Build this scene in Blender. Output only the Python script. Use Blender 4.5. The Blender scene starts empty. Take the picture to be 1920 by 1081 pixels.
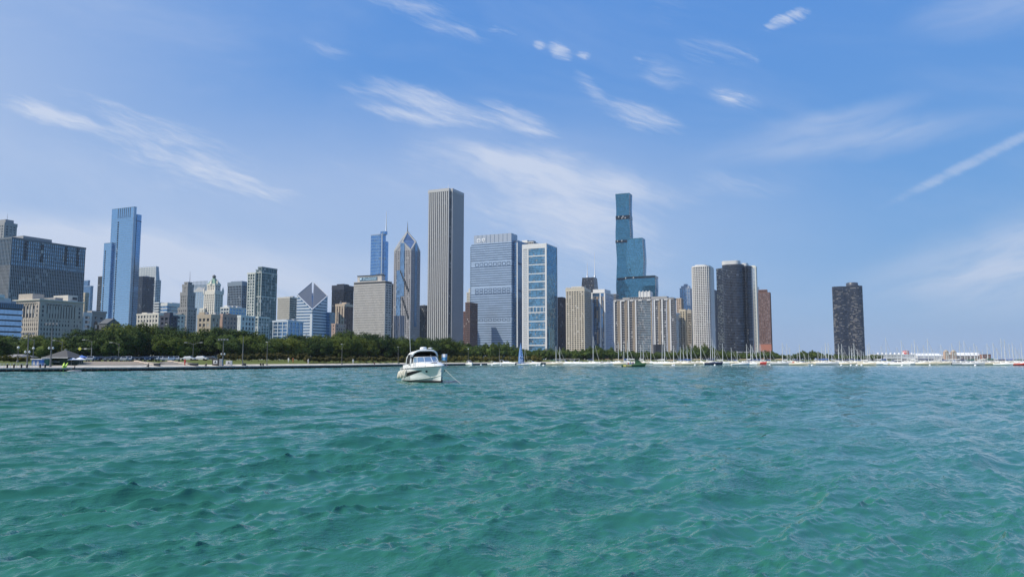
import bpy, math, random
import numpy as np
from mathutils import Vector, Matrix
R = math.radians
random.seed(7)
SC = bpy.context.scene
COL = SC.collection

# ------------------------------------------------------------------ camera, sky, sun, exposure
FPX, CX, CY, HORIZON, EYE = 1400.0, 960.0, 540.5, 674.0, 2.6
PITCH = math.atan((HORIZON - CY) / FPX)
cam = bpy.data.objects.new('camera', bpy.data.cameras.new('camera'))
COL.objects.link(cam)
cam.location = (0, 0, EYE)
cam.rotation_euler = (R(90) + PITCH, 0, 0)
cam.data.sensor_width = 36
cam.data.lens = FPX / 1920 * 36
cam.data.clip_start = 0.1
cam.data.clip_end = 30000
SC.camera = cam
SC.cycles.use_denoising = True
SC.view_settings.view_transform = 'Standard'
SC.view_settings.look = 'None'
SC.view_settings.exposure = 0.0
SC.view_settings.gamma = 1.0
SC.view_settings.use_curve_mapping = False

SUN_EL = R(50)
SUN_H = Vector((-0.91, -0.42, 0)).normalized()
SUN_DIR = Vector((SUN_H.x * math.cos(SUN_EL), SUN_H.y * math.cos(SUN_EL), math.sin(SUN_EL)))
sun = bpy.data.objects.new('sun', bpy.data.lights.new('sun', 'SUN'))
COL.objects.link(sun)
sun.data.energy = 5.0
sun.data.angle = R(0.5)
sun.data.color = (1.0, 0.93, 0.81)
sun.rotation_euler = SUN_DIR.to_track_quat('Z', 'Y').to_euler()

def cam_ray(px, py):
    u, v = (px - CX) / FPX, (CY - py) / FPX
    return (u, math.cos(PITCH) - v * math.sin(PITCH), math.sin(PITCH) + v * math.cos(PITCH))

def at(px, py, Y):
    """the point Y metres ahead of the viewer in the direction of a photo pixel"""
    d = cam_ray(px, py)
    t = Y / d[1]
    return Vector((d[0] * t, Y, EYE + d[2] * t))

def px_of(p):
    y, z = p[1], p[2] - EYE
    return CX + FPX * p[0] / (y * math.cos(PITCH) + z * math.sin(PITCH))

def py_of(p):
    y, z = p[1], p[2] - EYE
    return CY - FPX * (z * math.cos(PITCH) - y * math.sin(PITCH)) / (y * math.cos(PITCH) + z * math.sin(PITCH))

def ground_x(px, Y):
    return at(px, HORIZON, Y).x

# --- world: physical sky plus thin cirrus by direction
W = bpy.data.worlds.new('World')
SC.world = W
W.use_nodes = True
wn, wl = W.node_tree.nodes, W.node_tree.links
wn.clear()
def N(tree, kind, **kw):
    n = tree.nodes.new(kind)
    for k, v in kw.items():
        setattr(n, k, v)
    return n
def wmath(op, a, b=None, c=None, clamp=False):
    n = N(W.node_tree, 'ShaderNodeMath', operation=op, use_clamp=clamp)
    for i, v in enumerate((a, b, c)):
        if v is None: continue
        if isinstance(v, (int, float)): n.inputs[i].default_value = v
        else: wl.new(v, n.inputs[i])
    return n.outputs[0]
w_out = N(W.node_tree, 'ShaderNodeOutputWorld')
w_bg = N(W.node_tree, 'ShaderNodeBackground')
w_bg.inputs['Strength'].default_value = 0.1
wl.new(w_bg.outputs[0], w_out.inputs[0])
sky = N(W.node_tree, 'ShaderNodeTexSky', sky_type='NISHITA')
sky.sun_disc = False
sky.sun_elevation = SUN_EL
sky.sun_rotation = math.atan2(SUN_H.x, SUN_H.y)
sky.altitude = 0
sky.air_density = 0.6
sky.dust_density = 0.3
sky.ozone_density = 8.0
w_tc = N(W.node_tree, 'ShaderNodeTexCoord')
w_sep = N(W.node_tree, 'ShaderNodeSeparateXYZ')
wl.new(w_tc.outputs['Generated'], w_sep.inputs[0])
dy = wmath('MAXIMUM', wmath('ABSOLUTE', w_sep.outputs[1]), 0.12)
cu = wmath('DIVIDE', w_sep.outputs[0], dy)
cv = wmath('DIVIDE', w_sep.outputs[2], dy)
w_uv = N(W.node_tree, 'ShaderNodeCombineXYZ')
wl.new(cu, w_uv.inputs[0]); wl.new(cv, w_uv.inputs[1])
UV = w_uv.outputs[0]
def wmap(rot, scale, loc=(0, 0, 0), kind='POINT', src=None):
    m = N(W.node_tree, 'ShaderNodeMapping', vector_type=kind)
    m.inputs['Location'].default_value = loc
    m.inputs['Rotation'].default_value = (0, 0, rot)
    m.inputs['Scale'].default_value = scale
    wl.new(src or UV, m.inputs['Vector'])
    return m.outputs[0]
def wnoise(vec, scale, detail, rough, dist=0.0):
    n = N(W.node_tree, 'ShaderNodeTexNoise')
    n.inputs['Scale'].default_value = scale
    n.inputs['Detail'].default_value = detail
    n.inputs['Roughness'].default_value = rough
    n.inputs['Distortion'].default_value = dist
    wl.new(vec, n.inputs['Vector'])
    return n
def wrange(v, a, b, c=0.0, d=1.0, smooth=True):
    n = N(W.node_tree, 'ShaderNodeMapRange', interpolation_type='SMOOTHSTEP' if smooth else 'LINEAR')
    for i, x in zip((1, 2, 3, 4), (a, b, c, d)):
        n.inputs[i].default_value = x
    wl.new(v, n.inputs[0])
    return n.outputs[0]
# warp the cloud coordinates so that every streak has an uneven edge
warp = wnoise(UV, 4.0, 4, 0.6)
w_off = N(W.node_tree, 'ShaderNodeVectorMath', operation='MULTIPLY_ADD')
wl.new(warp.outputs['Color'], w_off.inputs[0])
w_off.inputs[1].default_value = (0.07, 0.05, 0)
w_off.inputs[2].default_value = (-0.035, -0.025, 0)
w_add = N(W.node_tree, 'ShaderNodeVectorMath', operation='ADD')
wl.new(UV, w_add.inputs[0]); wl.new(w_off.outputs[0], w_add.inputs[1])
UVW = w_add.outputs[0]
def uv_of(px, py):
    d = cam_ray(px, py)
    return d[0] / d[1], d[2] / d[1]
def stroke(x0, y0, x1, y1, width, gain, src=None):
    (a, b), (c, d) = uv_of(x0, y0), uv_of(x1, y1)
    L = math.hypot(c - a, d - b)
    m = wmap(math.atan2(d - b, c - a), (L / 2, width / FPX, 1), ((a + c) / 2, (b + d) / 2, 0), 'TEXTURE', src or UVW)
    n = N(W.node_tree, 'ShaderNodeVectorMath', operation='LENGTH')
    wl.new(m, n.inputs[0])
    return wmath('MULTIPLY', wrange(n.outputs['Value'], 1.08, 0.12), gain)
def total(vals):
    t = vals[0]
    for v in vals[1:]: t = wmath('ADD', t, v)
    return t
fib_down = wnoise(wmap(R(-17), (1.0, .15, 1), kind='TEXTURE', src=UVW), 5.5, 10, 0.66, 0.35)      # fibres that fall to the right
fib_up = wnoise(wmap(R(15), (1.0, .17, 1), kind='TEXTURE', src=UVW), 6.0, 9, 0.6, 0.2)        # fibres that rise to the right
fine = wnoise(wmap(R(-21), (1.0, .13, 1), kind='TEXTURE', src=UVW), 16.0, 8, 0.7, 0.5)
puff = wnoise(wmap(R(-12), (1.0, .55, 1), kind='TEXTURE', src=UVW), 9.0, 9, 0.62, 0.2)
wisps = total([stroke(-60, 160, 640, 400, 96, .46), stroke(-10, 184, 200, 256, 28, .75), stroke(100, 180, 420, 290, 30, .25), stroke(230, 270, 620, 390, 30, .45),
               stroke(570, 150, 1090, 265, 50, .60), stroke(650, 138, 920, 225, 26, .62), stroke(580, 160, 760, 178, 14, .4), stroke(640, 200, 900, 240, 20, .35), stroke(870, 180, 1080, 262, 36, .75),
               stroke(1065, 120, 1140, 200, 26, .7), stroke(1090, 175, 1300, 255, 40, .75),
               stroke(600, -50, 1000, 100, 44, .55), stroke(530, 65, 680, 115, 30, .4),
               stroke(1220, 75, 1450, 130, 46, .5), stroke(1160, 80, 1310, 185, 42, .42), stroke(1290, 165, 1450, 215, 32, .5), stroke(1180, -20, 1330, 60, 50, .25)])
banks = total([stroke(690, 265, 1130, 345, 56, .62), stroke(820, 285, 1080, 325, 30, .4), stroke(860, 300, 1310, 390, 90, .62), stroke(1080, 320, 1290, 385, 40, .35), stroke(720, 330, 1340, 440, 140, .42), stroke(900, 400, 1330, 540, 120, .48),
               stroke(1150, 370, 1600, 330, 60, .35), stroke(500, 290, 900, 360, 60, .25)])
puffs = total([stroke(1000, 78, 1030, 92, 14, .6), stroke(1030, 70, 1070, 120, 22, .95), stroke(1070, 98, 1115, 106, 14, .85), stroke(905, 40, 985, 65, 18, .7), stroke(1410, 54, 1535, 12, 19, .95),
               stroke(1350, 85, 1430, 122, 24, .6), stroke(1330, 178, 1400, 195, 16, .65), stroke(1170, 95, 1230, 130, 24, .4)])
low = total([stroke(-300, 400, 420, 490, 66, .55), stroke(-100, 470, 1000, 580, 110, .45), stroke(-400, 560, 700, 620, 120, .35), stroke(700, 600, 1500, 640, 100, .3)])
right = total([stroke(1590, 530, 2300, 395, 90, .62), stroke(1500, 560, 2300, 500, 80, .3), stroke(1250, 310, 1950, 215, 44, .36), stroke(1350, 265, 1800, 180, 34, .3), stroke(1660, 60, 2050, -20, 70, .25)])
pale_rim = stroke(-1500, 640, 3400, 640, 190, .08, src=UV)
mid_veil = stroke(-100, 410, 1760, 430, 290, .40)
haze_veil = stroke(-1500, 300, 700, 250, 760, .48, src=UV)
trail = stroke(1600, 415, 2060, 185, 17, .60, src=UV)
def fibrous(mask, tex, k, lo, hi):
    """the mask is eaten away and drawn out by the fibres, so that no edge is smooth"""
    sat = wmath('MINIMUM', wmath('MULTIPLY', mask, 3.0), 1.0)
    d = wmath('MULTIPLY', wmath('MULTIPLY', wmath('SUBTRACT', tex, 0.5), k), sat)
    return wrange(wmath('ADD', mask, d), lo, hi)
fibres = wmath('ADD', wmath('MULTIPLY', fib_down.outputs['Fac'], .62), wmath('MULTIPLY', fine.outputs['Fac'], .38))
broad = wmath('ADD', wmath('MULTIPLY', fib_down.outputs['Fac'], .5), wmath('ADD', wmath('MULTIPLY', puff.outputs['Fac'], .3), wmath('MULTIPLY', fine.outputs['Fac'], .2)))
c1 = wmath('MULTIPLY', fibrous(wisps, fibres, 4.0, .08, 1.75), .84)
c2 = wmath('MULTIPLY', fibrous(banks, broad, 4.2, .06, 2.0), .70)
c3 = wmath('MULTIPLY', fibrous(puffs, wmath('ADD', wmath('MULTIPLY', puff.outputs['Fac'], .6), wmath('MULTIPLY', fine.outputs['Fac'], .4)), 6.5, .15, 1.6), .72)
c4 = wmath('MULTIPLY', low, wrange(fib_down.outputs['Fac'], .15, .62, .35, 1))
c5 = wmath('MULTIPLY', right, wrange(fib_up.outputs['Fac'], .25, .65, .3, 1))
c6 = wmath('MULTIPLY', fibrous(trail, wmath('ADD', wmath('MULTIPLY', puff.outputs['Fac'], .4), wmath('MULTIPLY', fine.outputs['Fac'], .6)), 1.6, .05, .85), .42)
veil = wmath('MULTIPLY', wrange(wnoise(wmap(R(-12), (1.25, .33, 1), kind='TEXTURE', src=UVW), 2.2, 7, .6, .3).outputs['Fac'], .42, .85), .22)
alpha = wmath('MINIMUM', total([c1, c2, c3, c4, c5, c6, veil, haze_veil, pale_rim, mid_veil]), 0.86)
# the phone's tone curve, applied per channel to the physical sky
w_rgb = N(W.node_tree, 'ShaderNodeSeparateColor'); wl.new(sky.outputs[0], w_rgb.inputs[0])
w_com = N(W.node_tree, 'ShaderNodeCombineColor')
for i_, (k_, x_, g_) in enumerate(((2.95, 2.96, .60), (4.85, 5.09, .33), (7.3, 5.0, .05))):
    wl.new(wmath('MULTIPLY', wmath('POWER', wmath('DIVIDE', w_rgb.outputs[i_], x_), g_), k_), w_com.inputs[i_])
w_mix = N(W.node_tree, 'ShaderNodeMix', data_type='RGBA')
wl.new(alpha, w_mix.inputs[0])
wl.new(w_com.outputs[0], w_mix.inputs[6])
w_mix.inputs[7].default_value = (6.4, 7.1, 8.6, 1)
wl.new(w_mix.outputs[2], w_bg.inputs['Color'])

# ------------------------------------------------------------------ helpers: meshes, objects, materials
class MB:
    """collects shapes that become one mesh"""
    def __init__(s): s.v, s.f, s.sm = [], [], []
    def add(s, vs, fs, smooth=False):
        o = len(s.v)
        s.v.extend([tuple(p) for p in vs])
        s.f.extend([tuple(i + o for i in f) for f in fs])
        s.sm.extend([smooth] * len(fs))
        return s
    def box(s, x0, x1, y0, y1, z0, z1):
        return s.add([(x0, y0, z0), (x1, y0, z0), (x1, y1, z0), (x0, y1, z0), (x0, y0, z1), (x1, y0, z1), (x1, y1, z1), (x0, y1, z1)],
                     [(0, 3, 2, 1), (4, 5, 6, 7), (0, 1, 5, 4), (1, 2, 6, 5), (2, 3, 7, 6), (3, 0, 4, 7)])
    def hexa(s, lo, hi):
        """a solid from two quads"""
        return s.add(list(lo) + list(hi), [(0, 3, 2, 1), (4, 5, 6, 7), (0, 1, 5, 4), (1, 2, 6, 5), (2, 3, 7, 6), (3, 0, 4, 7)])
    def prism(s, poly, z0, z1, smooth=False):
        n = len(poly)
        zt = z1 if hasattr(z1, '__len__') else [z1] * n
        vs = [(p[0], p[1], z0) for p in poly] + [(p[0], p[1], zt[i]) for i, p in enumerate(poly)]
        fs = [(i, (i + 1) % n, (i + 1) % n + n, i + n) for i in range(n)]
        s.add(vs, fs, smooth)
        return s.add(vs, [tuple(range(n - 1, -1, -1)), tuple(range(n, 2 * n))])
    def loft(s, rings, cap=True, smooth=True):
        n = len(rings[0])
        vs = [p for r in rings for p in r]
        fs = [(k * n + i, k * n + (i + 1) % n, (k + 1) * n + (i + 1) % n, (k + 1) * n + i) for k in range(len(rings) - 1) for i in range(n)]
        s.add(vs, fs, smooth)
        if cap: s.add(list(rings[0]) + list(rings[-1]), [tuple(range(n - 1, -1, -1)), tuple(range(n, 2 * n))])
        return s
    def tube(s, pts, r, n=6, cap=True):
        pts = [Vector(p) for p in pts]
        rs = r if hasattr(r, '__len__') else [r] * len(pts)
        rings = []
        for i, p in enumerate(pts):
            t = (pts[min(i + 1, len(pts) - 1)] - pts[max(i - 1, 0)]).normalized()
            a = t.cross(Vector((0, 0, 1)) if abs(t.z) < 0.9 else Vector((1, 0, 0))).normalized()
            b = t.cross(a)
            rings.append([p + (a * math.cos(2 * math.pi * k / n) + b * math.sin(2 * math.pi * k / n)) * rs[i] for k in range(n)])
        return s.loft(rings, cap)
    def lathe(s, prof, n=12, at=(0, 0)):
        rings = [[(at[0] + r * math.cos(2 * math.pi * k / n), at[1] + r * math.sin(2 * math.pi * k / n), z) for k in range(n)] for r, z in prof]
        return s.loft(rings)
    def mesh(s, name, mat):
        me = bpy.data.meshes.new(name)
        me.from_pydata(s.v, [], s.f)
        me.polygons.foreach_set('use_smooth', s.sm)
        if mat: me.materials.append(mat)
        me.update()
        return me
    def obj(s, name, mat, parent=None, kind=None, label=None):
        return link(name, s.mesh(name, mat), parent, kind, label)

def link(name, me, parent=None, kind=None, label=None):
    o = bpy.data.objects.new(name, me)
    COL.objects.link(o)
    if parent is not None: o.parent = parent
    if kind: o['kind'] = kind
    if label: o['label'] = label
    return o
def thing(name, cat, label, loc=(0, 0, 0), rz=0.0, group=None):
    o = bpy.data.objects.new(name, None)
    COL.objects.link(o)
    o.location = loc
    o.rotation_euler = (0, 0, rz)
    o.empty_display_size = 1
    o['label'] = label; o['category'] = cat
    if group: o['group'] = group
    return o
KIDS = {}
def copy_thing(root, loc, rz, label, scale=1.0, swap=None):
    """a thing with copies of its parts and sub-parts; swap maps part name stem -> material"""
    if root.name not in KIDS:
        KIDS[root.name] = [(c, list(c.children)) for c in root.children]
    r = root.copy(); COL.objects.link(r)
    r.location = loc; r.rotation_euler = (0, 0, rz)
    r.scale = (scale,) * 3 if not hasattr(scale, '__len__') else scale
    r['label'] = label
    for ch, subs in KIDS[root.name]:
        c = ch.copy(); COL.objects.link(c); c.parent = r
        recolour(c, swap)
        for g in subs:
            d = g.copy(); COL.objects.link(d); d.parent = c
            recolour(d, swap)
    return r
def recolour(o, swap):
    st = o.name.split('.')[0]
    if swap and st in swap and o.type == 'MESH':
        o.material_slots[0].link = 'OBJECT'
        o.material_slots[0].material = swap[st]

MATS = {}
def principled(name):
    m = bpy.data.materials.new(name)
    m.use_nodes = True
    return m, m.node_tree, m.node_tree.nodes['Principled BSDF']
def paint(name, col, rough=0.6, var=0.16, scale=0.3, metal=0.0, spec=0.4):
    """a plain finish with slight unevenness in colour and streaks of weather"""
    if name in MATS: return MATS[name]
    m, t, b = principled(name)
    geo = N(t, 'ShaderNodeNewGeometry')
    mp = N(t, 'ShaderNodeMapping'); mp.inputs['Scale'].default_value = (scale, scale, scale * 0.35)
    nz = N(t, 'ShaderNodeTexNoise'); nz.inputs['Detail'].default_value = 5
    rg = N(t, 'ShaderNodeMapRange')
    rg.inputs[1].default_value, rg.inputs[2].default_value = 0.25, 0.75
    rg.inputs[3].default_value, rg.inputs[4].default_value = 1 - var, 1 + var
    mx = N(t, 'ShaderNodeMix', data_type='RGBA', blend_type='MULTIPLY'); mx.inputs[0].default_value = 1
    mx.inputs[6].default_value = (*col, 1)
    t.links.new(geo.outputs['Position'], mp.inputs[0]); t.links.new(mp.outputs[0], nz.inputs['Vector'])
    t.links.new(nz.outputs['Fac'], rg.inputs[0]); t.links.new(rg.outputs[0], mx.inputs[7])
    t.links.new(mx.outputs[2], b.inputs['Base Color'])
    b.inputs['Roughness'].default_value = rough
    b.inputs['Metallic'].default_value = metal
    b.inputs['Specular IOR Level'].default_value = spec
    MATS[name] = m
    return m
def glass(name, col, cell=(1.5, 3.6), metal=0.55, rough=0.12, var=0.5, lite=0.0, tilt=0.02, litecol=(0.45, 0.43, 0.40)):
    """facade glass: each pane differs in tint and hangs a hair out of true, some have pale blinds"""
    if name in MATS: return MATS[name]
    m, t, b = principled(name)
    tc = N(t, 'ShaderNodeTexCoord')
    sp = N(t, 'ShaderNodeSeparateXYZ'); t.links.new(tc.outputs['Object'], sp.inputs[0])
    ad = N(t, 'ShaderNodeMath', operation='SUBTRACT'); t.links.new(sp.outputs[0], ad.inputs[0]); t.links.new(sp.outputs[1], ad.inputs[1])
    cb = N(t, 'ShaderNodeCombineXYZ')
    for src, size, k in ((ad.outputs[0], cell[0], 0), (sp.outputs[2], cell[1], 1)):
        d = N(t, 'ShaderNodeMath', operation='DIVIDE'); d.inputs[1].default_value = size; t.links.new(src, d.inputs[0])
        f = N(t, 'ShaderNodeMath', operation='FLOOR'); t.links.new(d.outputs[0], f.inputs[0])
        t.links.new(f.outputs[0], cb.inputs[k])
    wn_ = N(t, 'ShaderNodeTexWhiteNoise', noise_dimensions='3D'); t.links.new(cb.outputs[0], wn_.inputs['Vector'])
    rg = N(t, 'ShaderNodeMapRange'); rg.inputs[3].default_value = 1 - var; rg.inputs[4].default_value = 1 + var * 0.7
    t.links.new(wn_.outputs['Value'], rg.inputs[0])
    mx = N(t, 'ShaderNodeMix', data_type='RGBA', blend_type='MULTIPLY'); mx.inputs[0].default_value = 1
    mx.inputs[6].default_value = (*col, 1); t.links.new(rg.outputs[0], mx.inputs[7])
    last = mx.outputs[2]
    if lite > 0:
        gt = N(t, 'ShaderNodeMath', operation='LESS_THAN'); gt.inputs[1].default_value = lite
        s2 = N(t, 'ShaderNodeSeparateXYZ'); t.links.new(wn_.outputs['Color'], s2.inputs[0]); t.links.new(s2.outputs[1], gt.inputs[0])
        m2 = N(t, 'ShaderNodeMix', data_type='RGBA'); t.links.new(gt.outputs[0], m2.inputs[0]); t.links.new(last, m2.inputs[6])
        m2.inputs[7].default_value = (*litecol, 1)
        last = m2.outputs[2]
    t.links.new(last, b.inputs['Base Color'])
    geo = N(t, 'ShaderNodeNewGeometry')
    vm = N(t, 'ShaderNodeVectorMath', operation='MULTIPLY_ADD'); t.links.new(wn_.outputs['Color'], vm.inputs[0])
    vm.inputs[1].default_value = (tilt,) * 3
    va = N(t, 'ShaderNodeVectorMath', operation='SUBTRACT'); t.links.new(geo.outputs['Normal'], va.inputs[0]); va.inputs[1].default_value = (tilt / 2,) * 3
    t.links.new(va.outputs[0], vm.inputs[2])
    nn = N(t, 'ShaderNodeVectorMath', operation='NORMALIZE'); t.links.new(vm.outputs[0], nn.inputs[0])
    t.links.new(nn.outputs[0], b.inputs['Normal'])
    b.inputs['Metallic'].default_value = metal
    b.inputs['Roughness'].default_value = rough
    MATS[name] = m
    return m

# ------------------------------------------------------------------ the lake
def build_lake():
    rng = np.random.default_rng(11)
    r = [1.5, 3.0, 4.5, 6.0]
    while r[-1] < 9000:
        x = r[-1]
        r.append(x + (max(0.03, 0.0030 * x) if x < 420 else 0.03 * x))
    r = np.array(r)
    half = R(43)
    th = np.concatenate([np.linspace(-half, half, 460), np.linspace(half, 2 * math.pi - half, 62)[1:-1]])
    nr, nt = len(r), len(th)
    rr, tt = np.meshgrid(r, th, indexing='ij')
    x, y = rr * np.sin(tt), rr * np.cos(tt)
    dr = np.gradient(r)
    sp = np.maximum(dr[:, None] * np.ones_like(tt), rr * np.where(np.abs(tt) <= half + .01, 2 * half / 459, (2 * math.pi - 2 * half) / 61))
    z = np.zeros_like(x); ddx = np.zeros_like(x); ddy = np.zeros_like(x)
    n = 130
    lam = np.exp(rng.uniform(math.log(0.14), math.log(3.6), n)); lam.sort()
    heading = R(-47)                                   # travels away to the left, crests rise to the right
    patch = 1 + 0.28 * np.sin(x * .11 + y * .05 + 1.0) * np.sin(y * .083 - x * .04) + .2 * np.sin(x * .31 - y * .19)
    steep = np.zeros_like(x); back = np.ones_like(x)
    for L in lam[::-1]:                                # long waves first: the short ones ride on their backs
        if L < .75 and not np.any(back != 1):
            back = np.clip(.95 - .34 * steep / (steep[rr < 60].std() + 1e-6), .38, 1.7)
        k = 2 * math.pi / L
        a = 0.37 * math.sqrt(2 / n) / k * (.85 if L > 1.3 else 1.0 if L > .6 else 1.25)
        d = heading + rng.normal(0, R(24) if L > .8 else R(30))
        kx, ky = k * math.sin(d), k * math.cos(d)
        att = np.clip((L / sp - 2.2) / 2.5, 0, 1)
        ok = np.where(att.max(axis=1) > 0)[0]
        if not len(ok): continue
        e = ok[-1] + 1
        ph = kx * x[:e] + ky * y[:e] + rng.uniform(0, 6.283)
        aa = a * att[:e] * (patch[:e] if L < 2.5 else 1) * (back[:e] if L < .75 else 1)
        c, s_ = np.cos(ph), np.sin(ph)
        z[:e] += aa * c
        if L >= .75: steep[:e] -= aa * s_ * ky
        q = .8 if L > .6 else .35
        ddx[:e] -= q * aa * s_ * math.sin(d); ddy[:e] -= q * aa * s_ * math.cos(d)
    x += ddx; y += ddy
    v = np.stack([x, y, z], -1).reshape(-1, 3)
    v = np.vstack([v, [[0, 0, 0]]])
    i = np.arange(nr - 1)[:, None] * nt; j = np.arange(nt)[None, :]; j2 = (j + 1) % nt
    quads = np.stack([i + j, i + nt + j, i + nt + j2, i + j2], -1).reshape(-1, 4)[:, ::-1]
    me = bpy.data.meshes.new('lake_water')
    nq = len(quads)
    tri = np.stack([np.full(nt, len(v) - 1), (np.arange(nt) + 1) % nt, np.arange(nt)], -1)
    me.vertices.add(len(v)); me.vertices.foreach_set('co', v.astype(np.float32).ravel())
    me.loops.add(nq * 4 + nt * 3)
    me.loops.foreach_set('vertex_index', np.concatenate([quads.ravel(), tri.ravel()]).astype(np.int32))
    me.polygons.add(nq + nt)
    me.polygons.foreach_set('loop_start', np.concatenate([np.arange(nq) * 4, nq * 4 + np.arange(nt) * 3]).astype(np.int32))
    me.polygons.foreach_set('use_smooth', np.ones(nq + nt, bool))
    me.update(calc_edges=True); me.validate()
    m, t, b = principled('lake_water')
    geo = N(t, 'ShaderNodeNewGeometry')
    b.inputs['Roughness'].default_value = 0.045
    b.inputs['IOR'].default_value = 1.47
    # silt clouds drift through the green
    n0 = N(t, 'ShaderNodeTexNoise'); n0.inputs['Scale'].default_value = 0.03; n0.inputs['Detail'].default_value = 3
    t.links.new(geo.outputs['Position'], n0.inputs['Vector'])
    cr = N(t, 'ShaderNodeMix', data_type='RGBA'); t.links.new(n0.outputs['Fac'], cr.inputs[0])
    cr.inputs[6].default_value = (0.020, 0.118, 0.074, 1); cr.inputs[7].default_value = (0.030, 0.148, 0.102, 1)
    t.links.new(cr.outputs[2], b.inputs['Base Color'])
    mp = N(t, 'ShaderNodeMapping', vector_type='TEXTURE'); mp.inputs['Rotation'].default_value = (0, 0, R(40)); mp.inputs['Scale'].default_value = (1.7, .75, 1)
    t.links.new(geo.outputs['Position'], mp.inputs[0])
    ln = N(t, 'ShaderNodeVectorMath', operation='LENGTH'); t.links.new(geo.outputs['Position'], ln.inputs[0])
    prev = None
    for sc_, dist, det, near, r0, r1 in ((0.6, 0.52, 3, .0, 14, 75), (2.6, 0.09, 3, .30, 12, 50), (7.5, 0.022, 3, .8, 12, 40)):
        lod = N(t, 'ShaderNodeMapRange'); t.links.new(ln.outputs['Value'], lod.inputs[0])      # fine ripples take over where the mesh coarsens
        for i_, v_ in zip((1, 2, 3, 4), (r0, r1, near, 1.0)): lod.inputs[i_].default_value = v_
        nz = N(t, 'ShaderNodeTexNoise'); nz.inputs['Scale'].default_value = sc_; nz.inputs['Detail'].default_value = det; nz.inputs['Roughness'].default_value = .55
        t.links.new(mp.outputs[0], nz.inputs['Vector'])
        bp = N(t, 'ShaderNodeBump'); t.links.new(lod.outputs[0], bp.inputs['Strength']); bp.inputs['Distance'].default_value = dist
        hgt = nz.outputs['Fac']
        if sc_ > 1:                                    # sharp little crests, gathered in ruffled patches
            m1 = N(t, 'ShaderNodeMath', operation='MULTIPLY_ADD'); t.links.new(hgt, m1.inputs[0]); m1.inputs[1].default_value = 2.0; m1.inputs[2].default_value = -1.0
            m2 = N(t, 'ShaderNodeMath', operation='ABSOLUTE'); t.links.new(m1.outputs[0], m2.inputs[0])
            m3 = N(t, 'ShaderNodeMath', operation='SUBTRACT'); m3.inputs[0].default_value = 1.0; t.links.new(m2.outputs[0], m3.inputs[1])
            pn = N(t, 'ShaderNodeTexNoise'); pn.inputs['Scale'].default_value = .38; pn.inputs['Detail'].default_value = 4; t.links.new(mp.outputs[0], pn.inputs['Vector'])
            pr = N(t, 'ShaderNodeMapRange', interpolation_type='SMOOTHSTEP'); t.links.new(pn.outputs['Fac'], pr.inputs[0])
            for i_, v_ in zip((1, 2, 3, 4), (.40, .60, .18, 1.15)): pr.inputs[i_].default_value = v_
            m4 = N(t, 'ShaderNodeMath', operation='MULTIPLY'); t.links.new(m3.outputs[0], m4.inputs[0]); t.links.new(pr.outputs[0], m4.inputs[1])
            hgt = m4.outputs[0]
        t.links.new(hgt, bp.inputs['Height'])
        if prev: t.links.new(prev.outputs[0], bp.inputs['Normal'])
        prev = bp
    t.links.new(prev.outputs[0], b.inputs['Normal'])
    me.materials.append(m)
    link('lake_water', me, kind='structure')
build_lake()

# ------------------------------------------------------------------ shore: quay, promenade, park, city ground
GRID = R(-24)                       # the street grid, turned against the view
EAST = Vector((math.cos(GRID), math.sin(GRID), 0))
NORTH = Vector((-math.sin(GRID), math.cos(GRID), 0))
CITY = 3.0
SHORE = [(-900, 100), (-300, 138), (0, 158), (240, 173), (480, 214), (640, 251), (750, 303), (870, 352), (1000, 440), (1160, 540), (1450, 640), (1660, 720), (1700, 1300), (1760, 2100), (2300, 4000)]
SHORE_XY = [Vector((ground_x(px, Y), Y, 0)) for px, Y in SHORE]
def shore_y(x):
    for a, b in zip(SHORE_XY, SHORE_XY[1:]):
        if a.x <= x <= b.x: return a.y + (b.y - a.y) * (x - a.x) / max(b.x - a.x, 1e-6)
    return SHORE_XY[0].y if x < SHORE_XY[0].x else SHORE_XY[-1].y
def dense(pts, step=12):
    out = []
    for a, b in zip(pts, pts[1:]):
        n = max(1, int((b - a).length / step)); n = min(n, 40)
        out += [a.lerp(b, i / n) for i in range(n)]
    return out + [pts[-1]]
LINE = dense(SHORE_XY)
PROFILE = [(0.45, 0.846), (9.0, 1.30), (13, 1.36), (23, 1.98), (42, 2.15), (62, 2.35), (95, 2.65), (150, CITY), (9000, CITY)]
def land_z(x, y):
    d = y - shore_y(x)
    z = 0.846
    for (a, za), (b, zb) in zip(PROFILE, PROFILE[1:]):
        if a <= d: z = za + (zb - za) * min(1, (d - a) / (b - a))
    return z
def sheet(name, offs, mat):
    m = MB()
    n = len(offs)
    vs = [(p.x, p.y + d, z) for p in LINE for d, z in offs]
    fs = [(i * n + k, (i + 1) * n + k, (i + 1) * n + k + 1, i * n + k + 1) for i in range(len(LINE) - 1) for k in range(n - 1)]
    m.add(vs, fs, True)
    return m.obj(name, mat, kind='structure')
def grass_mat():
    m, t, b = principled('park_grass')
    g = N(t, 'ShaderNodeNewGeometry')
    n1 = N(t, 'ShaderNodeTexNoise'); n1.inputs['Scale'].default_value = .09; n1.inputs['Detail'].default_value = 6
    t.links.new(g.outputs['Position'], n1.inputs['Vector'])
    mx = N(t, 'ShaderNodeMix', data_type='RGBA'); t.links.new(n1.outputs['Fac'], mx.inputs[0])
    mx.inputs[6].default_value = (.075, .10, .022, 1); mx.inputs[7].default_value = (.14, .15, .045, 1)
    t.links.new(mx.outputs[2], b.inputs['Base Color']); b.inputs['Roughness'].default_value = .95
    b.inputs['Specular IOR Level'].default_value = .1
    return m
sheet('park_lawn', PROFILE[1:7], grass_mat())
sheet('city_ground', [(94.9, 2.65)] + PROFILE[7:], paint('pavement_grey', (.20, .20, .19), .9, .2, .05))
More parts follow.
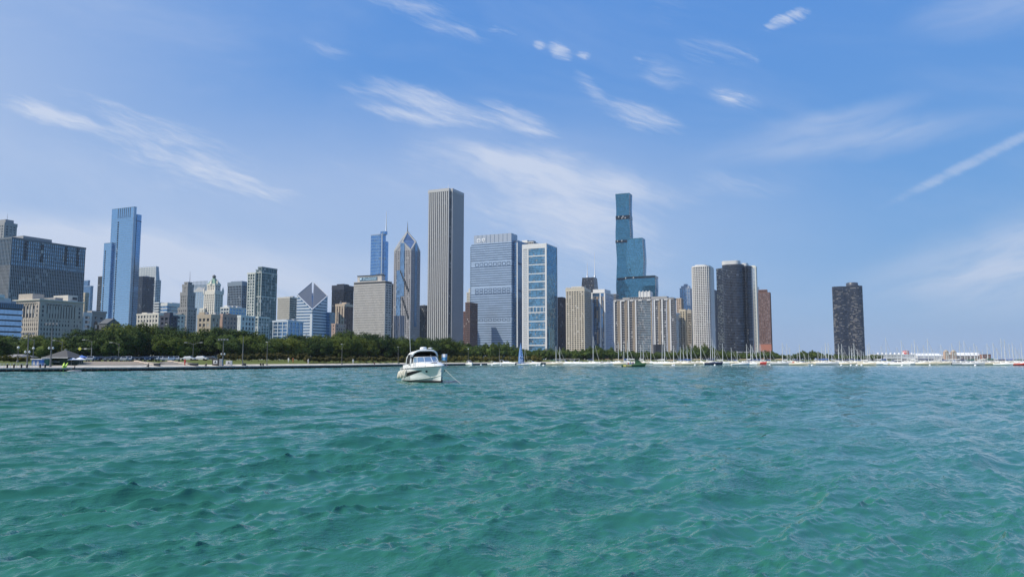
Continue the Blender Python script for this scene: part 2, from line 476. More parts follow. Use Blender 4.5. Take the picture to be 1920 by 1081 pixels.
sheet('promenade', [(0.45, 0.846), (9.0, 1.304), (9.05, 1.25)], paint('promenade_concrete', (.43, .395, .345), .9, .3, .12))
def quay_wall():
    m, c = MB(), MB()
    for i in range(len(LINE) - 1):
        a, b = LINE[i], LINE[i + 1]
        if a.y > 700: break
        m.hexa([(a.x, a.y, -2), (b.x, b.y, -2), (b.x, b.y + .5, -2), (a.x, a.y + .5, -2)], [(a.x, a.y, .547), (b.x, b.y, .547), (b.x, b.y + .5, .547), (a.x, a.y + .5, .547)])
        c.hexa([(a.x, a.y - .12, .55), (b.x, b.y - .12, .55), (b.x, b.y + .6, .55), (a.x, a.y + .6, .55)], [(a.x, a.y - .12, .85), (b.x, b.y - .12, .85), (b.x, b.y + .6, .85), (a.x, a.y + .6, .85)])
    w = m.obj('quay_wall', paint('sheet_piling', (.022, .02, .018), .8, .4, .6), kind='structure')
    c.obj('coping', paint('coping_concrete', (.38, .355, .315), .9, .4, .3), w)
    rib = MB()
    acc = 0
    for i in range(len(LINE) - 1):
        a, b = LINE[i], LINE[i + 1]
        if a.y > 320: break
        n = int((b - a).length / 1.2)
        for k in range(n):
            p = a.lerp(b, k / n)
            rib.box(p.x - .25, p.x + .25, p.y - .18, p.y + .02, -1.5, .54)
    rib.obj('sheet_pile', paint('sheet_pile_rust', (.035, .026, .02), .85, .4, .6), w, 'stuff')
quay_wall()

# ------------------------------------------------------------------ buildings
LANDMARKS = []
class Bld:
    """one building: an Empty at its south-east corner on the street grid; x runs east, y north"""
    def __init__(s, name, cat, label, pxl, pxc, pxr, py, Y, depth=None, short=None, group=None):
        top = at(pxc, py, Y)
        s.X, s.Y, s.H = top.x, Y, top.z - CITY
        s.top = top
        s.w = s.solve(pxl, -EAST)
        s.d = depth if depth else s.solve(pxr, NORTH)
        s.e = thing(name, cat, label, (s.X, s.Y, CITY), GRID, group)
        s.mb = {}
        LANDMARKS.append((pxl, max(pxr, pxc), short or label, Y))
    def solve(s, px, d, base=None):
        base = base or s.top
        lo, hi = 0.0, 400.0
        sg = 1 if px_of(base + d * 400) > px_of(base) else -1
        for _ in range(40):
            m = (lo + hi) / 2
            if (px_of(base + d * m) - px) * sg < 0: lo = m
            else: hi = m
        return lo
    def x(s, px, py=None):
        b = s.top if py is None else Vector((s.X, s.Y, s.z(py) + CITY))
        if px <= px_of(b): return -s.solve(px, -EAST, b)
        return s.solve(px, EAST, b)
    def y(s, px): return s.solve(px, NORTH)
    def z(s, py, y=0.0): return at(960, py, s.Y + y).z - CITY
    def get(s, part, mat):
        return s.mb.setdefault((part, mat.name), (MB(), mat))[0]
    def box(s, part, mat, *b): s.get(part, mat).box(*b)
    def part(s, part, mat, *b, label=None):
        return MB().box(*b).obj(part, mat, s.e, None, label)
    def vol(s, x0, x1, y0, y1, z0, z1, g, wall=None, fh=3.8, band=0.0, bo=.15, bw=0.0, pw=0.0, po=.3, bandmat=None, bwE=None, pwE=None, pierE=None, base=True, top=1.2, gap=None, split=False, edge=0.0, plinth=0):
        """a glazed core with floor bands round it and piers on the two faces in view"""
        s.box('glazing', g, x0, x1, y0, y1, z0, z1)
        bm = bandmat or wall
        if band and bm:
            n = max(1, int((z1 - z0 - plinth) / fh))
            for i in range(n):
                zb = z1 - top - (i + 1) * fh + (fh - band) * 0
                if zb < z0: break
                if split: s.part('spandrel', bm, x0 - bo, x1 + bo, y0 - bo, y1 + bo, zb, zb + band)
                else: s.box('spandrel', bm, x0 - bo, x1 + bo, y0 - bo, y1 + bo, zb, zb + band)
        if bw and wall:
            n = max(1, round((x1 - x0 - pw) / bw)); st = (x1 - x0 - pw) / n
            for i in range(n + 1):
                a = x0 + i * st
                s.box('pier', wall, a, a + pw, y0 - po, y0 + .05, z0, z1)
        be, pe = bwE if bwE is not None else bw, pwE if pwE is not None else pw
        if be and wall:
            n = max(1, round((y1 - y0 - pe) / be)); st = (y1 - y0 - pe) / n
            for i in range(n + 1):
                a = y0 + i * st
                s.box('pier', pierE or wall, x1 - .05, x1 + po, a, a + pe, z0, z1)
        if wall and top:
            t = max(bo, po if bw else bo) + .12
            s.box('parapet', wall, x0 - t, x1 + t, y0 - t, y1 + t, z1 - top, z1 + .6)
        elif wall:
            s.box('roof', wall, x0 - .1, x1 + .1, y0 - .1, y1 + .1, z1, z1 + .5)
    def poly(s, part, mat, pts, z0, z1, smooth=False): s.get(part, mat).prism(pts, z0, z1, smooth)
    def rings(s, part, mat, pts, z0, z1, fh, band, out):
        """a thin ledge round a curved plan at every floor"""
        P = grow(pts, out)
        z = z0
        while z < z1:
            s.get(part, mat).prism(P, z, z + band)
            z += fh
    def plant(s, mat, n, x0, x1, y0, y1, z, hmax=5, seed=1):
        r = random.Random(seed)
        for _ in range(n):
            w, d, h = r.uniform(.1, .3) * (x1 - x0), r.uniform(.15, .4) * (y1 - y0), r.uniform(.4, 1) * hmax
            a, b = r.uniform(x0, x1 - w), r.uniform(y0, y1 - d)
            s.part('roof_plant', mat, a, a + w, b, b + d, z, z + h)
    def mast(s, x, y, z0, z1, r, mat, name='antenna'):
        return MB().tube([(x, y, z0), (x, y, (z0 + z1) / 2), (x, y, z1)], [r, r * .7, r * .25], 6).obj(name, mat, s.e)
    def done(s):
        for (part, _), (m, mat) in s.mb.items():
            m.obj(part, mat, s.e, 'stuff' if part in ('spandrel', 'pier', 'mullion', 'window', 'balcony') and len(m.f) > 12 else None)
        return s.e
def grow(pts, d):
    n = len(pts); out = []
    for i in range(n):
        a, b, c = pts[i - 1], pts[i], pts[(i + 1) % n]
        t = Vector((c[0] - a[0], c[1] - a[1])).normalized()
        out.append((b[0] + t.y * d, b[1] - t.x * d))
    return out

# finishes
DARKG = glass('window_dark', (.035, .042, .055), (2.4, 3.6), .15, .1, .5, .12)
MIDG = glass('window_grey', (.07, .085, .11), (2.2, 3.6), .3, .1, .5, .14)
BLUEG = glass('window_blue', (.15, .29, .46), (1.6, 3.8), .75, .08, .22, .04, .012)
PALEG = glass('window_pale_blue', (.30, .44, .60), (1.8, 3.8), .7, .1, .25, .05, .015)
BLACKG = glass('window_black', (.016, .022, .034), (2.5, 3.4), .3, .12, .6, .05)
TEALG = glass('window_teal', (.07, .225, .34), (1.6, 3.7), .75, .07, .3, .0, .02)
GREENG = glass('window_green', (.075, .12, .13), (2.0, 3.2), .5, .1, .5, .12)
CONC = paint('concrete_grey', (.30, .30, .30), .85)
WHITE = paint('white_cladding', (.62, .61, .58), .7)
BRIGHT = paint('white_frame', (.66, .655, .63), .6)
BEIGE = paint('beige_stone', (.46, .40, .31), .9)
TAN = paint('tan_stone', (.40, .33, .25), .9)
CREAM = paint('cream_terracotta', (.60, .56, .48), .8)
GREYST = paint('grey_limestone', (.27, .265, .26), .9)
DARKST = paint('dark_stone', (.11, .11, .115), .8)
DARKM = paint('dark_metal', (.035, .038, .045), .5, .2)
BROWN = paint('brown_brick', (.16, .10, .085), .9)
RED = paint('red_brick', (.30, .14, .10), .9)
PINK = paint('pinkish_brick', (.42, .29, .235), .9)
SILVER = paint('silver_panel', (.42, .46, .52), .45, .08, .3, .4)
BLUEP = paint('blue_grey_panel', (.25, .33, .44), .5, .1, .3, .3)
MECH = paint('roof_machinery', (.42, .42, .41), .8, .2)
GREENR = paint('green_copper_roof', (.19, .30, .235), .8, .25)
SLATE = paint('slate_roof', (.10, .105, .11), .85)
STEELW = paint('white_steel', (.75, .75, .75), .5, .04)
STEELG = paint('grey_steel', (.22, .22, .23), .5, .1)

# --- far left
def blocks_left():
    b = Bld('concrete_tower', 'building', 'grey concrete tower cut by the left picture edge behind the dark office slab', -40, 9, 32, 417, 1000, short='cut-off concrete tower')
    b.vol(-b.w, 0, 0, b.d, 0, b.H, MIDG, CONC, 3.6, 1.5, .15, 5.2, 2.2, .4, top=4)
    b.part('penthouse', CONC, -b.w * .6, -2, 2, b.d * .8, b.H + .6, b.H + 5)
    b.mast(-6, b.d * .4, b.H + 5, b.H + 14, .3, STEELG)
    b.done()
    b = Bld('office_slab', 'building', 'broad dark office slab with glassy upper storeys and grey lit end wall at far left', -48, 22.7, 160.5, 445, 760, short='dark office slab')
    zs = b.z(497)
    fins = paint('grey_fins', (.29, .295, .31), .6)
    b.vol(-b.w, 0, 0, b.d, 0, zs, BLACKG, fins, 3.7, .5, .1, 1.9, .75, .5, top=0)
    b.vol(-b.w, 0, 0, b.d, zs, b.H, glass('window_blue_grey', (.26, .35, .43), (2.3, 3.8), .6, .1, .3, .04), paint('slab_frame', (.13, .15, .175), .6), 3.9, .9, .15, 2.4, .7, .4, top=1.4)
    for k in (.16, .37, .70, .87):                       # dark notched bays
        for i in range(11):
            b.box('window', BLACKG, .38, .62, b.d * k, b.d * k + 3.6 - .9 * (i % 2), zs + 7 + i * 1.9, zs + 8.4 + i * 1.9)
    b.part('penthouse', CONC, -b.w * .8, -4, b.d * .17, b.d * .55, b.H + .6, b.H + 4.4)
    b.plant(MECH, 4, -b.w * .8, -3, b.d * .56, b.d * .9, b.H + .6, 2, 3)
    b.done()
    b = Bld('office_block', 'building', 'low office block of pale blue ribbon windows at the left picture edge', -120, -70, 42.5, 562, 560, short='low ribbon-windowed block')
    rib = glass('ribbon_glass', (.42, .56, .72), (1.3, 4), .55, .12, .16)
    fh = 4.5
    b.box('wall', DARKM, -b.w, 0, 0, b.d, 0, b.H)
    n = int(b.H / fh)
    for i in range(n):
        z = b.H - 4.2 - (i + 1) * fh
        if z > 2: b.part('ribbon_window', rib, -b.w - .3, .3, -.3, b.d + .3, z, z + 3.3)
    b.box('parapet', paint('blue_mullions', (.14, .20, .28), .5), -b.w - .4, .4, -.4, b.d + .4, b.H - 4.0, b.H)
    for k in range(28): b.box('mullion', DARKM, .38, .5, b.d * k / 28, b.d * k / 28 + .5, b.H - 3.8, b.H - .3)
    b.part('penthouse', WHITE, -b.w * .8, -4, b.d * .45, b.d * .85, b.H, b.H + 4)
    b.part('roof_plant', BRIGHT, -10, -3, b.d * .62, b.d * .72, b.H + 4, b.H + 6.5)
    b.part('roof_plant', MECH, -b.w * .5, -6, b.d * .86, b.d * .97, b.H, b.H + 2.5)
    b.done()
    hotel()
    b = Bld('glass_tower', 'building', 'slim stepped pale blue glass tower just right of the dark office slab', 150, 170, 175, 536, 1500, short='slim pale blue tower')
    b.vol(-b.w, 0, 0, b.d, 0, b.H, BLUEG, BLUEP, 3.8, .5, .12, 3, .3, .2)
    b.vol(-b.w, -b.w * .3, 1, b.d - 1, b.H, b.z(525), BLUEG, BLUEP, 3.8, .5, .12, 3, .3, .2)
    b.done()
    b = Bld('stone_building', 'building', 'narrow beige stone building tucked against the slim blue tower at left', 150, 160, 166.5, 549, 900, short='narrow beige building')
    b.vol(-b.w, 0, 0, b.d, 0, b.H, DARKG, BEIGE, 3.6, 1.5, .15, 3.4, 1.9, .3, top=4)
    b.done()
    b = Bld('office_building', 'building', 'low white building with square windows between hotel and arched building', 148, 156.5, 172, 586, 690, short='low white square-windowed building')
    b.vol(-b.w, 0, 0, b.d, 0, b.H, MIDG, WHITE, 4.2, 1.7, .15, 4.6, 1.8, .3, top=3)
    b.done()
    b = Bld('arched_building', 'building', 'low grey stone building with three tall arched windows near blue glass skyscraper', 165, 172.5, 198, 584, 700, short='arched stone building')
    b.vol(-b.w, 0, 0, b.d, 0, b.H, DARKG, GREYST, 4.4, 2.2, .15, 5.4, 2.9, .3, top=4.5)
    z0 = b.H - 19
    for k in range(3):
        y = b.d * (.3 + .19 * k)
        pts = [(y - 1.8, z0), (y + 1.8, z0)] + [(y + 1.8 * math.cos(a), z0 + 8 + 1.8 * math.sin(a)) for a in np.linspace(0, math.pi, 7)]
        MB().add([(x, p[0], p[1]) for x in (.2, .75) for p in pts],
                 [tuple(range(9, 18)), tuple(range(8, -1, -1))] + [(i, (i + 1) % 9, (i + 1) % 9 + 9, i + 9) for i in range(9)]).obj('window', DARKG, b.e)
    b.part('cornice', GREYST, -b.w, 1.2, -1, b.d + .8, b.H - 1, b.H + .9)
    b.done()
    b = Bld('gabled_hall', 'building', 'dark gabled stone hall at the foot of the blue glass skyscraper', 186, 201, 224, 606, 640, short='gabled hall')
    b.box('wall', DARKST, -b.w, 0, 0, b.d, 0, b.H)
    y, h = b.d / 2, b.z(596)
    MB().add([(.5, -.5, b.H), (.5, b.d + .5, b.H), (.5, y, h), (-b.w, -.5, b.H), (-b.w, b.d + .5, b.H), (-b.w, y, h)],
             [(0, 1, 2), (5, 4, 3), (0, 2, 5, 3), (1, 4, 5, 2), (0, 3, 4, 1)]).obj('roof', SLATE, b.e)
    for k in range(4): b.box('window', DARKG, -.1, .12, b.d * (.14 + .2 * k), b.d * (.14 + .2 * k) + 2.2, 6, b.H - 3)
    b.done()
def hotel():
    b = Bld('stone_hotel', 'building', 'long beige stone hotel with arched top storey and sunlit narrow end at left', 28, 75.5, 156, 562, 640, short='beige stone hotel')
    w, d, H = b.w, b.d, b.H
    ST = paint('hotel_stone', (.45, .39, .325), .9)
    b.box('glazing', DARKG, -w, 0, 0, d, 0, H)
    fh = 3.9
    zt = H - 4.5           # top of the tall bays
    zb = zt - 10.5
    # solid wall with punched windows below: bands and piers
    z = zb - 3.2
    zz = []
    while z > 0:
        zz.append(z); z -= fh
    for k, z in enumerate([zb] + zz):
        b.box('spandrel', ST, -w - .2, .2, -.2, d + .2, z - 1.75, z)
    for face, L in (('S', w), ('E', d)):
        n = int(L / 2.7)
        for i in range(n + 1):
            a = i * (L - 1.5) / n
            if face == 'S': b.box('pier', ST, -w + a, -w + a + 1.5, -.35, .05, 0, zb - .2)
            else: b.box('pier', ST, -.05, .35, a, a + 1.5, 0, zb - .2)
    # corner masses
    for a0, a1 in ((0, 5), (d - 7, d)):
        b.part('pier', ST, -.05, .5, a0, a1, zb, H - 1)
        for k in range(3): b.box('window', DARKG, .3, .62, (a0 + a1) / 2 - .7, (a0 + a1) / 2 + .7, zb + 1 + 3.6 * k, zb + 3.2 + 3.6 * k)
    for a0, a1 in ((-w, -w + 4), (-5, 0)):
        b.part('pier', ST, a0, a1, -.5, .05, zb, H - 1)
        for k in range(3): b.box('window', DARKG, (a0 + a1) / 2 - .7, (a0 + a1) / 2 + .7, -.62, -.3, zb + 1 + 3.6 * k, zb + 3.2 + 3.6 * k)
    # tall dark bays
    nE, nS = 11, 6
    for i in range(nE + 1):
        a = 5 + i * (d - 12.0) / nE
        b.part('pilaster', ST, -.05, .6, a - .75, a + .75, zb, zt)
    for i in range(nS + 1):
        a = -w + 4 + i * (w - 9.0) / nS
        b.part('pilaster', ST, a - .6, a + .6, -.6, .05, zb, zt)
    b.box('wall', ST, -w - .2, .2, -.2, d + .2, zt, H)
    # blind arches under the cornice
    def arch(face, c, r):
        pts = [(c + r * math.cos(t), zt + .4 + r * math.sin(t) * 1.2) for t in np.linspace(0, math.pi, 9)]
        m = MB()
        for (a, z), (a2, z2) in zip(pts, pts[1:]):
            if face == 'E': m.hexa([(.1, a, z), (.1, a2, z2), (.1, a2, z2 + .7), (.1, a, z + .7)], [(.8, a, z), (.8, a2, z2), (.8, a2, z2 + .7), (.8, a, z + .7)])
            else: m.hexa([(a, -.1, z), (a2, -.1, z2), (a2, -.1, z2 + .7), (a, -.1, z + .7)], [(a, -.8, z), (a2, -.8, z2), (a2, -.8, z2 + .7), (a, -.8, z + .7)])
        m.obj('arch', ST, b.e)
    for i in range(13): arch('E', 3 + (i + .5) * (d - 6) / 13, (d - 6) / 13 * .42)
    for i in range(9): arch('S', -w + 2 + (i + .5) * (w - 4) / 9, (w - 4) / 9 * .42)
    for i in range(13): b.box('window', DARKG, .1, .3, 3 + (i + .5) * (d - 6) / 13 - .6, 3 + (i + .5) * (d - 6) / 13 + .6, zt + .5, zt + 2)
    b.part('cornice', CREAM, -w - 1.4, 1.4, -1.4, d + 1.2, H, H + .9)
    b.part('penthouse', ST, -w * .9, -w * .35, d * .02, d * .28, H + .9, H + 6)
    b.part('penthouse', GREYST, -w * .8, -5, d * .42, d * .60, H + .9, H + 3.6)
    b.part('penthouse', CREAM, -w * .7, -4, d * .70, d * .93, H + .9, H + 6.5)
    for k in range(3): b.box('window', DARKG, -4.1, -3.85, d * (.8 + .04 * k), d * (.8 + .04 * k) + 1.6, H + 2.6, H + 5)
    b.plant(MECH, 4, -w * .7, -4, d * .3, d * .7, H + .9, 2, 8)
    b.done()
blocks_left()

def blue_skyscraper():
    b = Bld('glass_skyscraper', 'building', 'tall blue glass skyscraper with slotted crown rising above the trees at left', 210, 251.5, 256.5, 387.5, 1207, short='blue glass skyscraper')
    G = glass('skyscraper_blue', (.40, .57, .72), (2.0, 3.75), .85, .08, .05, .0, .004)
    LINEM = paint('skyscraper_frame', (.17, .27, .40), .5)
    w, d, H = b.w, b.d, b.H
    zc = H - 19
    b.box('glazing', G, -w, 0, 0, d, 0, H - .5)
    z = zc
    while z > 5:
        b.box('spandrel', LINEM, -w - .12, .12, -.12, d + .12, z, z + .7)
        z -= 3.75
    for k in range(7):                                     # slots of the crown
        x = -w + w * (.29 + .09 * k)
        b.part('crown_slot', DARKM, x, x + .9, -.25, .1, zc + 2, H - .2)
    b.part('parapet', LINEM, -w - .2, .2, -.2, d + .2, H - .5, H + .4)
    x = -w + w * .30
    for k in range(52):                                    # the dark stack of balconies
        z = zc - 6 - k * 3.75
        if z < 8: break
        b.box('balcony', BLACKG, x, x + 2.6, -.3, .1, z, z + 2.6)
    for k in range(3): b.part('mullion', SILVER, -.6, .28, d * k / 3, d * k / 3 + .6, 0, H - .5)
    # east shoulder
    y1 = b.y(266.5)
    zr = b.z(401, d)
    SG = glass('shoulder_blue', (.24, .38, .56), (2.0, 3.75), .85, .08, .06, .0, .004)
    b.box('glazing', SG, -w * .55, -.3, d + 1.6, y1, 0, zr)
    b.box('reveal', DARKM, -w * .5, -2, d - .2, d + 1.8, 0, zr - 1)
    z = zr - 12
    b.part('parapet', DARKM, -w * .55, -.1, d + 1.5, y1 + .2, zr - 12, zr - 10.8)
    while z > 5:
        b.box('spandrel', LINEM, -w * .5, -.18, d + 1.5, y1 + .1, z, z + .6); z -= 3.75
    # west wing, lower
    zw = b.z(453.5)
    xa, xb = b.x(202.5), b.x(216.5)
    b.box('glazing', G, xa, xb, -4, -.2, 0, zw)
    b.part('side_panel', SG, xb, xb + .3, -4, -.2, 0, zw)
    b.part('parapet', LINEM, xa - .2, xb + .4, -4.2, -.15, zw, zw + 1.4)
    z = zw - 4
    while z > 5:
        b.box('spandrel', LINEM, xa - .1, xb + .4, -4.1, -.3, z, z + .7); z -= 3.75
    for k in range(46):
        z = zw - 14 - k * 3.75
        if z < 8: break
        b.box('balcony', BLACKG, xa + 3.2, xa + 5.2, -4.3, -3.9, z, z + 2.6)
    b.done()
blue_skyscraper()

def generic():
    """plain towers: name, label, pxl, pxc, pxr, py, Y, depth, short, vol options, penthouse list (x0,x1,y0,y1 as shares, py top)"""
    T = [
     ('office_tower', 'narrow dark office tower directly left of the blue glass skyscraper', 184, 196, 205, 518, 1350, 30, 'narrow dark tower', dict(g=BLACKG, wall=DARKST, fh=3.9, band=1.2), []),
     ('office_tower', 'dark blue office slab directly right of the blue glass skyscraper', 248, 268, 273, 518, 1420, 26, 'dark blue slab', dict(g=BLACKG, wall=paint('navy_panel', (.05, .065, .10), .5), fh=3.8, band=1.4, bw=3, pw=.5), []),
     ('low_building', 'low cream building with rows of windows right of the blue glass skyscraper', 257, 298, 306, 588, 700, 30, 'low cream building', dict(g=MIDG, wall=CREAM, fh=4.0, band=1.6, bw=4.0, pw=1.7), [(.05, .3, .1, .6, 584), (.55, .8, .1, .6, 585)]),
     ('low_building', 'low dark navy building between low cream building and grey art deco tower', 300, 318, 333, 592, 640, None, 'low dark navy building', dict(g=BLACKG, wall=paint('navy_brick', (.055, .06, .085), .8), fh=4, band=1.8, bw=4.4, pw=1.8), [(.2, .9, .1, .6, 585)]),
     ('office_building', 'glassy low office with dark flat roof left of the grey art deco tower', 302, 314, 340, 568, 980, None, 'glassy low office', dict(g=BLUEG, wall=WHITE, fh=4.2, band=1.3, top=3.5), [(.1, .95, .3, .95, 566)]),
     ('office_building', 'whitish banded mid-rise behind the low cream building', 290, 298, 304, 567, 1150, 30, 'whitish banded mid-rise', dict(g=MIDG, wall=WHITE, fh=4, band=1.8), []),
     ('office_tower', 'square grey blue office tower between white gothic tower and green glass condominium', 427.5, 454, 469, 528.7, 1250, None, 'grey blue office tower', dict(g=BLACKG, wall=paint('steel_blue_grid', (.20, .245, .30), .6), fh=4.2, band=1.1, bw=3.4, pw=.9, po=.5, top=6), [(.1, .9, .1, .8, 526)]),
     ('apartment_building', 'low pale blue and white building below the grey blue office tower', 414, 430, 464, 576, 900, None, 'low pale blue building', dict(g=BLUEG, wall=WHITE, fh=3.8, band=1.2, bw=5, pw=.9), [(.1, .5, .1, .4, 571), (.4, .8, .5, .8, 572)]),
     ('brick_building', 'low pinkish brick building above the treetops left of the green glass condominium', 413, 418, 450, 589, 680, None, 'pinkish brick building', dict(g=MIDG, wall=PINK, fh=4, band=1.9, bw=3.6, pw=1.8, top=2.5), [(.2, .8, .3, .5, 586)]),
     ('low_building', 'low white gridded building right of the pinkish brick building', 446, 452, 478, 592, 640, None, 'low white gridded building', dict(g=MIDG, wall=WHITE, fh=4, band=1.5, bw=3.8, pw=1.6), []),
     ('low_building', 'ornate brown stone low building at the foot of the white gothic tower', 371, 396, 412, 590, 660, None, 'brown stone low building', dict(g=DARKG, wall=TAN, fh=4.6, band=2.1, bw=4.2, pw=2, top=3), [(.0, .45, .0, .6, 584)]),
     ('mid_rise', 'blue windowed mid-rise with white grid right of the green glass condominium', 512, 540, 552, 601, 720, 22, 'white gridded blue mid-rise', dict(g=BLUEG, wall=paint('pale_grid', (.50, .54, .58), .6), fh=3.4, band=.7, bw=5.2, pw=.8, po=.4), [(.05, .75, .1, .6, 598)]),
     ('stone_tower', 'beige ribbed tower between green glass condominium and diamond topped tower', 521, 543.5, 557, 557, 1250, None, 'beige ribbed tower', dict(g=MIDG, wall=paint('cream_rib', (.55, .50, .43), .8), fh=3.7, band=1.5, bo=.1, bw=2.3, pw=1.25, po=.5, bwE=0, top=2), [(.3, .7, .3, .7, 555)]),
     ('office_tower', 'black blue office tower between the diamond topped and beige slab towers', 622.6, 645, 663, 534.5, 1350, None, 'black blue office tower', dict(g=BLACKG, wall=paint('black_steel', (.03, .036, .055), .5), fh=3.9, band=.9, bw=1.9, pw=.35, po=.3, top=8), [(.2, .8, .2, .8, 531)]),
     ('stone_tower', 'small beige striped tower in front of the black blue office tower', 629.5, 646, 661, 570, 1050, None, 'small beige striped tower', dict(g=DARKG, wall=paint('warm_stone', (.50, .40, .30), .9), fh=3.6, band=1.4, bo=.1, bw=4.4, pw=2.3, po=.5, pierE=BROWN, bandmat=BROWN, top=3), [(.4, .9, .3, .8, 566)]),
     ('brick_building', 'low orange brick building between the diamond topped tower and small beige tower', 622, 629, 632, 607, 900, 20, 'low orange brick building', dict(g=DARKG, wall=PINK, fh=4, band=2, bw=4, pw=2), []),
     ('office_tower', 'dark slab showing between the beige office slab and the pointed granite tower', 728, 735, 741, 532, 1500, 40, 'thin dark slab', dict(g=BLACKG, wall=DARKST, fh=3.9, band=1.3), []),
     ('office_tower', 'dark low tower between pointed granite tower and white striped skyscraper', 784, 797, 803, 572.5, 1550, 30, 'dark low tower', dict(g=BLACKG, wall=paint('black_grid', (.06, .065, .075), .6), fh=4, band=1.2, bw=4, pw=.8), []),
     ('stone_tower', 'stepped cream tower peeking between white striped skyscraper and blue banded tower', 875, 883, 890, 548, 1650, 30, 'stepped cream tower', dict(g=MIDG, wall=CREAM, fh=3.8, band=1.6, bw=3.4, pw=1.6), [(.25, 1, .1, .8, 540), (.5, .95, .2, .6, 532)]),
     ('brick_tower', 'dark brown tower wedged beside the blue banded tower', 872.5, 881, 887, 567, 1300, 30, 'dark brown tower', dict(g=BLACKG, wall=BROWN, fh=3.8, band=1.3, bw=2.6, pw=1), []),
     ('brick_building', 'thin reddish building at the right foot of the white striped skyscraper', 864, 871.5, 874, 584, 1600, 20, 'thin reddish building', dict(g=DARKG, wall=RED, fh=4, band=1.8), []),
     ('apartment_tower', 'dark reddish brown tower right of the white framed glass tower', 1040, 1057, 1061, 559, 1400, 26, 'dark reddish tower', dict(g=BLACKG, wall=paint('dark_red_brick', (.085, .055, .05), .9), fh=3.2, band=1.0, bw=3.2, pw=1.3), [(.2, .8, .1, .8, 556)]),
     ('apartment_tower', 'slim grey apartment tower between the pale striped tower and wide striped block', 1146, 1155, 1158, 551, 1500, 20, 'slim grey tower', dict(g=MIDG, wall=CONC, fh=3.2, band=1.1), []),
     ('apartment_tower', 'slim peach building left of the blue topped tower', 1268, 1277, 1280, 559, 1500, 24, 'slim peach building', dict(g=MIDG, wall=paint('peach_stone', (.52, .40, .29), .9), fh=3.4, band=1.5, bw=3.4, pw=1.6), []),
     ('glass_building', 'thin blue sliver of glass beside the wide striped block', 1262, 1272, 1274, 587, 1380, 20, 'thin blue sliver', dict(g=PALEG, wall=BLUEP, fh=3.4, band=.5), []),
     ('apartment_tower', 'blue and white glass tower with stepped top above the beige gridded building', 1274.5, 1294, 1299, 540, 1700, 24, 'blue topped tower', dict(g=BLUEG, wall=SILVER, fh=3.4, band=1.1, bw=6, pw=.8, po=.4), [(.1, .9, .1, .8, 535), (.35, .7, .2, .7, 531.5)]),
     ('apartment_tower', 'beige gridded apartment building below the blue topped tower', 1273.5, 1285, 1288, 580, 1400, 14, 'beige gridded building', dict(g=BLACKG, wall=paint('yellow_stone', (.55, .48, .35), .9), fh=3.3, band=1.4, bw=3.9, pw=1.8, top=4), []),
     ('apartment_tower', 'taller cream wing with shade painted into its front behind the beige gridded building', 1282, 1296, 1300, 581, 1440, 20, 'cream wing', dict(g=BLACKG, wall=paint('shaded_cream', (.40, .36, .29), .9), fh=3.3, band=1.3, bw=6, pw=.7, top=7), []),  # shaded half of the beige tower, its shade put into the wall colour
     ('apartment_tower', 'dark blue slab squeezed between the white gridded and dark curved towers', 1330, 1341, 1344, 543.5, 1650, 24, 'dark blue sliver tower', dict(g=BLACKG, wall=paint('navy_frame', (.06, .085, .13), .5), fh=3.2, band=1.0, bw=4, pw=.6), []),
     ('apartment_tower', 'slender white slab rising directly right of the dark curved tower', 1404, 1417, 1420, 499, 1750, 18, 'slender white slab', dict(g=PALEG, wall=paint('pale_cream', (.66, .66, .58), .7), fh=3.2, band=1.0, bw=5.5, pw=2.6, po=.6, top=4), [(.1, .9, .1, .8, 497)]),
     ('glass_building', 'narrow blue glass edge between the slender white slab and red brick tower', 1412, 1422, 1425, 538, 1850, 18, 'narrow blue edge', dict(g=PALEG, wall=BLUEP, fh=3.4, band=.6), []),
    ]
    for name, label, l, c, r, py, Y, dep, short, o, ph in T:
        cat = 'building'
        b = Bld(name, cat, label, l, c, r, py, Y, dep, short)
        o = dict(o); g = o.pop('g')
        b.vol(-b.w, 0, 0, b.d, 0, b.H, g, **o)
        for x0, x1, y0, y1, p in ph:
            b.part('penthouse', o['wall'], -b.w * (1 - x0), -b.w * (1 - x1) - .5, b.d * y0 + 1, b.d * y1, b.H + .6, b.z(p))
        if b.w > 12: b.plant(MECH, 3, -b.w * .9, -2, b.d * .2, b.d * .9, b.H + .6, 2.5, int(l))
        b.done()
generic()

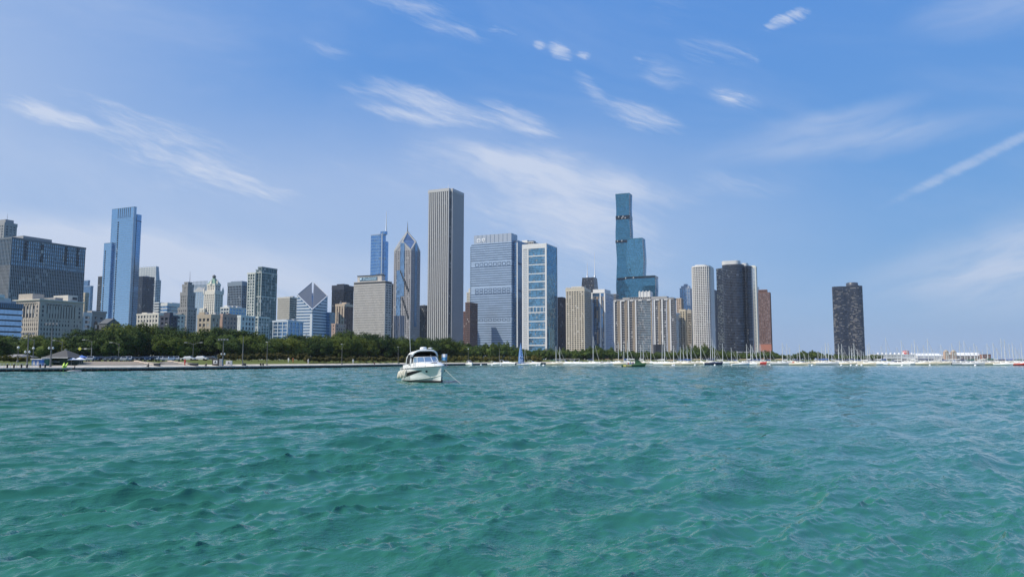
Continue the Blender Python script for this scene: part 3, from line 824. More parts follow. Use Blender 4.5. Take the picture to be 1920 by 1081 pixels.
def special_left():
    # white flared office tower far behind
    b = Bld('office_tower', 'building', 'pale banded tower with white flared crown behind the dark blue slab', 265, 292, 302, 524.5, 1750, None, 'white flared tower')
    b.vol(-b.w, 0, 0, b.d, 0, b.H, MIDG, paint('pale_grey_band', (.50, .52, .54), .7), 3.9, 1.7, .15, 4.5, .6, .2)
    x0, x1 = b.x(250, 524), b.x(291, 524)
    zt = b.z(497.5)
    for k in range(9):                                   # ribs that flare out downward
        f = k / 8
        xt, xb = x0 + (x1 - 6 - x0) * f, x0 + (x1 - x0) * f
        MB().tube([(xt, 6, zt), (xt + (xb - xt) * .25, 5, b.H + (zt - b.H) * .45), (xb, 2, b.H)], 1.1, 4).obj('crown_rib', BRIGHT, b.e)
    MB().hexa([(x0, 3, b.H), (x1 - .8, 3, b.H), (x1 - .8, b.d * .9, b.H), (x0, b.d * .9, b.H)], [(x0, 6, zt - 1), (x1 - 6, 6, zt - 1), (x1 - 6, b.d * .9, zt - 1), (x0, b.d * .9, zt - 1)]).obj('crown', paint('crown_panel', (.36, .39, .42), .6), b.e)
    for k in range(6):
        z = b.H + (zt - b.H) * (k + 1) / 7
        b.part('crown_band', BRIGHT, x0 - .2, x1 - 1.5 - 4.5 * k / 6, 2.2 + 3 * k / 6, 4 + 3 * k / 6, z, z + 1.1)
    b.done()
    # grey art deco tower
    b = Bld('art_deco_tower', 'building', 'grey stone art deco tower with stepped shoulders and thin roof mast', 338.5, 352, 366, 548, 900, None, 'grey art deco tower')
    o = dict(fh=3.7, band=1.7, bw=3.6, pw=2.0, po=.25)
    w, d, H = b.w, b.d, b.H
    b.vol(-w, 0, 0, d, 0, H, DARKG, GREYST, **o, top=4)
    b.vol(-w * .86, -w * .1, d * .1, d * .86, H + .6, b.z(533), DARKG, GREYST, 4.5, 2.4, .15, 6, 4, .3, top=3)
    b.vol(-w * .72, -w * .22, d * .2, d * .75, b.z(533) + .6, b.z(528.5), DARKG, GREYST, 9, 2, .15, 3, 2, .3, top=1)
    b.vol(-w * 1.15, w * .16, -d * .1, d * 1.1, 0, b.z(577), DARKG, GREYST, **o, top=2.5)
    b.vol(-w * 1.5, -w * .4, -d * .3, d * .4, 0, b.z(588), DARKG, GREYST, 3.7, 2.3, .15, 6, 5, .3, top=2.5)
    b.mast(-w * .3, d * .5, b.z(528), b.z(507), .35, STEELG)
    b.done()
    # light glass tower with gable front
    b = Bld('glass_tower', 'building', 'pale glass tower with gabled front and pillared roof crown behind the gothic tower', 358, 383, 394, 546, 1650, None, 'pale gabled tower')
    w, d, H = b.w, b.d, b.H
    PG = glass('pale_mirror', (.46, .53, .58), (2.4, 3.9), .7, .12, .15)
    b.vol(-w, 0, 0, d, 0, H, PG, paint('pale_frame', (.50, .53, .55), .6), 3.9, .4, .1, 7, .8, .3)
    MB().add([(-w * .85, -.6, H), (-.5, -.6, H), (-w * .42, -.6, b.z(537)), (-w * .85, d * .4, H), (-.5, d * .4, H), (-w * .42, d * .4, b.z(537))],
             [(0, 1, 2), (5, 4, 3), (0, 2, 5, 3), (1, 4, 5, 2), (0, 3, 4, 1)]).obj('gable', paint('gable_stone', (.48, .47, .46), .7), b.e)
    b.box('crown', PG, -w * .95, -w * .05, d * .4, d * .9, H, b.z(533, d * .5))
    for k in range(11):
        b.part('crown_pillar', paint('crown_pillar_grey', (.34, .38, .41), .6), -w + w * k / 10 - .7, -w + w * k / 10 + .7, d * .36, d * .42, H, b.z(526, d * .4))
    b.done()
    # white gothic tower, green roof
    b = Bld('gothic_tower', 'building', 'white terracotta gothic tower under a green pyramid roof', 383, 403.5, 418, 545, 1080, None, 'white gothic tower')
    w, d, H = b.w, b.d, b.H
    TC = paint('white_terracotta', (.66, .61, .53), .8)
    b.vol(-w, 0, 0, d, 0, H, MIDG, TC, 3.7, 1.5, .12, 4.2, 2.1, .55, top=5)
    z1 = b.z(532)
    b.vol(-w * .84, -w * .14, d * .14, d * .84, H + .6, z1, MIDG, TC, 3.7, 1.5, .12, 3.6, 1.9, .5, top=2)
    ap, cxx, cyy = b.z(519), -w * .49, d * .49
    q = [(-w * .86, d * .12), (-w * .12, d * .12), (-w * .12, d * .86), (-w * .86, d * .86)]
    m = [(cxx + (x - cxx) * .16, cyy + (y - cyy) * .16) for x, y in q]
    MB().hexa([(x, y, z1 + .6) for x, y in q], [(x, y, ap) for x, y in m]).obj('roof', GREENR, b.e)
    MB().lathe([(2.4, ap), (2.6, ap + 2.5), (.3, ap + 4.5)], 8, (cxx, cyy)).obj('lantern', SLATE, b.e)
    for x, y in ((cxx, d * .16), (-w * .17, cyy)):
        MB().add([(x - 2, y - 2, z1), (x + 2, y - 2, z1), (x + 2, y + 2, z1), (x - 2, y + 2, z1), (x, y, z1 + 8)], [(0, 1, 4), (1, 2, 4), (2, 3, 4), (3, 0, 4), (0, 3, 2, 1)]).obj('dormer', TC, b.e)
    for x, y in ((-w, 0), (0, 0), (0, d), (-w, d)):
        MB().lathe([(1.6, H - 4), (1.6, H + 2), (.1, H + 7)], 6, (x, y)).obj('pinnacle', TC, b.e)
    b.vol(-w * 1.15, -w * .75, -d * .25, d * .3, 0, b.z(578), DARKG, TC, 3.8, 1.6, .12, 4, 2, .4, top=2)
    b.done()
    # green glass condominium
    b = Bld('condominium_tower', 'building', 'green glass condominium tower with pale gridded side standing behind the park trees', 468, 490.5, 519.5, 510, 800, None, 'green glass condominium')
    w, d, H = b.w, b.d, b.H
    fr = paint('condo_frame', (.56, .57, .52), .7)
    b.box('glazing', GREENG, -w, 0, 0, d, 0, H)
    b.vol(-w - 1, -w * .42, -1.5, d * .4, 0, H - .5, GREENG, fr, 3.25, .8, .12, 3.7, .9, .4, top=1.4)
    k = 0; z = H
    while z > 2:
        big = k % 8 == 0
        if big: b.part('floor_ledge', fr, -w * .42 + .5, .45, -.45, d + .3, z - .7, z + .15)
        else: b.box('spandrel', paint('condo_spandrel', (.16, .22, .22), .4), -w * .42 + .5, .15, -.15, d + .15, z - .6, z)
        k += 1; z -= 3.25
    for y in np.linspace(0, d, 12): b.box('mullion', fr if int(y) % 3 == 0 else paint('condo_mullion', (.22, .28, .28), .4), -.05, .3, y - .14, y + .14, 0, H)
    for x in (-w * .4, -w * .2, -.2): b.box('mullion', fr, x - .2, x + .2, -.3, .05, 0, H)
    zt = b.z(500.5)
    b.vol(-w * .30, 0, .3, d - .3, H + .3, zt, GREENG, paint('condo_crown', (.20, .25, .26), .5), 6, .5, .1, 3, .7, .3, top=.8)
    b.vol(-w * .62, -w * .34, 3, d * .5, H + .3, b.z(504.5), GREENG, paint('condo_crown', (0, 0, 0)), 6, .5, .1, 3, .7, .3, top=.8)
    x0 = b.x(472, 595)
    b.vol(-w * .9, 6, -9, d * .3, 0, b.z(594, -9), GREENG, fr, 3.4, .6, .12, 4.2, .8, .3)
    b.done()
    # diamond topped tower
    b = Bld('diamond_topped_tower', 'building', 'striped tower cut by a slanting diamond shaped roof with a slot at its peak', 556.5, 585.5, 613.5, 581, 1000, None, 'diamond topped tower')
    w, d, H = b.w, b.d, b.H
    zSW = at(558, 552, b.Y + w * .407).z - CITY
    zNE = at(612, 556, b.Y + d * .914).z - CITY
    zside = (zSW + zNE) / 2
    zNW = 2 * zside - H
    zp = lambda x, y: H + (zside - H) * (-x / w) + (zside - H) * (y / d)
    body = glass('stripe_glass', (.13, .24, .38), (2, 3.9), .6, .1, .3)
    stripe = paint('stripe_panel', (.55, .58, .62), .5, .06)
    b.get('glazing', body).prism([(-w, 0), (0, 0), (0, d), (-w, d)], 0, [zSW * 0 + zp(-w, 0), H, zp(0, d), zp(-w, d) - 26])
    fh = 3.95; z = 4
    while z < zside - 1:
        t = max(0.0, (z + 2 - H) / (zside - H))
        x1 = -w * t; y0 = d * t
        b.part('stripe', stripe, -w - .3, x1 + (.3 if t == 0 else 0), -.3, .05, z, z + 2.05)
        if t == 0: b.part('stripe', stripe, -.05, .3, .05, d + .3, z, z + 2.05)
        else: b.part('stripe', stripe, -.05, .3, y0, d + .3, z, z + 2.05)
        z += fh
    b.part('corner_panel', stripe, -w * .12, .45, -.45, d * .05, 0, H - 6)
    roofm = paint('roof_panel', (.22, .245, .275), .35, .06, .3, .4)
    g = 1.0
    # two halves of the slanting roof, parted along the diagonal
    for pts in ([(-w, 0), (0, 0), (-w, d - 2 * g)], [(0, 0), (0, d), (-w + 2 * g, d)]):
        c = Vector((sum(p[0] for p in pts) / 3, sum(p[1] for p in pts) / 3))
        pts = [Vector(p) for p in pts]
        out = []
        for p in pts:
            out.append((min(max(p.x, -w + .06), -.06), min(max(p.y, .06), d - .06)))
        m = MB(); m.loft([[(*p, zp(*p) - 14) for p in out], [(*p, zp(*p) + .8) for p in out]], smooth=False); m.obj('roof', roofm, b.e)
    f6 = [(-.07, .07), (-w * .62, .07), (-w * .62, d * .62), (-.07, d * .62)]
    MB().loft([[(*p, zp(*p) - 9) for p in f6], [(*p, zp(*p) - .6) for p in f6]], smooth=False).obj('groove', paint('groove_panel', (.30, .33, .37), .4), b.e)
    n = 15
    for k in range(1, n):                                # standing seams run up the slope
        f = k / n
        a, c2 = Vector((-w * f, 0)), Vector((-w, d * (1 - f)))
        for a, c2 in ((Vector((-w * f, 0)), Vector((-w, d * (1 - f) - 2 * g))), (Vector((0, d * f)), Vector((-w * (1 - f) + 2 * g, d)))):
            if (c2 - a).length < 4: continue
            MB().tube([(a.x, a.y, zp(a.x, a.y) + .9), (c2.x, c2.y, zp(c2.x, c2.y) + .9)], .28, 4).obj('roof_seam', paint('seam_metal', (.12, .13, .15), .5), b.e)
    for a, c2 in (((0, 0), (-w, 0)), ((0, 0), (0, d)), ((-w, 0), (-w, d - 2 * g)), ((0, d), (-w + 2 * g, d))):
        MB().tube([(a[0], a[1], zp(*a) + .6), (c2[0], c2[1], zp(*c2) + .6)], .9, 4).obj('roof_edge', stripe, b.e)
    b.part('annex', BLUEG, .2, 6, d - 2, d + 10, 0, H * .98)
    b.done()
special_left()

def text_mesh(word, size, mat, parent, loc, rot, name='lettering', depth=.08):
    cu_ = bpy.data.curves.new(name, 'FONT')
    cu_.body = word; cu_.size = size; cu_.extrude = depth; cu_.align_x = 'CENTER'; cu_.align_y = 'CENTER'
    tmp = bpy.data.objects.new('tmp', cu_); COL.objects.link(tmp)
    dg = bpy.context.evaluated_depsgraph_get(); dg.update()
    me = bpy.data.meshes.new_from_object(tmp.evaluated_get(dg))
    bpy.data.objects.remove(tmp)
    me.name = name
    me.materials.clear(); me.materials.append(mat)
    o = link(name, me, parent)
    o.location = loc; o.rotation_euler = rot
    return o

def rounded(x0, x1, y0, y1, r, n=6):
    pts = []
    for cx_, cy_, a0 in ((x1 - r, y0 + r, -90), (x1 - r, y1 - r, 0), (x0 + r, y1 - r, 90), (x0 + r, y0 + r, 180)):
        for k in range(n + 1):
            a = R(a0 + 90 * k / n)
            pts.append((cx_ + r * math.cos(a), cy_ + r * math.sin(a)))
    return pts

def middle():
    # beige office slab with roof sign
    b = Bld('office_slab', 'building', 'beige gridded office slab with a lettered sign on its rooftop box', 664, 722.5, 734.5, 526.5, 1130, None, short='beige office slab with roof sign')
    w, d, H = b.w, b.d, b.H
    ST = paint('slab_limestone', (.50, .46, .42), .85)
    b.vol(-w, 0, 0, d, 0, H - 4, MIDG, ST, 3.75, 1.75, .15, 2.1, 1.15, .35, bwE=d * .5, pwE=1.6, top=1.5)
    b.part('crown', DARKM, -w - .2, .2, -.2, d + .2, H - 3.4, H - .6)
    b.part('parapet', ST, -w - .5, .5, -.5, d + .5, H - .6, H + .5)
    x0, x1 = b.x(666.5), b.x(712)
    zt = b.z(515.5, 6)
    b.part('penthouse', ST, x0, x1, 5, d * .8, H + .5, zt)
    b.part('penthouse_roof', DARKM, x0 - .6, x1 + .6, 4.5, d * .82, zt, zt + 1.2)
    sx0, sx1 = b.x(671), b.x(704)
    b.part('sign_panel', paint('sign_blue_panel', (.10, .17, .23), .4), sx0, sx1, 4.5, 5.0, H + 2.2, zt - 1.6)
    lm = paint('sign_letters', (.45, .62, .72), .4, .05)
    text_mesh('Prudential', (zt - H - 3.8) * 1.0, lm, b.e, ((sx0 + sx1) / 2 + 2.4, 4.4, (H + zt) / 2 + .3), (R(90), 0, 0))
    MB().lathe([(.1, 0), (2.0, 0), (2.0, .4), (.1, .4)], 14).obj('logo', lm, b.e)
    lo = bpy.data.objects['logo']; lo.location = (sx0 + 2.6, 4.5, (H + zt) / 2 + .3); lo.rotation_euler = (R(90), 0, 0)
    for k, px in enumerate((700, 704, 708, 711)):                # white roof dishes
        MB().lathe([(.2, 0), (1.0, .4), (1.5, 1.6)], 10, (b.x(px), 9)).obj('roof_dish', STEELW, b.e).location.z = zt + 1.2 + .4 * (k % 2)
    b.done()
    # blue tower with rounded west end and spire
    b = Bld('glass_skyscraper', 'building', 'rounded blue glass skyscraper with a thin white spire behind the beige office slab', 692, 716, 727, 438, 1900, None, short='rounded blue skyscraper')
    w, d, H = b.w, b.d, b.H
    G = glass('spire_tower_blue', (.20, .37, .60), (2, 3.9), .85, .07, .2, .02, .01)
    FR = paint('spire_tower_line', (.30, .40, .54), .4, .05, .3, .3)
    body = rounded(-w, 0, 0, d, min(w, d) * .42)
    b.poly('glazing', G, body, 0, H, True)
    b.rings('spandrel', FR, body, 6, H, 8, .7, .12)
    b.rings('parapet', SILVER, body, H - 2, H + .2, 9, 2.0, .35)
    z2 = b.z(432.5)
    core = rounded(b.x(708), b.x(719.5), d * .3, d * .8, 6)
    b.poly('glazing', G, core, H, z2, True)
    east = rounded(-w * .25, b.x(719), d * .35, d * 1.0, 5)
    b.poly('glazing', G, east, 0, H - 18, True)
    b.rings('spandrel', FR, east, 6, H - 18, 8, .7, .12)
    b.part('fin', SILVER, -1.6, 1.2, d * .02, d * .12, 0, H + 1)
    xm, ym = b.x(718.5), d * .5
    MB().tube([(xm, ym, z2), (xm, ym, z2 + 22), (xm, ym, b.z(397, d * .5))], [2.0, 1.2, .5], 8).obj('spire', STEELW, b.e)
    b.done()
    # pointed granite tower
    b = Bld('pointed_skyscraper', 'building', 'granite skyscraper with a stepped pyramid peak and needle spire', 739, 771, 788, 469, 1300, None, short='pointed granite skyscraper')
    w, d, H = b.w, b.d, b.H
    GR = paint('rose_granite', (.37, .345, .345), .6)
    zc = H + (b.z(452) - H)
    ap = b.z(434, d * .5)
    b.vol(-w, 0, 0, d, 0, H, DARKG, GR, 3.9, .95, .12, 3.3, 1.7, .35, top=0)
    cx_, cy_ = -w / 2, d / 2
    roofg = glass('peak_glass', (.26, .34, .44), (3, 3), .7, .1, .25)
    C4 = [(-w, 0), (0, 0), (0, d), (-w, d)]
    M4 = [(cx_, 0), (0, cy_), (cx_, d), (-w, cy_)]
    vs, fs = [(cx_, cy_, ap)], []
    for k in range(4):
        vs += [(*C4[k], H), (*M4[k], zc)]
    for k in range(4):
        c, m_, mp_ = 1 + 2 * k, 2 + 2 * k, 2 + 2 * ((k - 1) % 4)
        fs += [(0, mp_, c), (0, c, m_)]
    MB().add(vs, fs).obj('peak', roofg, b.e)
    wall = MB()
    for k in range(4):
        c2 = (k + 1) % 4
        wall.add([(*C4[k], H), (*C4[c2], H), (*M4[k], zc)], [(0, 1, 2)])
    wall.obj('gable_wall', GR, b.e)
    # steps along the gables and ridges
    stp = paint('pale_step', (.46, .45, .44), .6)
    for k in range(4):
        for a, za in ((C4[k], H), (C4[(k + 1) % 4], H)):
            for i in range(7):
                f = (i + .5) / 7
                p = Vector(a).lerp(Vector(M4[k]), f); z = za + (zc - za) * f
                q = p.lerp(Vector((cx_, cy_)), .04)
                b.part('gable_step', stp, q.x - 1.3, q.x + 1.3, q.y - 1.3, q.y + 1.3, z - 2.0, z + 1.9)
        for i in range(9):
            f = (i + .3) / 9
            p = Vector(M4[k]).lerp(Vector((cx_, cy_)), f); z = zc + (ap - zc) * f
            b.part('ridge_step', stp, p.x - 1.1, p.x + 1.1, p.y - 1.1, p.y + 1.1, z - 1.2, z + 1.9)
    # blue glass bays in the middle of each face
    bay = glass('bay_glass', (.24, .36, .50), (2, 3.9), .75, .08, .2)
    b.part('bay', bay, cx_ - w * .12, cx_ + w * .12, -.8, .1, H * .58, zc - 2)
    b.part('bay', bay, -.1, .8, cy_ - d * .12, cy_ + d * .14, H * .3, zc - 2)
    b.part('bay', bay, -w * .82, -w * .58, -.75, .1, H * .40, H * .82)
    navy = glass('navy_bay', (.05, .075, .13), (2, 3.9), .5, .1, .3)
    b.part('bay', navy, -w * .97, -w * .30, -.6, .1, 0, H * .40)
    for k in range(7): b.part('bay_rib', GR if k % 3 == 0 else paint('navy_rib', (.12, .14, .18), .5), -w * (.95 - .105 * k), -w * (.95 - .105 * k) + .8, -.95, -.5, 0, H * .40)
    for i in range(8):                                   # dark stair of setbacks across the south face
        f = i / 7
        for zoff, xs, xe in ((.80, -.62, -.18), (.55, -.5, -.16)):
            x = w * (xs + (xe - xs) * f); z = H * (zoff - .17 * f)
            b.part('setback', DARKM, x, x + w * .075, -.95, -.3, z - 2, z + 3.4)
    MB().tube([(cx_, cy_, ap - 2), (cx_, cy_, ap + 6), (cx_, cy_, b.z(413, d * .5))], [1.4, .8, .15], 6).obj('spire', STEELG, b.e)
    b.done()
    # white striped skyscraper
    b = Bld('striped_skyscraper', 'building', 'tallest pale grey skyscraper with close vertical stone fins and flat top', 802, 845.5, 870, 351.5, 1490, None, short='pale striped skyscraper')
    w, d, H = b.w, b.d, b.H
    GRN = paint('white_granite', (.475, .46, .445), .75, .06, .1)
    SP = paint('granite_spandrel', (.28, .275, .27), .7)
    body = [(-w, 3.5), (-w + 3.5, 3.5), (-w + 3.5, 0), (-3.5, 0), (-3.5, 3.5), (0, 3.5), (0, d - 3.5), (-3.5, d - 3.5), (-3.5, d), (-w + 3.5, d), (-w + 3.5, d - 3.5), (-w, d - 3.5)]
    b.poly('glazing', glass('stripe_window', (.13, .135, .145), (1.4, 3.9), .2, .15, .4, .1), body, 0, H - 7)
    for i in range(84):
        z = 8 + i * 3.95
        if z > H - 9: break
        b.box('spandrel', SP, -w + 3.5, -3.5, -.1, .5, z, z + 1.7)
        b.box('spandrel', SP, -.5, .1, 3.5, d - 3.5, z, z + 1.7)
    n = 10
    for i in range(n + 1):
        a = -w + 3.5 + (w - 7 - 2.1) * i / n
        b.part('stone_fin', GRN, a, a + 2.1, -2.0, .05, 0, H - 7)
        a = 3.5 + (d - 7 - 2.1) * i / n
        b.part('stone_fin', GRN, -.05, 2.0, a, a + 2.1, 0, H - 7)
    b.part('crown', GRN, -w + 3.3, -3.3, -2.2, d + 1.4, H - 7, H - 1)
    b.part('crown', GRN, -w - 1.4, 2.2, 3.4, d - 3.4, H - 7.02, H - .98)
    b.part('roof', paint('roof_pale', (.6, .6, .58), .8), -w + 5, -5, 5, d - 5, H - 1.1, H + .6)
    xa = b.x(833)
    b.mast(xa, d * .3, H, H + 13, .5, STEELW)
    for k in range(6): b.mast(-w * (.15 + .14 * k), d * (.2 + .1 * (k % 3)), H, H + 3 + (k * 37 % 4), .25, STEELG)
    b.done()
    # blue banded tower with emblems
    b = Bld('banded_tower', 'building', 'broad blue grey banded office tower with two white emblems on its crown', 884, 959, 968, 455, 1330, depth=30, short='blue banded tower')
    w, d, H = b.w, b.d, b.H
    H = b.z(452.5)
    BG = glass('banded_glass', (.40, .50, .63), (9, 4.1), .25, .3, .08, 0, .006)
    LN = paint('band_dark_blue', (.07, .11, .18), .5, .1)  # dark blue of the floor bands and louvre frames
    b.box('glazing', BG, -w, 0, 0, d, 0, H)
    zs = [b.z(489), b.z(496.5)], [b.z(538), b.z(549)], [b.z(595.5), b.z(601.5)]
    z = H - 3; k = 0
    while z > 3:
        if not any(lo - 1 < z < hi + 1 for hi, lo in [(q[0], q[1]) for q in zs]):
            b.part('floor_band', LN, -w - .25, .25, -.25, d + .2, z, z + 1.35)
        z -= 4.15
    for hi, lo in zs:
        rows = 2 if hi - lo > 8 else 1
        for r_ in range(rows):
            h0 = lo + (hi - lo) * r_ / rows + .6; h1 = lo + (hi - lo) * (r_ + 1) / rows - .6
            for i in range(8):
                x0 = -w + w * (.10 + .112 * i)
                fr_ = MB()
                for q in ((x0, x0 + w * .085, h0, h0 + .7), (x0, x0 + w * .085, h1 - .7, h1), (x0, x0 + .7, h0 + .7, h1 - .7), (x0 + w * .085 - .7, x0 + w * .085, h0 + .7, h1 - .7)):
                    fr_.box(q[0], q[1], -.4, .05, q[2], q[3])
                fr_.obj('louvre_frame', LN, b.e)
    x0, zt = b.x(888.5, 441), b.z(436.5)
    b.part('crown', SILVER, x0, -.3, .2, d * .9, H, zt)
    for i in range(1, 9):
        x = x0 + (-.3 - x0) * i / 9
        b.part('crown_joint', paint('crown_joint_blue', (.16, .22, .31), .5), x - .35, x + .35, -.1, .3, H + .5, zt - .3)
    b.box('wall', BLUEP, -w - 4, -w + .3, 3, d, 0, H - 4)
    b.rings('floor_band', LN, [(-w - 4, 3), (-w, 3), (-w, d), (-w - 4, d)], 5, H - 6, 4.15, 1.2, .12)
    # emblems: a cross in a disc and a shield
    ew = paint('emblem_white', (.8, .8, .8), .5, .03)
    def emblem(px, shape):
        x, z = b.x(px, 446), b.z(446.5)
        if shape == 'cross':
            m = MB().prism([(4 * math.cos(a), 4 * math.sin(a)) for a in np.linspace(0, 2 * math.pi, 18)[:-1]], 0, .3)
            o = m.obj('emblem', ew, b.e)
            c = MB()
            c.box(-.9, .9, -3.0, 3.0, .3, .5); c.box(-3.0, -.9, -.9, .9, .3, .5); c.box(.9, 3.0, -.9, .9, .3, .5)
            c.obj('cross', SILVER, o)
        else:
            m = MB().prism([(-3.2, 3.2), (-3.2, -.2), (0, -4), (3.2, -.2), (3.2, 3.2), (0, 3.9)][::-1][::-1], 0, .3)
            o = m.obj('emblem', ew, b.e)
            c = MB(); c.box(-.5, .5, -2.4, 2.6, .3, .5); c.box(-2.2, -.5, .6, 1.4, .3, .5); c.box(.5, 2.2, .6, 1.4, .3, .5)
            c.obj('staff', SILVER, o)
        o.location = (x, .15, z); o.rotation_euler = (R(90), 0, 0)
    emblem(897.5, 'cross'); emblem(906.5, 'shield')
    # recessed dark strip, then the east wing, shade put into its darker glass
    x2 = b.x(966.5, 455)
    b.box('glazing', BLUEG, .3, x2, 7, d, 0, H - 2)
    b.rings('floor_band', LN, [(.4, 7), (x2, 7), (x2, d), (.4, d)], 5, H - 4, 4.15, 1.4, .15)
    b.part('white_edge', BRIGHT, x2 - .1, x2 + 1.6, 5.6, 7.6, 0, H - 2)
    ex = x2
    side = glass('side_panel', (.20, .25, .33), (3, 4.15), .4, .2, .2)
    dd = 74
    b.part('side_wing', side, x2 - 6, x2 + 1.0, 8, dd, 0, b.z(449.5) )
    for k in range(3):
        z = (zs[k][0] + zs[k][1]) / 2
        b.part('louvre_band', LN, x2 - 6.1, x2 + 1.3, 7.9, dd + .2, z - 2, z + 2)
    b.done()
    b = Bld('apartment_tower', 'building', 'white roofed tower peeking above and behind the white framed glass tower', 975, 1000, 1004, 453, 1700, 30, short='white roofed tower behind')
    b.vol(-b.w, 0, 0, b.d, 0, b.H, BLACKG, WHITE, 3.6, 1, .15, 4, .8, .3)
    b.part('penthouse', BRIGHT, -b.w * .9, -b.w * .5, 4, 16, b.H + .6, b.z(448.5))
    b.part('penthouse', DARKM, -b.w * .5, -1, 5, 18, b.H + .6, b.z(450.5))
    b.done()
    # white framed glass tower
    b = Bld('framed_tower', 'building', 'teal glass tower held in a bright white grid frame', 980, 1024.5, 1044, 456.5, 1240, None, short='white framed glass tower')
    w, d, H = b.w, b.d, b.H
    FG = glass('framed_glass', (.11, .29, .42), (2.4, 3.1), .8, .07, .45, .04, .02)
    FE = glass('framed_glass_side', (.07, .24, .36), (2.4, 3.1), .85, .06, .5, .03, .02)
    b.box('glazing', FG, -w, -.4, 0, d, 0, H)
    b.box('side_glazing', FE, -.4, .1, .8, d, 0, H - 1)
    xL = b.x(990.5)
    zw = [b.z(p) for p in (478.5, 495, 512, 527, 542, 557.5, 574.5, 585, 602, 617.5, 632.5, 647)]
    b.part('frame_beam', BRIGHT, -w - .8, .4, -.9, 1.5, b.z(464.5), H + .8)
    for x0, x1 in ((-w - .8, -w + 1.6), (xL - .8, xL + .7), (-2.4, .4)):
        b.part('frame_column', BRIGHT, x0, x1, -.9, 1.2, 0, b.z(464.5))
    for z in zw:
        b.part('frame_beam', BRIGHT, xL + .7, -2.4, -.7, 1.0, z - .8, z + .8)
    z = b.z(464.5) - 3.1
    while z > 3:
        b.box('balcony', BRIGHT, -w + 1.6, xL - .8, -.6, .5, z, z + 1.05)
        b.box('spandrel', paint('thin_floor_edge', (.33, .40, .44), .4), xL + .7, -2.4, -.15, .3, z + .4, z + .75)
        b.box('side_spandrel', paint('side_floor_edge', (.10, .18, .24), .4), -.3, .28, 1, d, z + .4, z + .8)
        b.box('balcony', paint('balcony_shade', (.40, .42, .44), .5), -w * .16, -2.4, -.5, .3, z + .2, z + 1.0)
        z -= 3.1
    for k in range(4): b.box('pier', BRIGHT, -w + 1.6 + (xL + w - 2.4) * (k + .5) / 4 - .5, -w + 1.6 + (xL + w - 2.4) * (k + .5) / 4 + .5, -.65, .4, 0, b.z(464.5))
    zz = b.z(585) - 1
    for k in range(5): b.part('frame_post', BRIGHT, xL + (-xL - 2.4) * (k + .5) / 5 - .35, xL + (-xL - 2.4) * (k + .5) / 5 + .35, -.6, .6, zw[7] + 1.0, zw[6] - 1.0)
    b.part('roof_edge', BRIGHT, -.6, .5, 1.6, d + .3, H - 1, H + .2)
    b.part('corner_post', BRIGHT, -.4, .6, d - .8, d + .4, 0, H - 1)
    b.mast(-1, d - 1, H, H + 8, .3, STEELW)
    b.part('podium_glass', glass('podium_teal', (.16, .36, .42), (2, 3), .6, .1, .4), .2, 3.2, 4, d * .55, 0, b.z(616))
    b.done()
    # black tapering tower with two white antennas
    b = Bld('tapering_tower', 'building', 'black tapering tower with two white antennas seen above the beige balcony tower', 1092, 1113, 1119.5, 519.5, 2350, None, short='black antenna tower')
    w, d, H = b.w, b.d, b.H
    e = 18
    MB().hexa([(-w - e, -e, 0), (e, -e, 0), (e, d + e, 0), (-w - e, d + e, 0)], [(-w, 0, H), (0, 0, H), (0, d, H), (-w, d, H)]).obj('tower_body', BLACKG, b.e)
    for k in range(20):
        f = k / 20 * .35; s_ = e * f
        z = H * (1 - f)
        b.box('spandrel', DARKM, -w - s_ - .3, s_ + .3, -s_ - .3, d + s_ + .3, z - 1.4, z)
    for k in range(9):
        f = k / 8
        MB().tube([(-w + w * f, -.3, H), (-w - e + (w + 2 * e) * f, -e - .3, 0)], .55, 4).obj('column', paint('warm_black', (.05, .05, .055), .5), b.e)
    for px, p in ((1098, 492), (1112, 472)):
        x = b.x(px)
        MB().tube([(x, d * .5, H), (x, d * .5, H + 18), (x, d * .5, b.z(p, d * .5))], [2.6, 1.4, .5], 8).obj('antenna', STEELW, b.e)
        MB().lathe([(4.0, H), (3.6, H + 7), (1.0, H + 8)], 10, (x, d * .5)).obj('antenna_base', SILVER, b.e)
    b.done()
    # beige balcony tower
    b = Bld('apartment_tower', 'building', 'beige apartment tower dotted with balconies and a white toothed roof', 1061, 1095.5, 1107.5, 540.5, 1150, None, short='beige balcony tower')
    w, d, H = b.w, b.d, b.H
    BT = paint('balcony_beige', (.55, .49, .38), .85)
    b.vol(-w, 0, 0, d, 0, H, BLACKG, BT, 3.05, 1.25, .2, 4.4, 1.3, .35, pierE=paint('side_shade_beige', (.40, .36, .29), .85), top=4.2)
    for k in range(7):
        f = k / 6
        b.part('roof_tooth', CREAM, -w + (w - 3.4) * f, -w + (w - 3.4) * f + 3.2, -.7, 2, H + .6, H + 2.4)
    b.part('penthouse', CREAM, -w * .75, -w * .15, 4, d * .7, H + .6, H + 4)
    b.part('podium', paint('podium_peach', (.52, .38, .27), .9), -w * .55, -w * .25, -3, -.5, 0, 12)
    b.done()
    # pale striped apartment tower
    b = Bld('apartment_tower', 'building', 'pale apartment tower with coloured reflections painted into vertical window strips and white roof box', 1106, 1133.5, 1149.5, 549, 1180, None, short='pale window-striped tower')
    w, d, H = b.w, b.d, b.H
    b.box('glazing', BLUEG, -w, 0, 0, d, 0, H)
    wp = paint('white_pier', (.66, .66, .64), .7)
    strips = [paint('copper_reflection', (.36, .24, .14), .4, .3), paint('strip_navy', (.04, .06, .11), .4, .2), paint('blue_reflection', (.22, .34, .52), .3, .2, .3, .3), paint('strip_grey', (.15, .15, .15), .5, .2)]  # orange and blue reflections on the panes, painted as coloured strips
    r = random.Random(5)
    n = 7
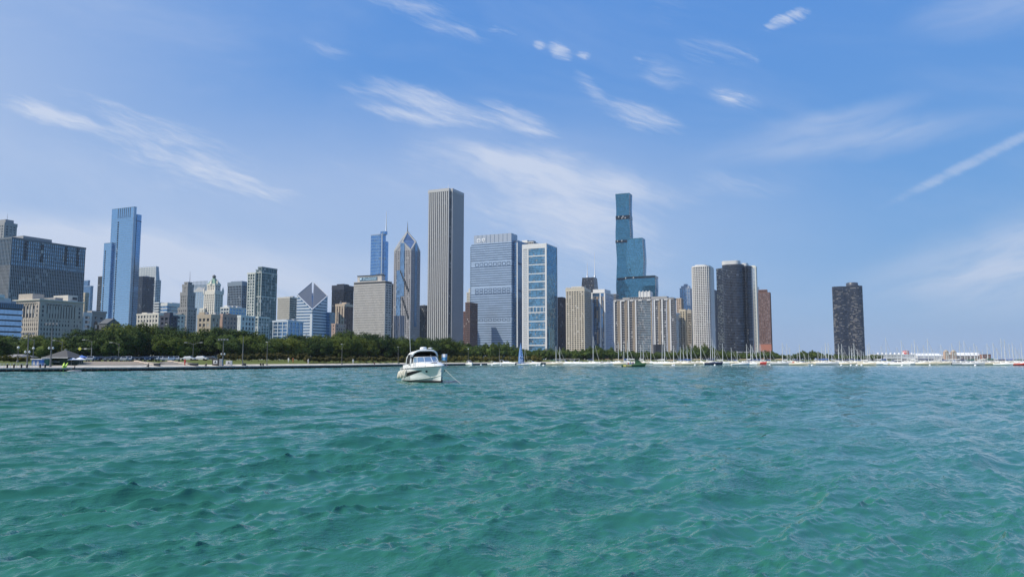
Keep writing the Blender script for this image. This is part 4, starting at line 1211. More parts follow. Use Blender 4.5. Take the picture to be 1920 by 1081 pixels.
    for i in range(n):
        x0, x1 = -w + w * i / n, -w + w * (i + 1) / n
        z = 0
        while z < H - 5:
            h = r.choice((6.2, 9.3, 12.4, 18.6))
            z1 = min(z + h, H - 5)
            b.box('window', (strips + [BLUEG, DARKG, DARKG])[(i * 2 + r.randrange(3)) % 7], x0 + .4, x1 - .4, -.12, .1, z, z1 - .1)
            z = z1
    for i in (0, 1, 5, 7):
        x = -w + w * i / n
        b.part('pier', wp, x - 1.1, x + 1.1, -.6, .3, 0, H)
    z = 3
    while z < H - 4:
        b.box('spandrel', paint('slab_edge', (.30, .31, .33), .6), -w, 0, -.3, .2, z, z + .55)
        b.box('spandrel', paint('pale_slab_edge', (.50, .53, .58), .6), -.1, .35, 0, d, z, z + 1.2)
        z += 3.1
    for k in range(7): b.part('pier', paint('pale_blue_pier', (.44, .49, .57), .6), -.05, .6, (d - 1) * k / 6, (d - 1) * k / 6 + 1, 0, H)
    b.part('parapet', WHITE, -w - .8, .8, -.8, d + .8, H, H + 1.4)
    b.part('penthouse', WHITE, b.x(1110), b.x(1132), 5, d * .8, H + 1.4, b.z(541.5, 5))
    b.done()
middle()

def right_side():
    # undulating teal skyscraper of three stems
    b = Bld('teal_skyscraper', 'building', 'undulating teal glass skyscraper of three stepped stems', 1153, 1179, 1181, 362.5, 1640, depth=26, short='undulating teal skyscraper')
    H = b.H
    LNM = paint('teal_line', (.035, .12, .165), .4)
    def stem(px0, px1, pyt, y0, y1, amp, phase, g, skin):
        top = b.z(pyt, y0)
        n = 26
        rings_ = []
        def half(z):
            t = (z / H) * 6.4 + phase
            tri = abs((t % 2) - 1) * 2 - 1
            return amp * tri
        x0, x1 = b.x(px0), b.x(px1)
        sec = lambda z: (x0 + half(z), x1 - half(z), y0 + half(z) * .8, y1)
        zs = [top * k / n for k in range(n + 1)]
        m = MB()
        R_ = []
        for z in zs:
            a, c, e, f = sec(z)
            R_.append([(a, e, z), (c, e, z), (c, f, z), (a, f, z)])
        m.loft(R_, smooth=False)
        m.obj('stem', g, b.e)
        z = 4
        while z < top:
            a, c, e, f = sec(z)
            b.box('spandrel', LNM, a - .12, c + .12, e - .12, f, z, z + .55)
            z += 3.7
        a, c, e, f = sec(top)
        b.part('parapet', LNM, a - .2, c + .2, e - .2, f, top, top + 1.2)
        return sec, top
    T2 = glass('window_teal_light', (.11, .30, .43), (1.6, 3.7), .75, .06, .3, .0, .02)
    s1, t1 = stem(1154, 1179.5, 362.5, 0, 26, 1.2, .2, TEALG, None)
    s2, t2 = stem(1175, 1204, 448, -4, 24, 1.6, 1.2, T2, None)
    s3, t3 = stem(1172, 1226, 519, -8, 22, 1.2, .2, TEALG, None)
    for sec, py0, py1 in ((s1, 403, 410), (s1, 449, 454), (s3, 519.5, 523)):
        z1, z0 = b.z(py0), b.z(py1)
        a, c, e, f = sec((z0 + z1) / 2)
        b.part('open_floor', BLACKG, a - .6, c + .6, e - .6, f + .2, z0, z1)
    a, c, e, f = s3(b.z(560))
    b.box('glazing', TEALG, b.x(1157), b.x(1176), -6, 20, 0, b.z(520.5, -6))
    z = b.z(519.5, -6)
    b.part('open_floor', BLACKG, b.x(1156.5), b.x(1180), -6.5, 19, z - 5, z - .5)
    for px, sec, top in ((1180, s1, t1), (1204, s2, t2), (1226, s3, t3)):     # pale balcony edge
        z = 5
        while z < top - 2:
            a, c, e, f = sec(z)
            b.box('balcony', paint('balcony_pale', (.42, .46, .50), .6), c - .1, c + 1.2, e + .6, e + 12, z, z + 1.4)
            z += 3.7
    b.done()
    # wide striped apartment block
    b = Bld('apartment_block', 'building', 'wide apartment block with white vertical piers and a white roof tower', 1150, 1262, 1267, 557, 1250, depth=22, short='wide white-striped block')
    w, d, H = b.w, b.d, b.H
    b.box('glazing', BLACKG, -w, 0, 0, d, 0, H)
    sl = paint('block_slab', (.34, .34, .34), .7)
    z = 4
    while z < H - 4:
        b.box('spandrel', sl, -w - .1, .2, -.25, d + .1, z, z + .95)
        z += 2.95
    nx = lambda px: b.x(px)
    for px in (1152, 1164, 1178.5, 1192, 1227, 1241.5, 1256.5):
        b.part('white_pier', BRIGHT, nx(px) - 1.2, nx(px) + 1.0, -1.5, .1, 0, H - 3)
    for px in (1158.5, 1161, 1172, 1174.5, 1186.5, 1189, 1221, 1223.5, 1234.5, 1237, 1249.5, 1252, 1254):
        b.part('grey_pier', paint('pier_bluegrey', (.46, .49, .55), .7) if px % 2 > 1 else TAN, nx(px) - .8, nx(px) + .6, -.9, .1, 0, H - 3)
    gb = glass('centre_bay', (.09, .15, .18), (2.2, 2.95), .6, .1, .6, .1)
    b.part('centre_bay', gb, nx(1194), nx(1221), -.2, .1, 4, H - 3)
    b.part('cornice', CONC, -w - 1, 1, -1.2, d + 1, H - 3, H - .6)
    for k in range(7): b.part('cap', WHITE, nx(1152 + k * 16) - 2.5, nx(1152 + k * 16) + 3.5, -1.9, 1, H - 4.5, H - 2.6)
    b.part('roof', paint('roof_slab_grey', (.36, .35, .33), .8), -w * .84, -w * .1, -.5, d * .8, H - .6, H + 2.2)
    for k in range(10): b.part('roof_post', DARKM, -w * .72 + k * 3.9, -w * .72 + k * 3.9 + 2.6, -.7, -.4, H - .3, H + 1.7)
    b.part('penthouse', BRIGHT, nx(1196.5), nx(1219), 4, d * .9, H + 2.2, b.z(544))
    for k in range(4): b.part('penthouse_rib', WHITE, nx(1197.5 + 6.2 * k), nx(1199.5 + 6.2 * k), 3.2, 4.2, H + 2.2, b.z(542.5))
    b.part('podium', WHITE, -w - 5, -w - .3, -4, 10, 0, b.z(638))
    b.part('podium', WHITE, -w * .98, -2, -2, -1.6, 2, 9)
    b.done()
    # white gridded tower with rounded corner
    b = Bld('gridded_tower', 'building', 'white concrete tower of deep square windows with rounded shoulders', 1297, 1328, 1336, 500, 1350, None, short='white gridded tower')
    w, d, H = b.w, b.d, b.H
    plan = rounded(-w, 2, -2, d, 8, 4)
    GW = paint('grid_white', (.66, .64, .60), .75)
    b.poly('glazing', BLACKG, plan, 0, H)
    b.rings('spandrel', GW, plan, 4, H - 2, 3.2, 1.35, .9)
    P = grow(plan, 1.0)
    for i in range(len(P)):
        a, c = Vector(P[i]), Vector(P[(i + 1) % len(P)])
        L = (c - a).length; n = max(1, round(L / 3.6))
        for k in range(n):
            p = a.lerp(c, k / n)
            b.get('pier', GW).lathe([(.75, 0), (.75, H)], 4, (p.x, p.y))
    b.poly('parapet', GW, grow(plan, 1.2), H, H + 2.4)
    b.poly('penthouse', GW, rounded(-w + 4, -4, 3, d - 4, 6, 3), H + 2.4, b.z(495.5, 4))
    b.done()
    # dark curved tower
    def trefoil(n, r0, amp, ph):
        return [((r0 + amp * math.cos(3 * (a - ph))) * math.cos(a), (r0 + amp * math.cos(3 * (a - ph))) * math.sin(a)) for a in np.linspace(0, 2 * math.pi, n, endpoint=False)]
    b = Bld('curved_tower', 'building', 'dark bronze tower with two rounded lobes and a white roof box', 1340, 1406, 1408, 496, 1500, depth=60, short='dark curved tower')
    w, H = b.w, b.H
    cx_, cy_ = -w * .52, 34
    k = w / 2 / 1.0
    lobe = glass('bronze_glass', (.020, .028, .045), (2.6, 3.2), .45, .12, .7, .03, .04, (.20, .21, .23))
    edge = paint('bronze_edge', (.055, .062, .08), .4, .2)
    m = b.get('glazing', lobe)
    lobes = [rounded(b.x(1352.5), b.x(1393), -6, 40, 17, 6), rounded(b.x(1391.5), b.x(1407), 6, 46, 10, 6), [(b.x(1340), 20), (b.x(1358), 4), (b.x(1366), 30), (b.x(1350), 50)]]
    hs = (H + 2, H - 1, H - 3)
    for L, h in zip(lobes, hs):
        m.prism(L, 0, h, len(L) > 6)
        b.rings('spandrel', edge, L, 3, h, 3.25, 1.1, .22)
        b.rings('parapet', edge, L, h - 2.4, h, 5, 2.5, .4)
    r = random.Random(9)
    for i in range(150):                                  # pale blinds and balcony fronts on the west flank
        z = 4 + 3.25 * r.randrange(int((H - 8) / 3.25)) + 1.2
        f = r.random()
        p0, p1 = Vector(lobes[2][0]), Vector(lobes[2][1])
        p = p0.lerp(p1, f * .8); q = p0.lerp(p1, min(1, f * .8 + .05 + .12 * r.random()))
        t = (q - p).normalized(); o = Vector((t.y, -t.x)) * .32
        b.get('window', paint('pale_blind', (.16, .19, .19), .6)).hexa([(p.x, p.y, z), (q.x, q.y, z), (q.x + o.x, q.y + o.y, z), (p.x + o.x, p.y + o.y, z)], [(p.x, p.y, z + 1.4), (q.x, q.y, z + 1.4), (q.x + o.x, q.y + o.y, z + 1.4), (p.x + o.x, p.y + o.y, z + 1.4)])
    MB().prism(rounded(b.x(1352), b.x(1386), 2, 34, 9, 4), H + 2, b.z(486.5, 2)).obj('penthouse', WHITE, b.e)
    MB().prism(rounded(b.x(1388), b.x(1400), 12, 40, 5, 3), H - 1, b.z(492.5, 12)).obj('penthouse', BRIGHT, b.e)
    b.mast(b.x(1379), 10, b.z(486.5, 2), b.z(483, 2), .25, STEELW)
    b.done()
    # red brown brick tower
    b = Bld('brick_tower', 'building', 'red brown brick tower with pale window grid and lower crown at right', 1421, 1443, 1447.5, 548, 1650, depth=26, short='red brown brick tower')
    w, d, H = b.w, b.d, b.H
    RB = paint('tower_brick', (.20, .115, .09), .9)
    b.vol(-w, 0, 0, d, 0, H, glass('pinkish_window', (.16, .135, .14), (1.9, 3.2), .3, .15, .6, .35, .02, (.42, .36, .36)), RB, 3.2, 1.2, .15, 3.3, 1.1, .35, top=2)
    b.vol(-w * .97, -w * .25, 3, d * .7, H + .6, b.z(542.5), BLACKG, RB, 3.2, 1.2, .15, 3.3, 1.1, .35, top=2)
    b.part('brick_base', paint('bright_brick', (.42, .17, .11), .9), -w - .5, .5, -1, -.4, b.z(657), b.z(645))
    for k in range(8): b.part('brick_pier', paint('bright_brick', (.42, .17, .11), .9), -w + w * k / 8 + .3, -w + w * k / 8 + 1.6, -1.2, -.3, 0, b.z(657))
    b.done()
    # lone dark tower
    b = Bld('curved_tower', 'building', 'lone dark trefoil tower standing apart over the moored boats at right', 1559.5, 1617, 1618.5, 534.5, 1850, depth=60, short='lone dark tower')
    w, H = b.w, b.H
    lone = glass('lone_glass', (.022, .032, .055), (3.2, 3.1), .5, .12, .6, .02, .05, (.26, .25, .23))
    pts = [(-w / 2 + x * w / 2 / 1.0, 30 + y * w / 2) for x, y in trefoil(84, .76, .26, R(205))]
    mx_, mn_ = max(p[0] for p in pts), min(p[0] for p in pts)
    pts = [(-w + (p[0] - mn_) * w / (mx_ - mn_), p[1]) for p in pts]
    b.poly('glazing', lone, pts, 0, H, True)
    b.rings('spandrel', paint('lone_edge', (.055, .06, .075), .4, .2), pts, 2.5, H, 2.95, .9, .25)
    r = random.Random(4)
    n = len(pts); out = grow(pts, .34)
    front = [i for i in range(n) if grow(pts, 1)[i][1] < pts[i][1] + .2]
    for i in range(620):                                  # paler balcony runs and blinds, floor by floor
        z = 3.5 + 2.95 * r.randrange(int((H - 6) / 2.95))
        j = r.choice(front)
        fx = (pts[j][0] + w) / w
        if r.random() > (1.0 if .58 < fx < .9 else .75 if fx < .16 else .3): continue
        L = r.choice((1, 1, 2, 2, 3))
        col = paint('tower_blind', (.21, .20, .185), .6) if r.random() < .6 else paint('tower_blind_dark', (.13, .13, .14), .6)
        for q in range(L):
            a, c = (j + q) % n, (j + q + 1) % n
            b.get('window', col).hexa([(*pts[a], z), (*pts[c], z), (*out[c], z), (*out[a], z)], [(*pts[a], z + 1.5), (*pts[c], z + 1.5), (*out[c], z + 1.5), (*out[a], z + 1.5)])
    MB().lathe([(w * .20, H), (w * .20, b.z(530, 26)), (w * .17, b.z(529, 26))], 16, (-w * .33, 30)).obj('penthouse', edge, b.e)
    b.part('parapet', edge, -w * .30, -w * .1, 24, 34, H, H + 2.6)
    b.done()
    # headland under the lone tower and small shore buildings
    pier()

def simple(name, cat, label, x0, x1, y, depth, z0, z1, mat, roofmat=None, rise=0, rz=0.0):
    """a shed: walls, a pitched or flat roof, a strip of windows"""
    t = thing(name, cat, label, ((x0 + x1) / 2, y, z0), rz)
    w = (x1 - x0) / 2; h = z1 - z0
    MB().box(-w, w, 0, depth, 0, h).obj('wall', mat, t)
    if rise: MB().add([(-w - .4, -.5, h), (w + .4, -.5, h), (w + .4, depth + .5, h), (-w - .4, depth + .5, h), (-w - .4, depth / 2, h + rise), (w + .4, depth / 2, h + rise)],
                      [(0, 1, 5, 4), (2, 3, 4, 5), (1, 2, 5), (3, 0, 4), (3, 2, 1, 0)]).obj('roof', roofmat or mat, t)
    else: MB().box(-w - .3, w + .3, -.4, depth + .3, h, h + .4).obj('roof', roofmat or mat, t)
    return t, w, h

def pier():
    Y = 1500
    gx = lambda px, y=Y: ground_x(px, y)
    MB().box(gx(1630), gx(2080), Y - 4, Y + 110, -2, 2.2).obj('pier_deck', CONC, kind='structure')
    zz = lambda py, y=Y: at(960, py, y).z
    PW = paint('pier_white', (.78, .77, .75), .7, .05)
    t, w, h = simple('pier_hall', 'building', 'long white exhibition hall with rows of dark openings on the far pier', gx(1650), gx(1722), Y + 10, 40, 2.2, zz(663.8), PW)
    for k in range(26): MB().box(-w + 2 * w * (k + .2) / 26, -w + 2 * w * (k + .6) / 26, -.3, .1, h * .62, h * .74).obj('window', DARKG, t)
    for k in range(9): MB().lathe([(2.6, h + .4), (2.2, h + 2), (.2, h + 3.4)], 8, (-w + 2 * w * (k + .5) / 9, 6)).obj('roof_vent', PW, t)
    MB().box(-w, w, -.35, .1, 1, 2.4).obj('arcade', DARKM, t)
    t, w, h = simple('pier_shed', 'building', 'long white pier shed with smooth bright roof left of the brick towers', gx(1728), gx(1777), Y + 14, 40, 2.2, zz(666.5), PW, PW, 5)
    for k in range(18): MB().box(-w + 2 * w * (k + .2) / 18, -w + 2 * w * (k + .6) / 18, -.3, .1, h * .5, h * .72).obj('window', DARKG, t)
    MB().box(-w, w, -.35, .1, 1, 2.4).obj('arcade', DARKM, t)
    t, w, h = simple('pier_shed', 'building', 'long low brick pier shed under a white roof right of the brick towers', gx(1800), gx(1852), Y + 14, 40, 2.2, zz(666), paint('pale_brick', (.42, .35, .30), .9), PW, 6)
    for k in range(20): MB().box(-w + 2 * w * (k + .2) / 20, -w + 2 * w * (k + .6) / 20, -.3, .1, 2, h * .72).obj('window', DARKG, t)
    t = thing('head_house', 'building', 'twin brick towers with domed caps on the far pier', (gx(1788), Y + 8, 2.2))
    for s in (-1, 1):
        x = s * 7.5
        o = MB().box(x - 4, x + 4, 0, 8, 0, zz(659) - 2.2).obj('tower', paint('pier_brick', (.46, .34, .26), .9), t)
        MB().box(x - 1.6, x + 1.6, -.2, .1, 9, 14).obj('window', CREAM, o)
        MB().lathe([(4.6, zz(659) - 2.2), (4.2, zz(658) - 2.0), (2.6, zz(656.5) - 2), (.2, zz(655.5) - 2)], 10, (x, 4)).obj('cap', TAN, o)
    MB().box(-3.4, 3.4, 1, 7, 0, zz(664) - 2.2).obj('wall', paint('pier_brick', (0, 0, 0)), t)
    MB().tube([(0, 4, 14), (0, 4, 30)], [.3, .1], 5).obj('flagpole', STEELW, t)
    t, w, h = simple('brick_pavilion', 'building', 'dark red brick end building of the far pier near the right edge', gx(1846), gx(1862), Y + 6, 20, 2.2, zz(664), RED, paint('brown_roof', (.16, .10, .08), .9))
    for k in range(5): MB().box(-w + 2 * w * (k + .3) / 5, -w + 2 * w * (k + .7) / 5, -.2, .1, 2, 8).obj('window', DARKG, t)
    t = thing('rooftop_sign', 'sign', 'round red drum shaped structure above the white pier hall', (gx(1708), Y + 12, zz(663.8) + .4))
    MB().lathe([(6, 0), (6, 6.5)], 14, (0, 6)).obj('drum', paint('sign_red', (.55, .06, .05), .5), t)
    MB().lathe([(6.15, 4.2), (6.15, 5.4)], 14, (0, 6)).obj('white_ring', PW, t)
    MB().lathe([(6, 6.5), (.3, 7.4)], 14, (0, 6)).obj('lid', paint('sign_red', (0, 0, 0)), t)
    # near shore sheds
    Yb = 640
    t, w, h = simple('clubhouse', 'building', 'long brown roofed clubhouse low on the shore behind the tour boat', ground_x(1114, Yb), ground_x(1168, Yb), Yb, 12, 1.0, at(960, 667, Yb).z, paint('clubhouse_brick', (.16, .11, .09), .9), paint('clubhouse_roof', (.24, .17, .14), .9), 2.2)
    for k in range(8): MB().box(-w + 2 * w * (k + .2) / 8, -w + 2 * w * (k + .7) / 8, -.15, .1, 1, h - .8).obj('window', DARKG, t)
    MB().box(-w * .9, w * .1, -8, -1, 0, 2.4).obj('terrace', paint('terrace_tan', (.42, .30, .18), .9), t)
    Yb = 395
    t, w, h = simple('dock_office', 'building', 'small white box office on the dock beside the treeline', ground_x(886, Yb), ground_x(903, Yb), Yb, 3, .85, at(960, 674.8, Yb).z, PW, PW)
    MB().box(-w * .5, -w * .2, -.1, .1, 0, h * .8).obj('door', STEELG, t)
    for k in range(3): MB().box(w * (-.05 + .33 * k), w * (.15 + .33 * k), -.1, .1, h * .4, h * .75).obj('window', MIDG, t)
    Yb = 520
    t, w, h = simple('boat_shelter', 'shelter', 'low flat roofed grey boat shelter on the dock behind white boats', ground_x(1042, Yb), ground_x(1086, Yb), Yb, 6, .9, at(960, 673, Yb).z, paint('shelter_dark', (.07, .065, .06), .8), paint('shelter_roof', (.42, .39, .34), .8))
    for k in range(6): MB().tube([(-w + 2 * w * k / 5, -.6, 0), (-w + 2 * w * k / 5, -.6, h)], .12, 5).obj('post', STEELW, t)
    Yb = 820
    t, w, h = simple('low_building', 'building', 'low white slab roofed building among trees below the dark curved tower', ground_x(1384, Yb), ground_x(1404, Yb), Yb, 14, CITY, at(960, 660, Yb).z, DARKST, PW)
    t, w, h = simple('low_building', 'building', 'dark boxy building behind trees left of the white gridded tower', ground_x(1269, Yb), ground_x(1286, Yb), Yb + 120, 16, CITY, at(960, 646, Yb + 120).z, paint('dark_box', (.03, .033, .04), .6), DARKM)
right_side()

# ------------------------------------------------------------------ naming of look-alikes by where they stand
ORD = 'first second third fourth fifth sixth seventh eighth ninth tenth eleventh twelfth thirteenth fourteenth fifteenth sixteenth seventeenth eighteenth nineteenth twentieth'.split()
def nth(i, n):
    if n == 1: return 'only'
    if i == 0: return 'leftmost'
    if i == n - 1: return 'rightmost'
    return ORD[i] if i < len(ORD) else str(i + 1) + 'th'
ZONES = [(-99, 22, 'the low ribbon-windowed block'), (22, 75, 'the dark office slab'), (75, 158, 'the beige stone hotel'), (158, 200, 'the arched stone building'), (200, 258, 'the blue glass skyscraper'),
         (258, 305, 'the low cream building'), (305, 338, 'the low dark navy building'), (338, 372, 'the grey art deco tower'), (372, 420, 'the white gothic tower'), (420, 468, 'the grey blue office tower'),
         (468, 521, 'the green glass condominium'), (521, 556, 'the beige ribbed tower'), (556, 618, 'the diamond topped tower'), (618, 664, 'the black blue office tower'), (664, 737, 'the slab with roof sign'),
         (737, 800, 'the pointed granite skyscraper'), (800, 872, 'the pale striped skyscraper'), (872, 978, 'the blue banded tower'), (978, 1046, 'the white framed tower'), (1046, 1106, 'the beige balcony tower'),
         (1106, 1150, 'the pale window-striped tower'), (1150, 1208, 'the teal skyscraper'), (1208, 1268, 'the wide striped block'), (1268, 1297, 'the blue topped tower'), (1297, 1338, 'the white gridded tower'),
         (1338, 1420, 'the dark curved tower'), (1420, 1449, 'the red brown brick tower'), (1449, 1490, 'open sky left of the wooded point'), (1490, 1558, 'the wooded point'), (1558, 1622, 'the lone dark tower'),
         (1622, 1700, 'the white pier hall'), (1700, 1727, 'the red drum on the pier'), (1727, 1777, 'the white pier shed'), (1777, 1800, 'the twin brick pier towers'), (1800, 1846, 'the long brick pier shed'),
         (1846, 1863, 'the dark red end building'), (1863, 1999, 'open sky at the right edge')]
def zone(px):
    for a, b, n in ZONES:
        if a <= px < b: return n
    return ZONES[0][2] if px < 0 else ZONES[-1][2]
def label_by_zone(items, fmt):
    """items: (px, thing, description); fmt gets desc, ordinal, zone"""
    by = {}
    for it in sorted(items, key=lambda t: t[0]): by.setdefault((zone(it[0]), it[2]), []).append(it)
    for (zn, desc), L in by.items():
        for i, (px, o, _) in enumerate(L):
            o['label'] = fmt(desc, nth(i, len(L)), zn)

# ------------------------------------------------------------------ trees
def leaf_mat(name, a, b_, c=None):
    m, t, b = principled(name)
    g = N(t, 'ShaderNodeNewGeometry')
    oi = N(t, 'ShaderNodeObjectInfo')
    nz = N(t, 'ShaderNodeTexNoise'); nz.inputs['Scale'].default_value = .35; nz.inputs['Detail'].default_value = 3
    t.links.new(g.outputs['Position'], nz.inputs['Vector'])
    ad = N(t, 'ShaderNodeMath', operation='MULTIPLY_ADD'); t.links.new(oi.outputs['Random'], ad.inputs[0]); ad.inputs[1].default_value = .5
    t.links.new(nz.outputs['Fac'], ad.inputs[2])
    rg = N(t, 'ShaderNodeMapRange'); rg.inputs[1].default_value = .35; rg.inputs[2].default_value = 1.1
    t.links.new(ad.outputs[0], rg.inputs[0])
    mx = N(t, 'ShaderNodeMix', data_type='RGBA'); t.links.new(rg.outputs[0], mx.inputs[0])
    mx.inputs[6].default_value = (*a, 1); mx.inputs[7].default_value = (*b_, 1)
    t.links.new(mx.outputs[2], b.inputs['Base Color'])
    b.inputs['Roughness'].default_value = .65
    b.inputs['Specular IOR Level'].default_value = .08
    tr = N(t, 'ShaderNodeBsdfTranslucent'); t.links.new(mx.outputs[2], tr.inputs['Color'])
    ms = N(t, 'ShaderNodeMixShader'); ms.inputs[0].default_value = .14
    out = t.nodes['Material Output']
    t.links.new(b.outputs[0], ms.inputs[1]); t.links.new(tr.outputs[0], ms.inputs[2]); t.links.new(ms.outputs[0], out.inputs['Surface'])
    return m
LEAF = leaf_mat('park_leaves', (.026, .048, .008), (.115, .150, .024))
LEAF2 = leaf_mat('shore_leaves', (.045, .080, .018), (.10, .135, .030))
HEDGE = leaf_mat('hedge_leaves', (.060, .062, .018), (.110, .095, .035))
OLIVE = leaf_mat('olive_leaves', (.085, .088, .020), (.150, .130, .035))
BARK = paint('bark', (.055, .045, .035), .9, .3, 2)

def crown_mesh(name, mat, seed, clumps=46, per=52, leaf=.62, low=.10, flat=1.0):
    """a crown about 2 m across and 1 m high in its own units, scaled later; leaf cards gathered in clumps"""
    rng = np.random.default_rng(seed)
    V, Fc = [], []
    C = []
    lobes = [(rng.uniform(-.45, .45), rng.uniform(-.45, .45), rng.uniform(.40, .62), rng.uniform(.42, .62)) for _ in range(6)] + [(0, 0, .5, .72)]
    while len(C) < clumps:
        lx, ly, lz, lr = lobes[rng.integers(len(lobes))]
        d = rng.normal(size=3); d /= np.linalg.norm(d)
        r_ = lr * rng.uniform(.55, 1.0) ** .5
        p = np.array([lx + d[0] * r_, ly + d[1] * r_, lz + d[2] * r_ * .62 * flat])
        if p[2] < low or p[2] > 1.0 or p[0] ** 2 + p[1] ** 2 > 1.0: continue
        C.append((p, d))
    for lx, ly, lz, lr in lobes:                          # opaque core added in each lobe to block light and deepen crown shade
        o = len(V); q_ = lr * .56
        for j in range(1, 5):
            for i in range(8):
                a_, e_ = i * math.pi / 4, -math.pi / 2 + j * math.pi / 5
                k_ = q_ * rng.uniform(.8, 1.1)
                V.append(np.array([lx + k_ * math.cos(a_) * math.cos(e_), ly + k_ * math.sin(a_) * math.cos(e_), max(low, lz + k_ * .62 * flat * math.sin(e_))]))
        for j in range(3):
            for i in range(8): Fc.append((o + j * 8 + i, o + j * 8 + (i + 1) % 8, o + j * 8 + 8 + (i + 1) % 8, o + j * 8 + 8 + i))
        Fc.append(tuple(range(o + 7, o - 1, -1))); Fc.append(tuple(range(o + 24, o + 32)))
    for p, d in C:
        cr = rng.uniform(.13, .24)
        n = int(per * (cr / .18) ** 2)
        pos = rng.normal(size=(n, 3)); pos /= np.linalg.norm(pos, axis=1)[:, None]
        pos *= (rng.uniform(.35, 1, n) ** .6)[:, None] * np.array([cr, cr, cr * .72])
        for q in pos:
            nrm = q / (np.linalg.norm(q) + 1e-6) * .7 + d * .5 + np.array([0, 0, .45]) + rng.normal(size=3) * .45
            nrm /= np.linalg.norm(nrm)
            a = np.cross(nrm, rng.normal(size=3)); a /= np.linalg.norm(a); b_ = np.cross(nrm, a)
            s = leaf * .1 * rng.uniform(.55, 1.25)
            o = len(V); c = p + q
            V += [c - a * s - b_ * s * .3, c + b_ * s * .75 - a * s * .1, c + a * s - b_ * s * .2, c - b_ * s * .8]
            Fc.append((o, o + 3, o + 2, o + 1))
    me = bpy.data.meshes.new(name)
    me.from_pydata([tuple(v) for v in V], [], Fc)
    me.materials.append(mat)
    return me
def trunk_mesh(name, h, r, seed, spread=.5):
    rr = random.Random(seed); m = MB()
    m.tube([(0, 0, -.02), (.01, 0, h * .5), (.02, .01, h)], [r, r * .8, r * .6], 7)
    for k in range(5):
        a = k * 1.256 + rr.uniform(-.3, .3)
        e = (math.cos(a) * spread * rr.uniform(.6, 1), math.sin(a) * spread * rr.uniform(.6, 1), h + rr.uniform(.18, .4))
        m.tube([(.02, .01, h * .92), (e[0] * .4, e[1] * .4, h + .12), e], [r * .5, r * .33, r * .1], 5)
    return m.mesh(name, BARK)
LEAF_Y = leaf_mat('yellow_green_leaves', (.050, .075, .010), (.150, .175, .030))
LEAF_B = leaf_mat('deep_green_leaves', (.018, .040, .010), (.070, .105, .024))
CROWNS = [crown_mesh('park_crown', (LEAF, LEAF, LEAF_B, LEAF, LEAF_Y, LEAF_B)[k], 20 + k, 80, 120, .30, .04) for k in range(6)]
SHORE_CROWNS = [crown_mesh('shore_crown', LEAF2, 40 + k, 56, 80, .42, .05) for k in range(4)]
HEDGE_CROWNS = [crown_mesh('hedge_crown', HEDGE, 60 + k, 56, 70, .6, .24, 1.1) for k in range(4)]
OLIVE_CROWNS = [crown_mesh('olive_crown', OLIVE, 70 + k, 56, 66, .6, .03, 1.1) for k in range(3)]
TRUNKS = [trunk_mesh('tree_trunk', .30, .035, 5 + k) for k in range(3)]
SMALL_TRUNKS = [trunk_mesh('small_trunk', .34, .05, 15 + k, .4) for k in range(2)]
def plant_tree(name, cat, x, y, z, rad, h, crowns, trunks, rz, group, r):
    t = thing(name, cat, 'tree', (x, y, z), rz, group)
    t.scale = (rad, rad * r.uniform(.9, 1.1), h)
    link('crown', r.choice(crowns), t); link('trunk', r.choice(trunks), t)
    return t
TREE_TOP = [(-80, 622), (0, 623), (50, 626), (90, 630), (130, 626), (160, 616), (200, 606), (235, 605), (260, 608), (300, 609), (345, 612), (420, 614), (470, 616), (480, 626), (520, 629), (555, 624), (600, 626), (630, 623), (660, 619), (700, 624),
            (720, 629), (800, 632), (822, 629), (850, 637), (880, 650), (905, 641), (940, 641), (965, 646), (990, 654), (1040, 653), (1060, 651), (1085, 658), (1097, 648), (1130, 648), (1150, 653), (1180, 657), (1240, 658), (1270, 656), (1295, 647), (1320, 643),
            (1340, 653), (1370, 658), (1400, 660), (1450, 657), (1465, 664), (1490, 665), (1500, 657.5), (1512, 656), (1540, 658), (1560, 664), (1620, 665), (1645, 663)]
TREE_Y = [(-80, 300), (150, 305), (480, 330), (640, 372), (760, 415), (870, 475), (1000, 525), (1160, 610), (1300, 705), (1650, 790)]
def lerp_table(T, x):
    for (a, b), (c, d) in zip(T, T[1:]):
        if a <= x <= c: return b + (d - b) * (x - a) / (c - a)
    return T[-1][1] if x > T[-1][0] else T[0][1]
def park_trees():
    r = random.Random(3)
    front, back = [], []
    px = -70.0
    while px < 1645:
        Y = lerp_table(TREE_Y, px) + r.uniform(-8, 8)
        big = px < 870
        for row in (0, 1):
            p = px + (r.uniform(-6, 6) if big else r.uniform(-3, 3)) + (12 if row else 0)
            y = Y + row * (24 if big else 20)
            x = ground_x(p, y)
            z = land_z(x, y) if px < 1000 else max(1.2, land_z(x, y))
            top = at(960, lerp_table(TREE_TOP, p) + r.uniform(-2, 5) * (1 if big else .5), y).z
            h = (top - z) * (1.0 if row else r.uniform(.72, .95)) / .98
            rad = (r.uniform(8.0, 11.5) if big else r.uniform(4.6, 7.0)) * (1.05 if row else 1)
            if not big and r.random() < (.12 if row == 0 else .05): continue
            t = plant_tree('park_tree' if big else 'shore_tree', 'tree', x, y, z, rad, h, CROWNS if big else SHORE_CROWNS, TRUNKS, r.uniform(0, 6.28), 'trees of the lakefront park', r)
            (back if row else front).append((p, t, ('leafy dark green park tree' if big else 'green shore tree')))
        px += (27 if px < 640 else 24 if big else 14.5) * r.uniform(.85, 1.15)
    label_by_zone(front, lambda d, o, z: f'{d} of the front row, {o} below {z}')
    label_by_zone(back, lambda d, o, z: f'{d} behind the front row, {o} below {z}')
park_trees()
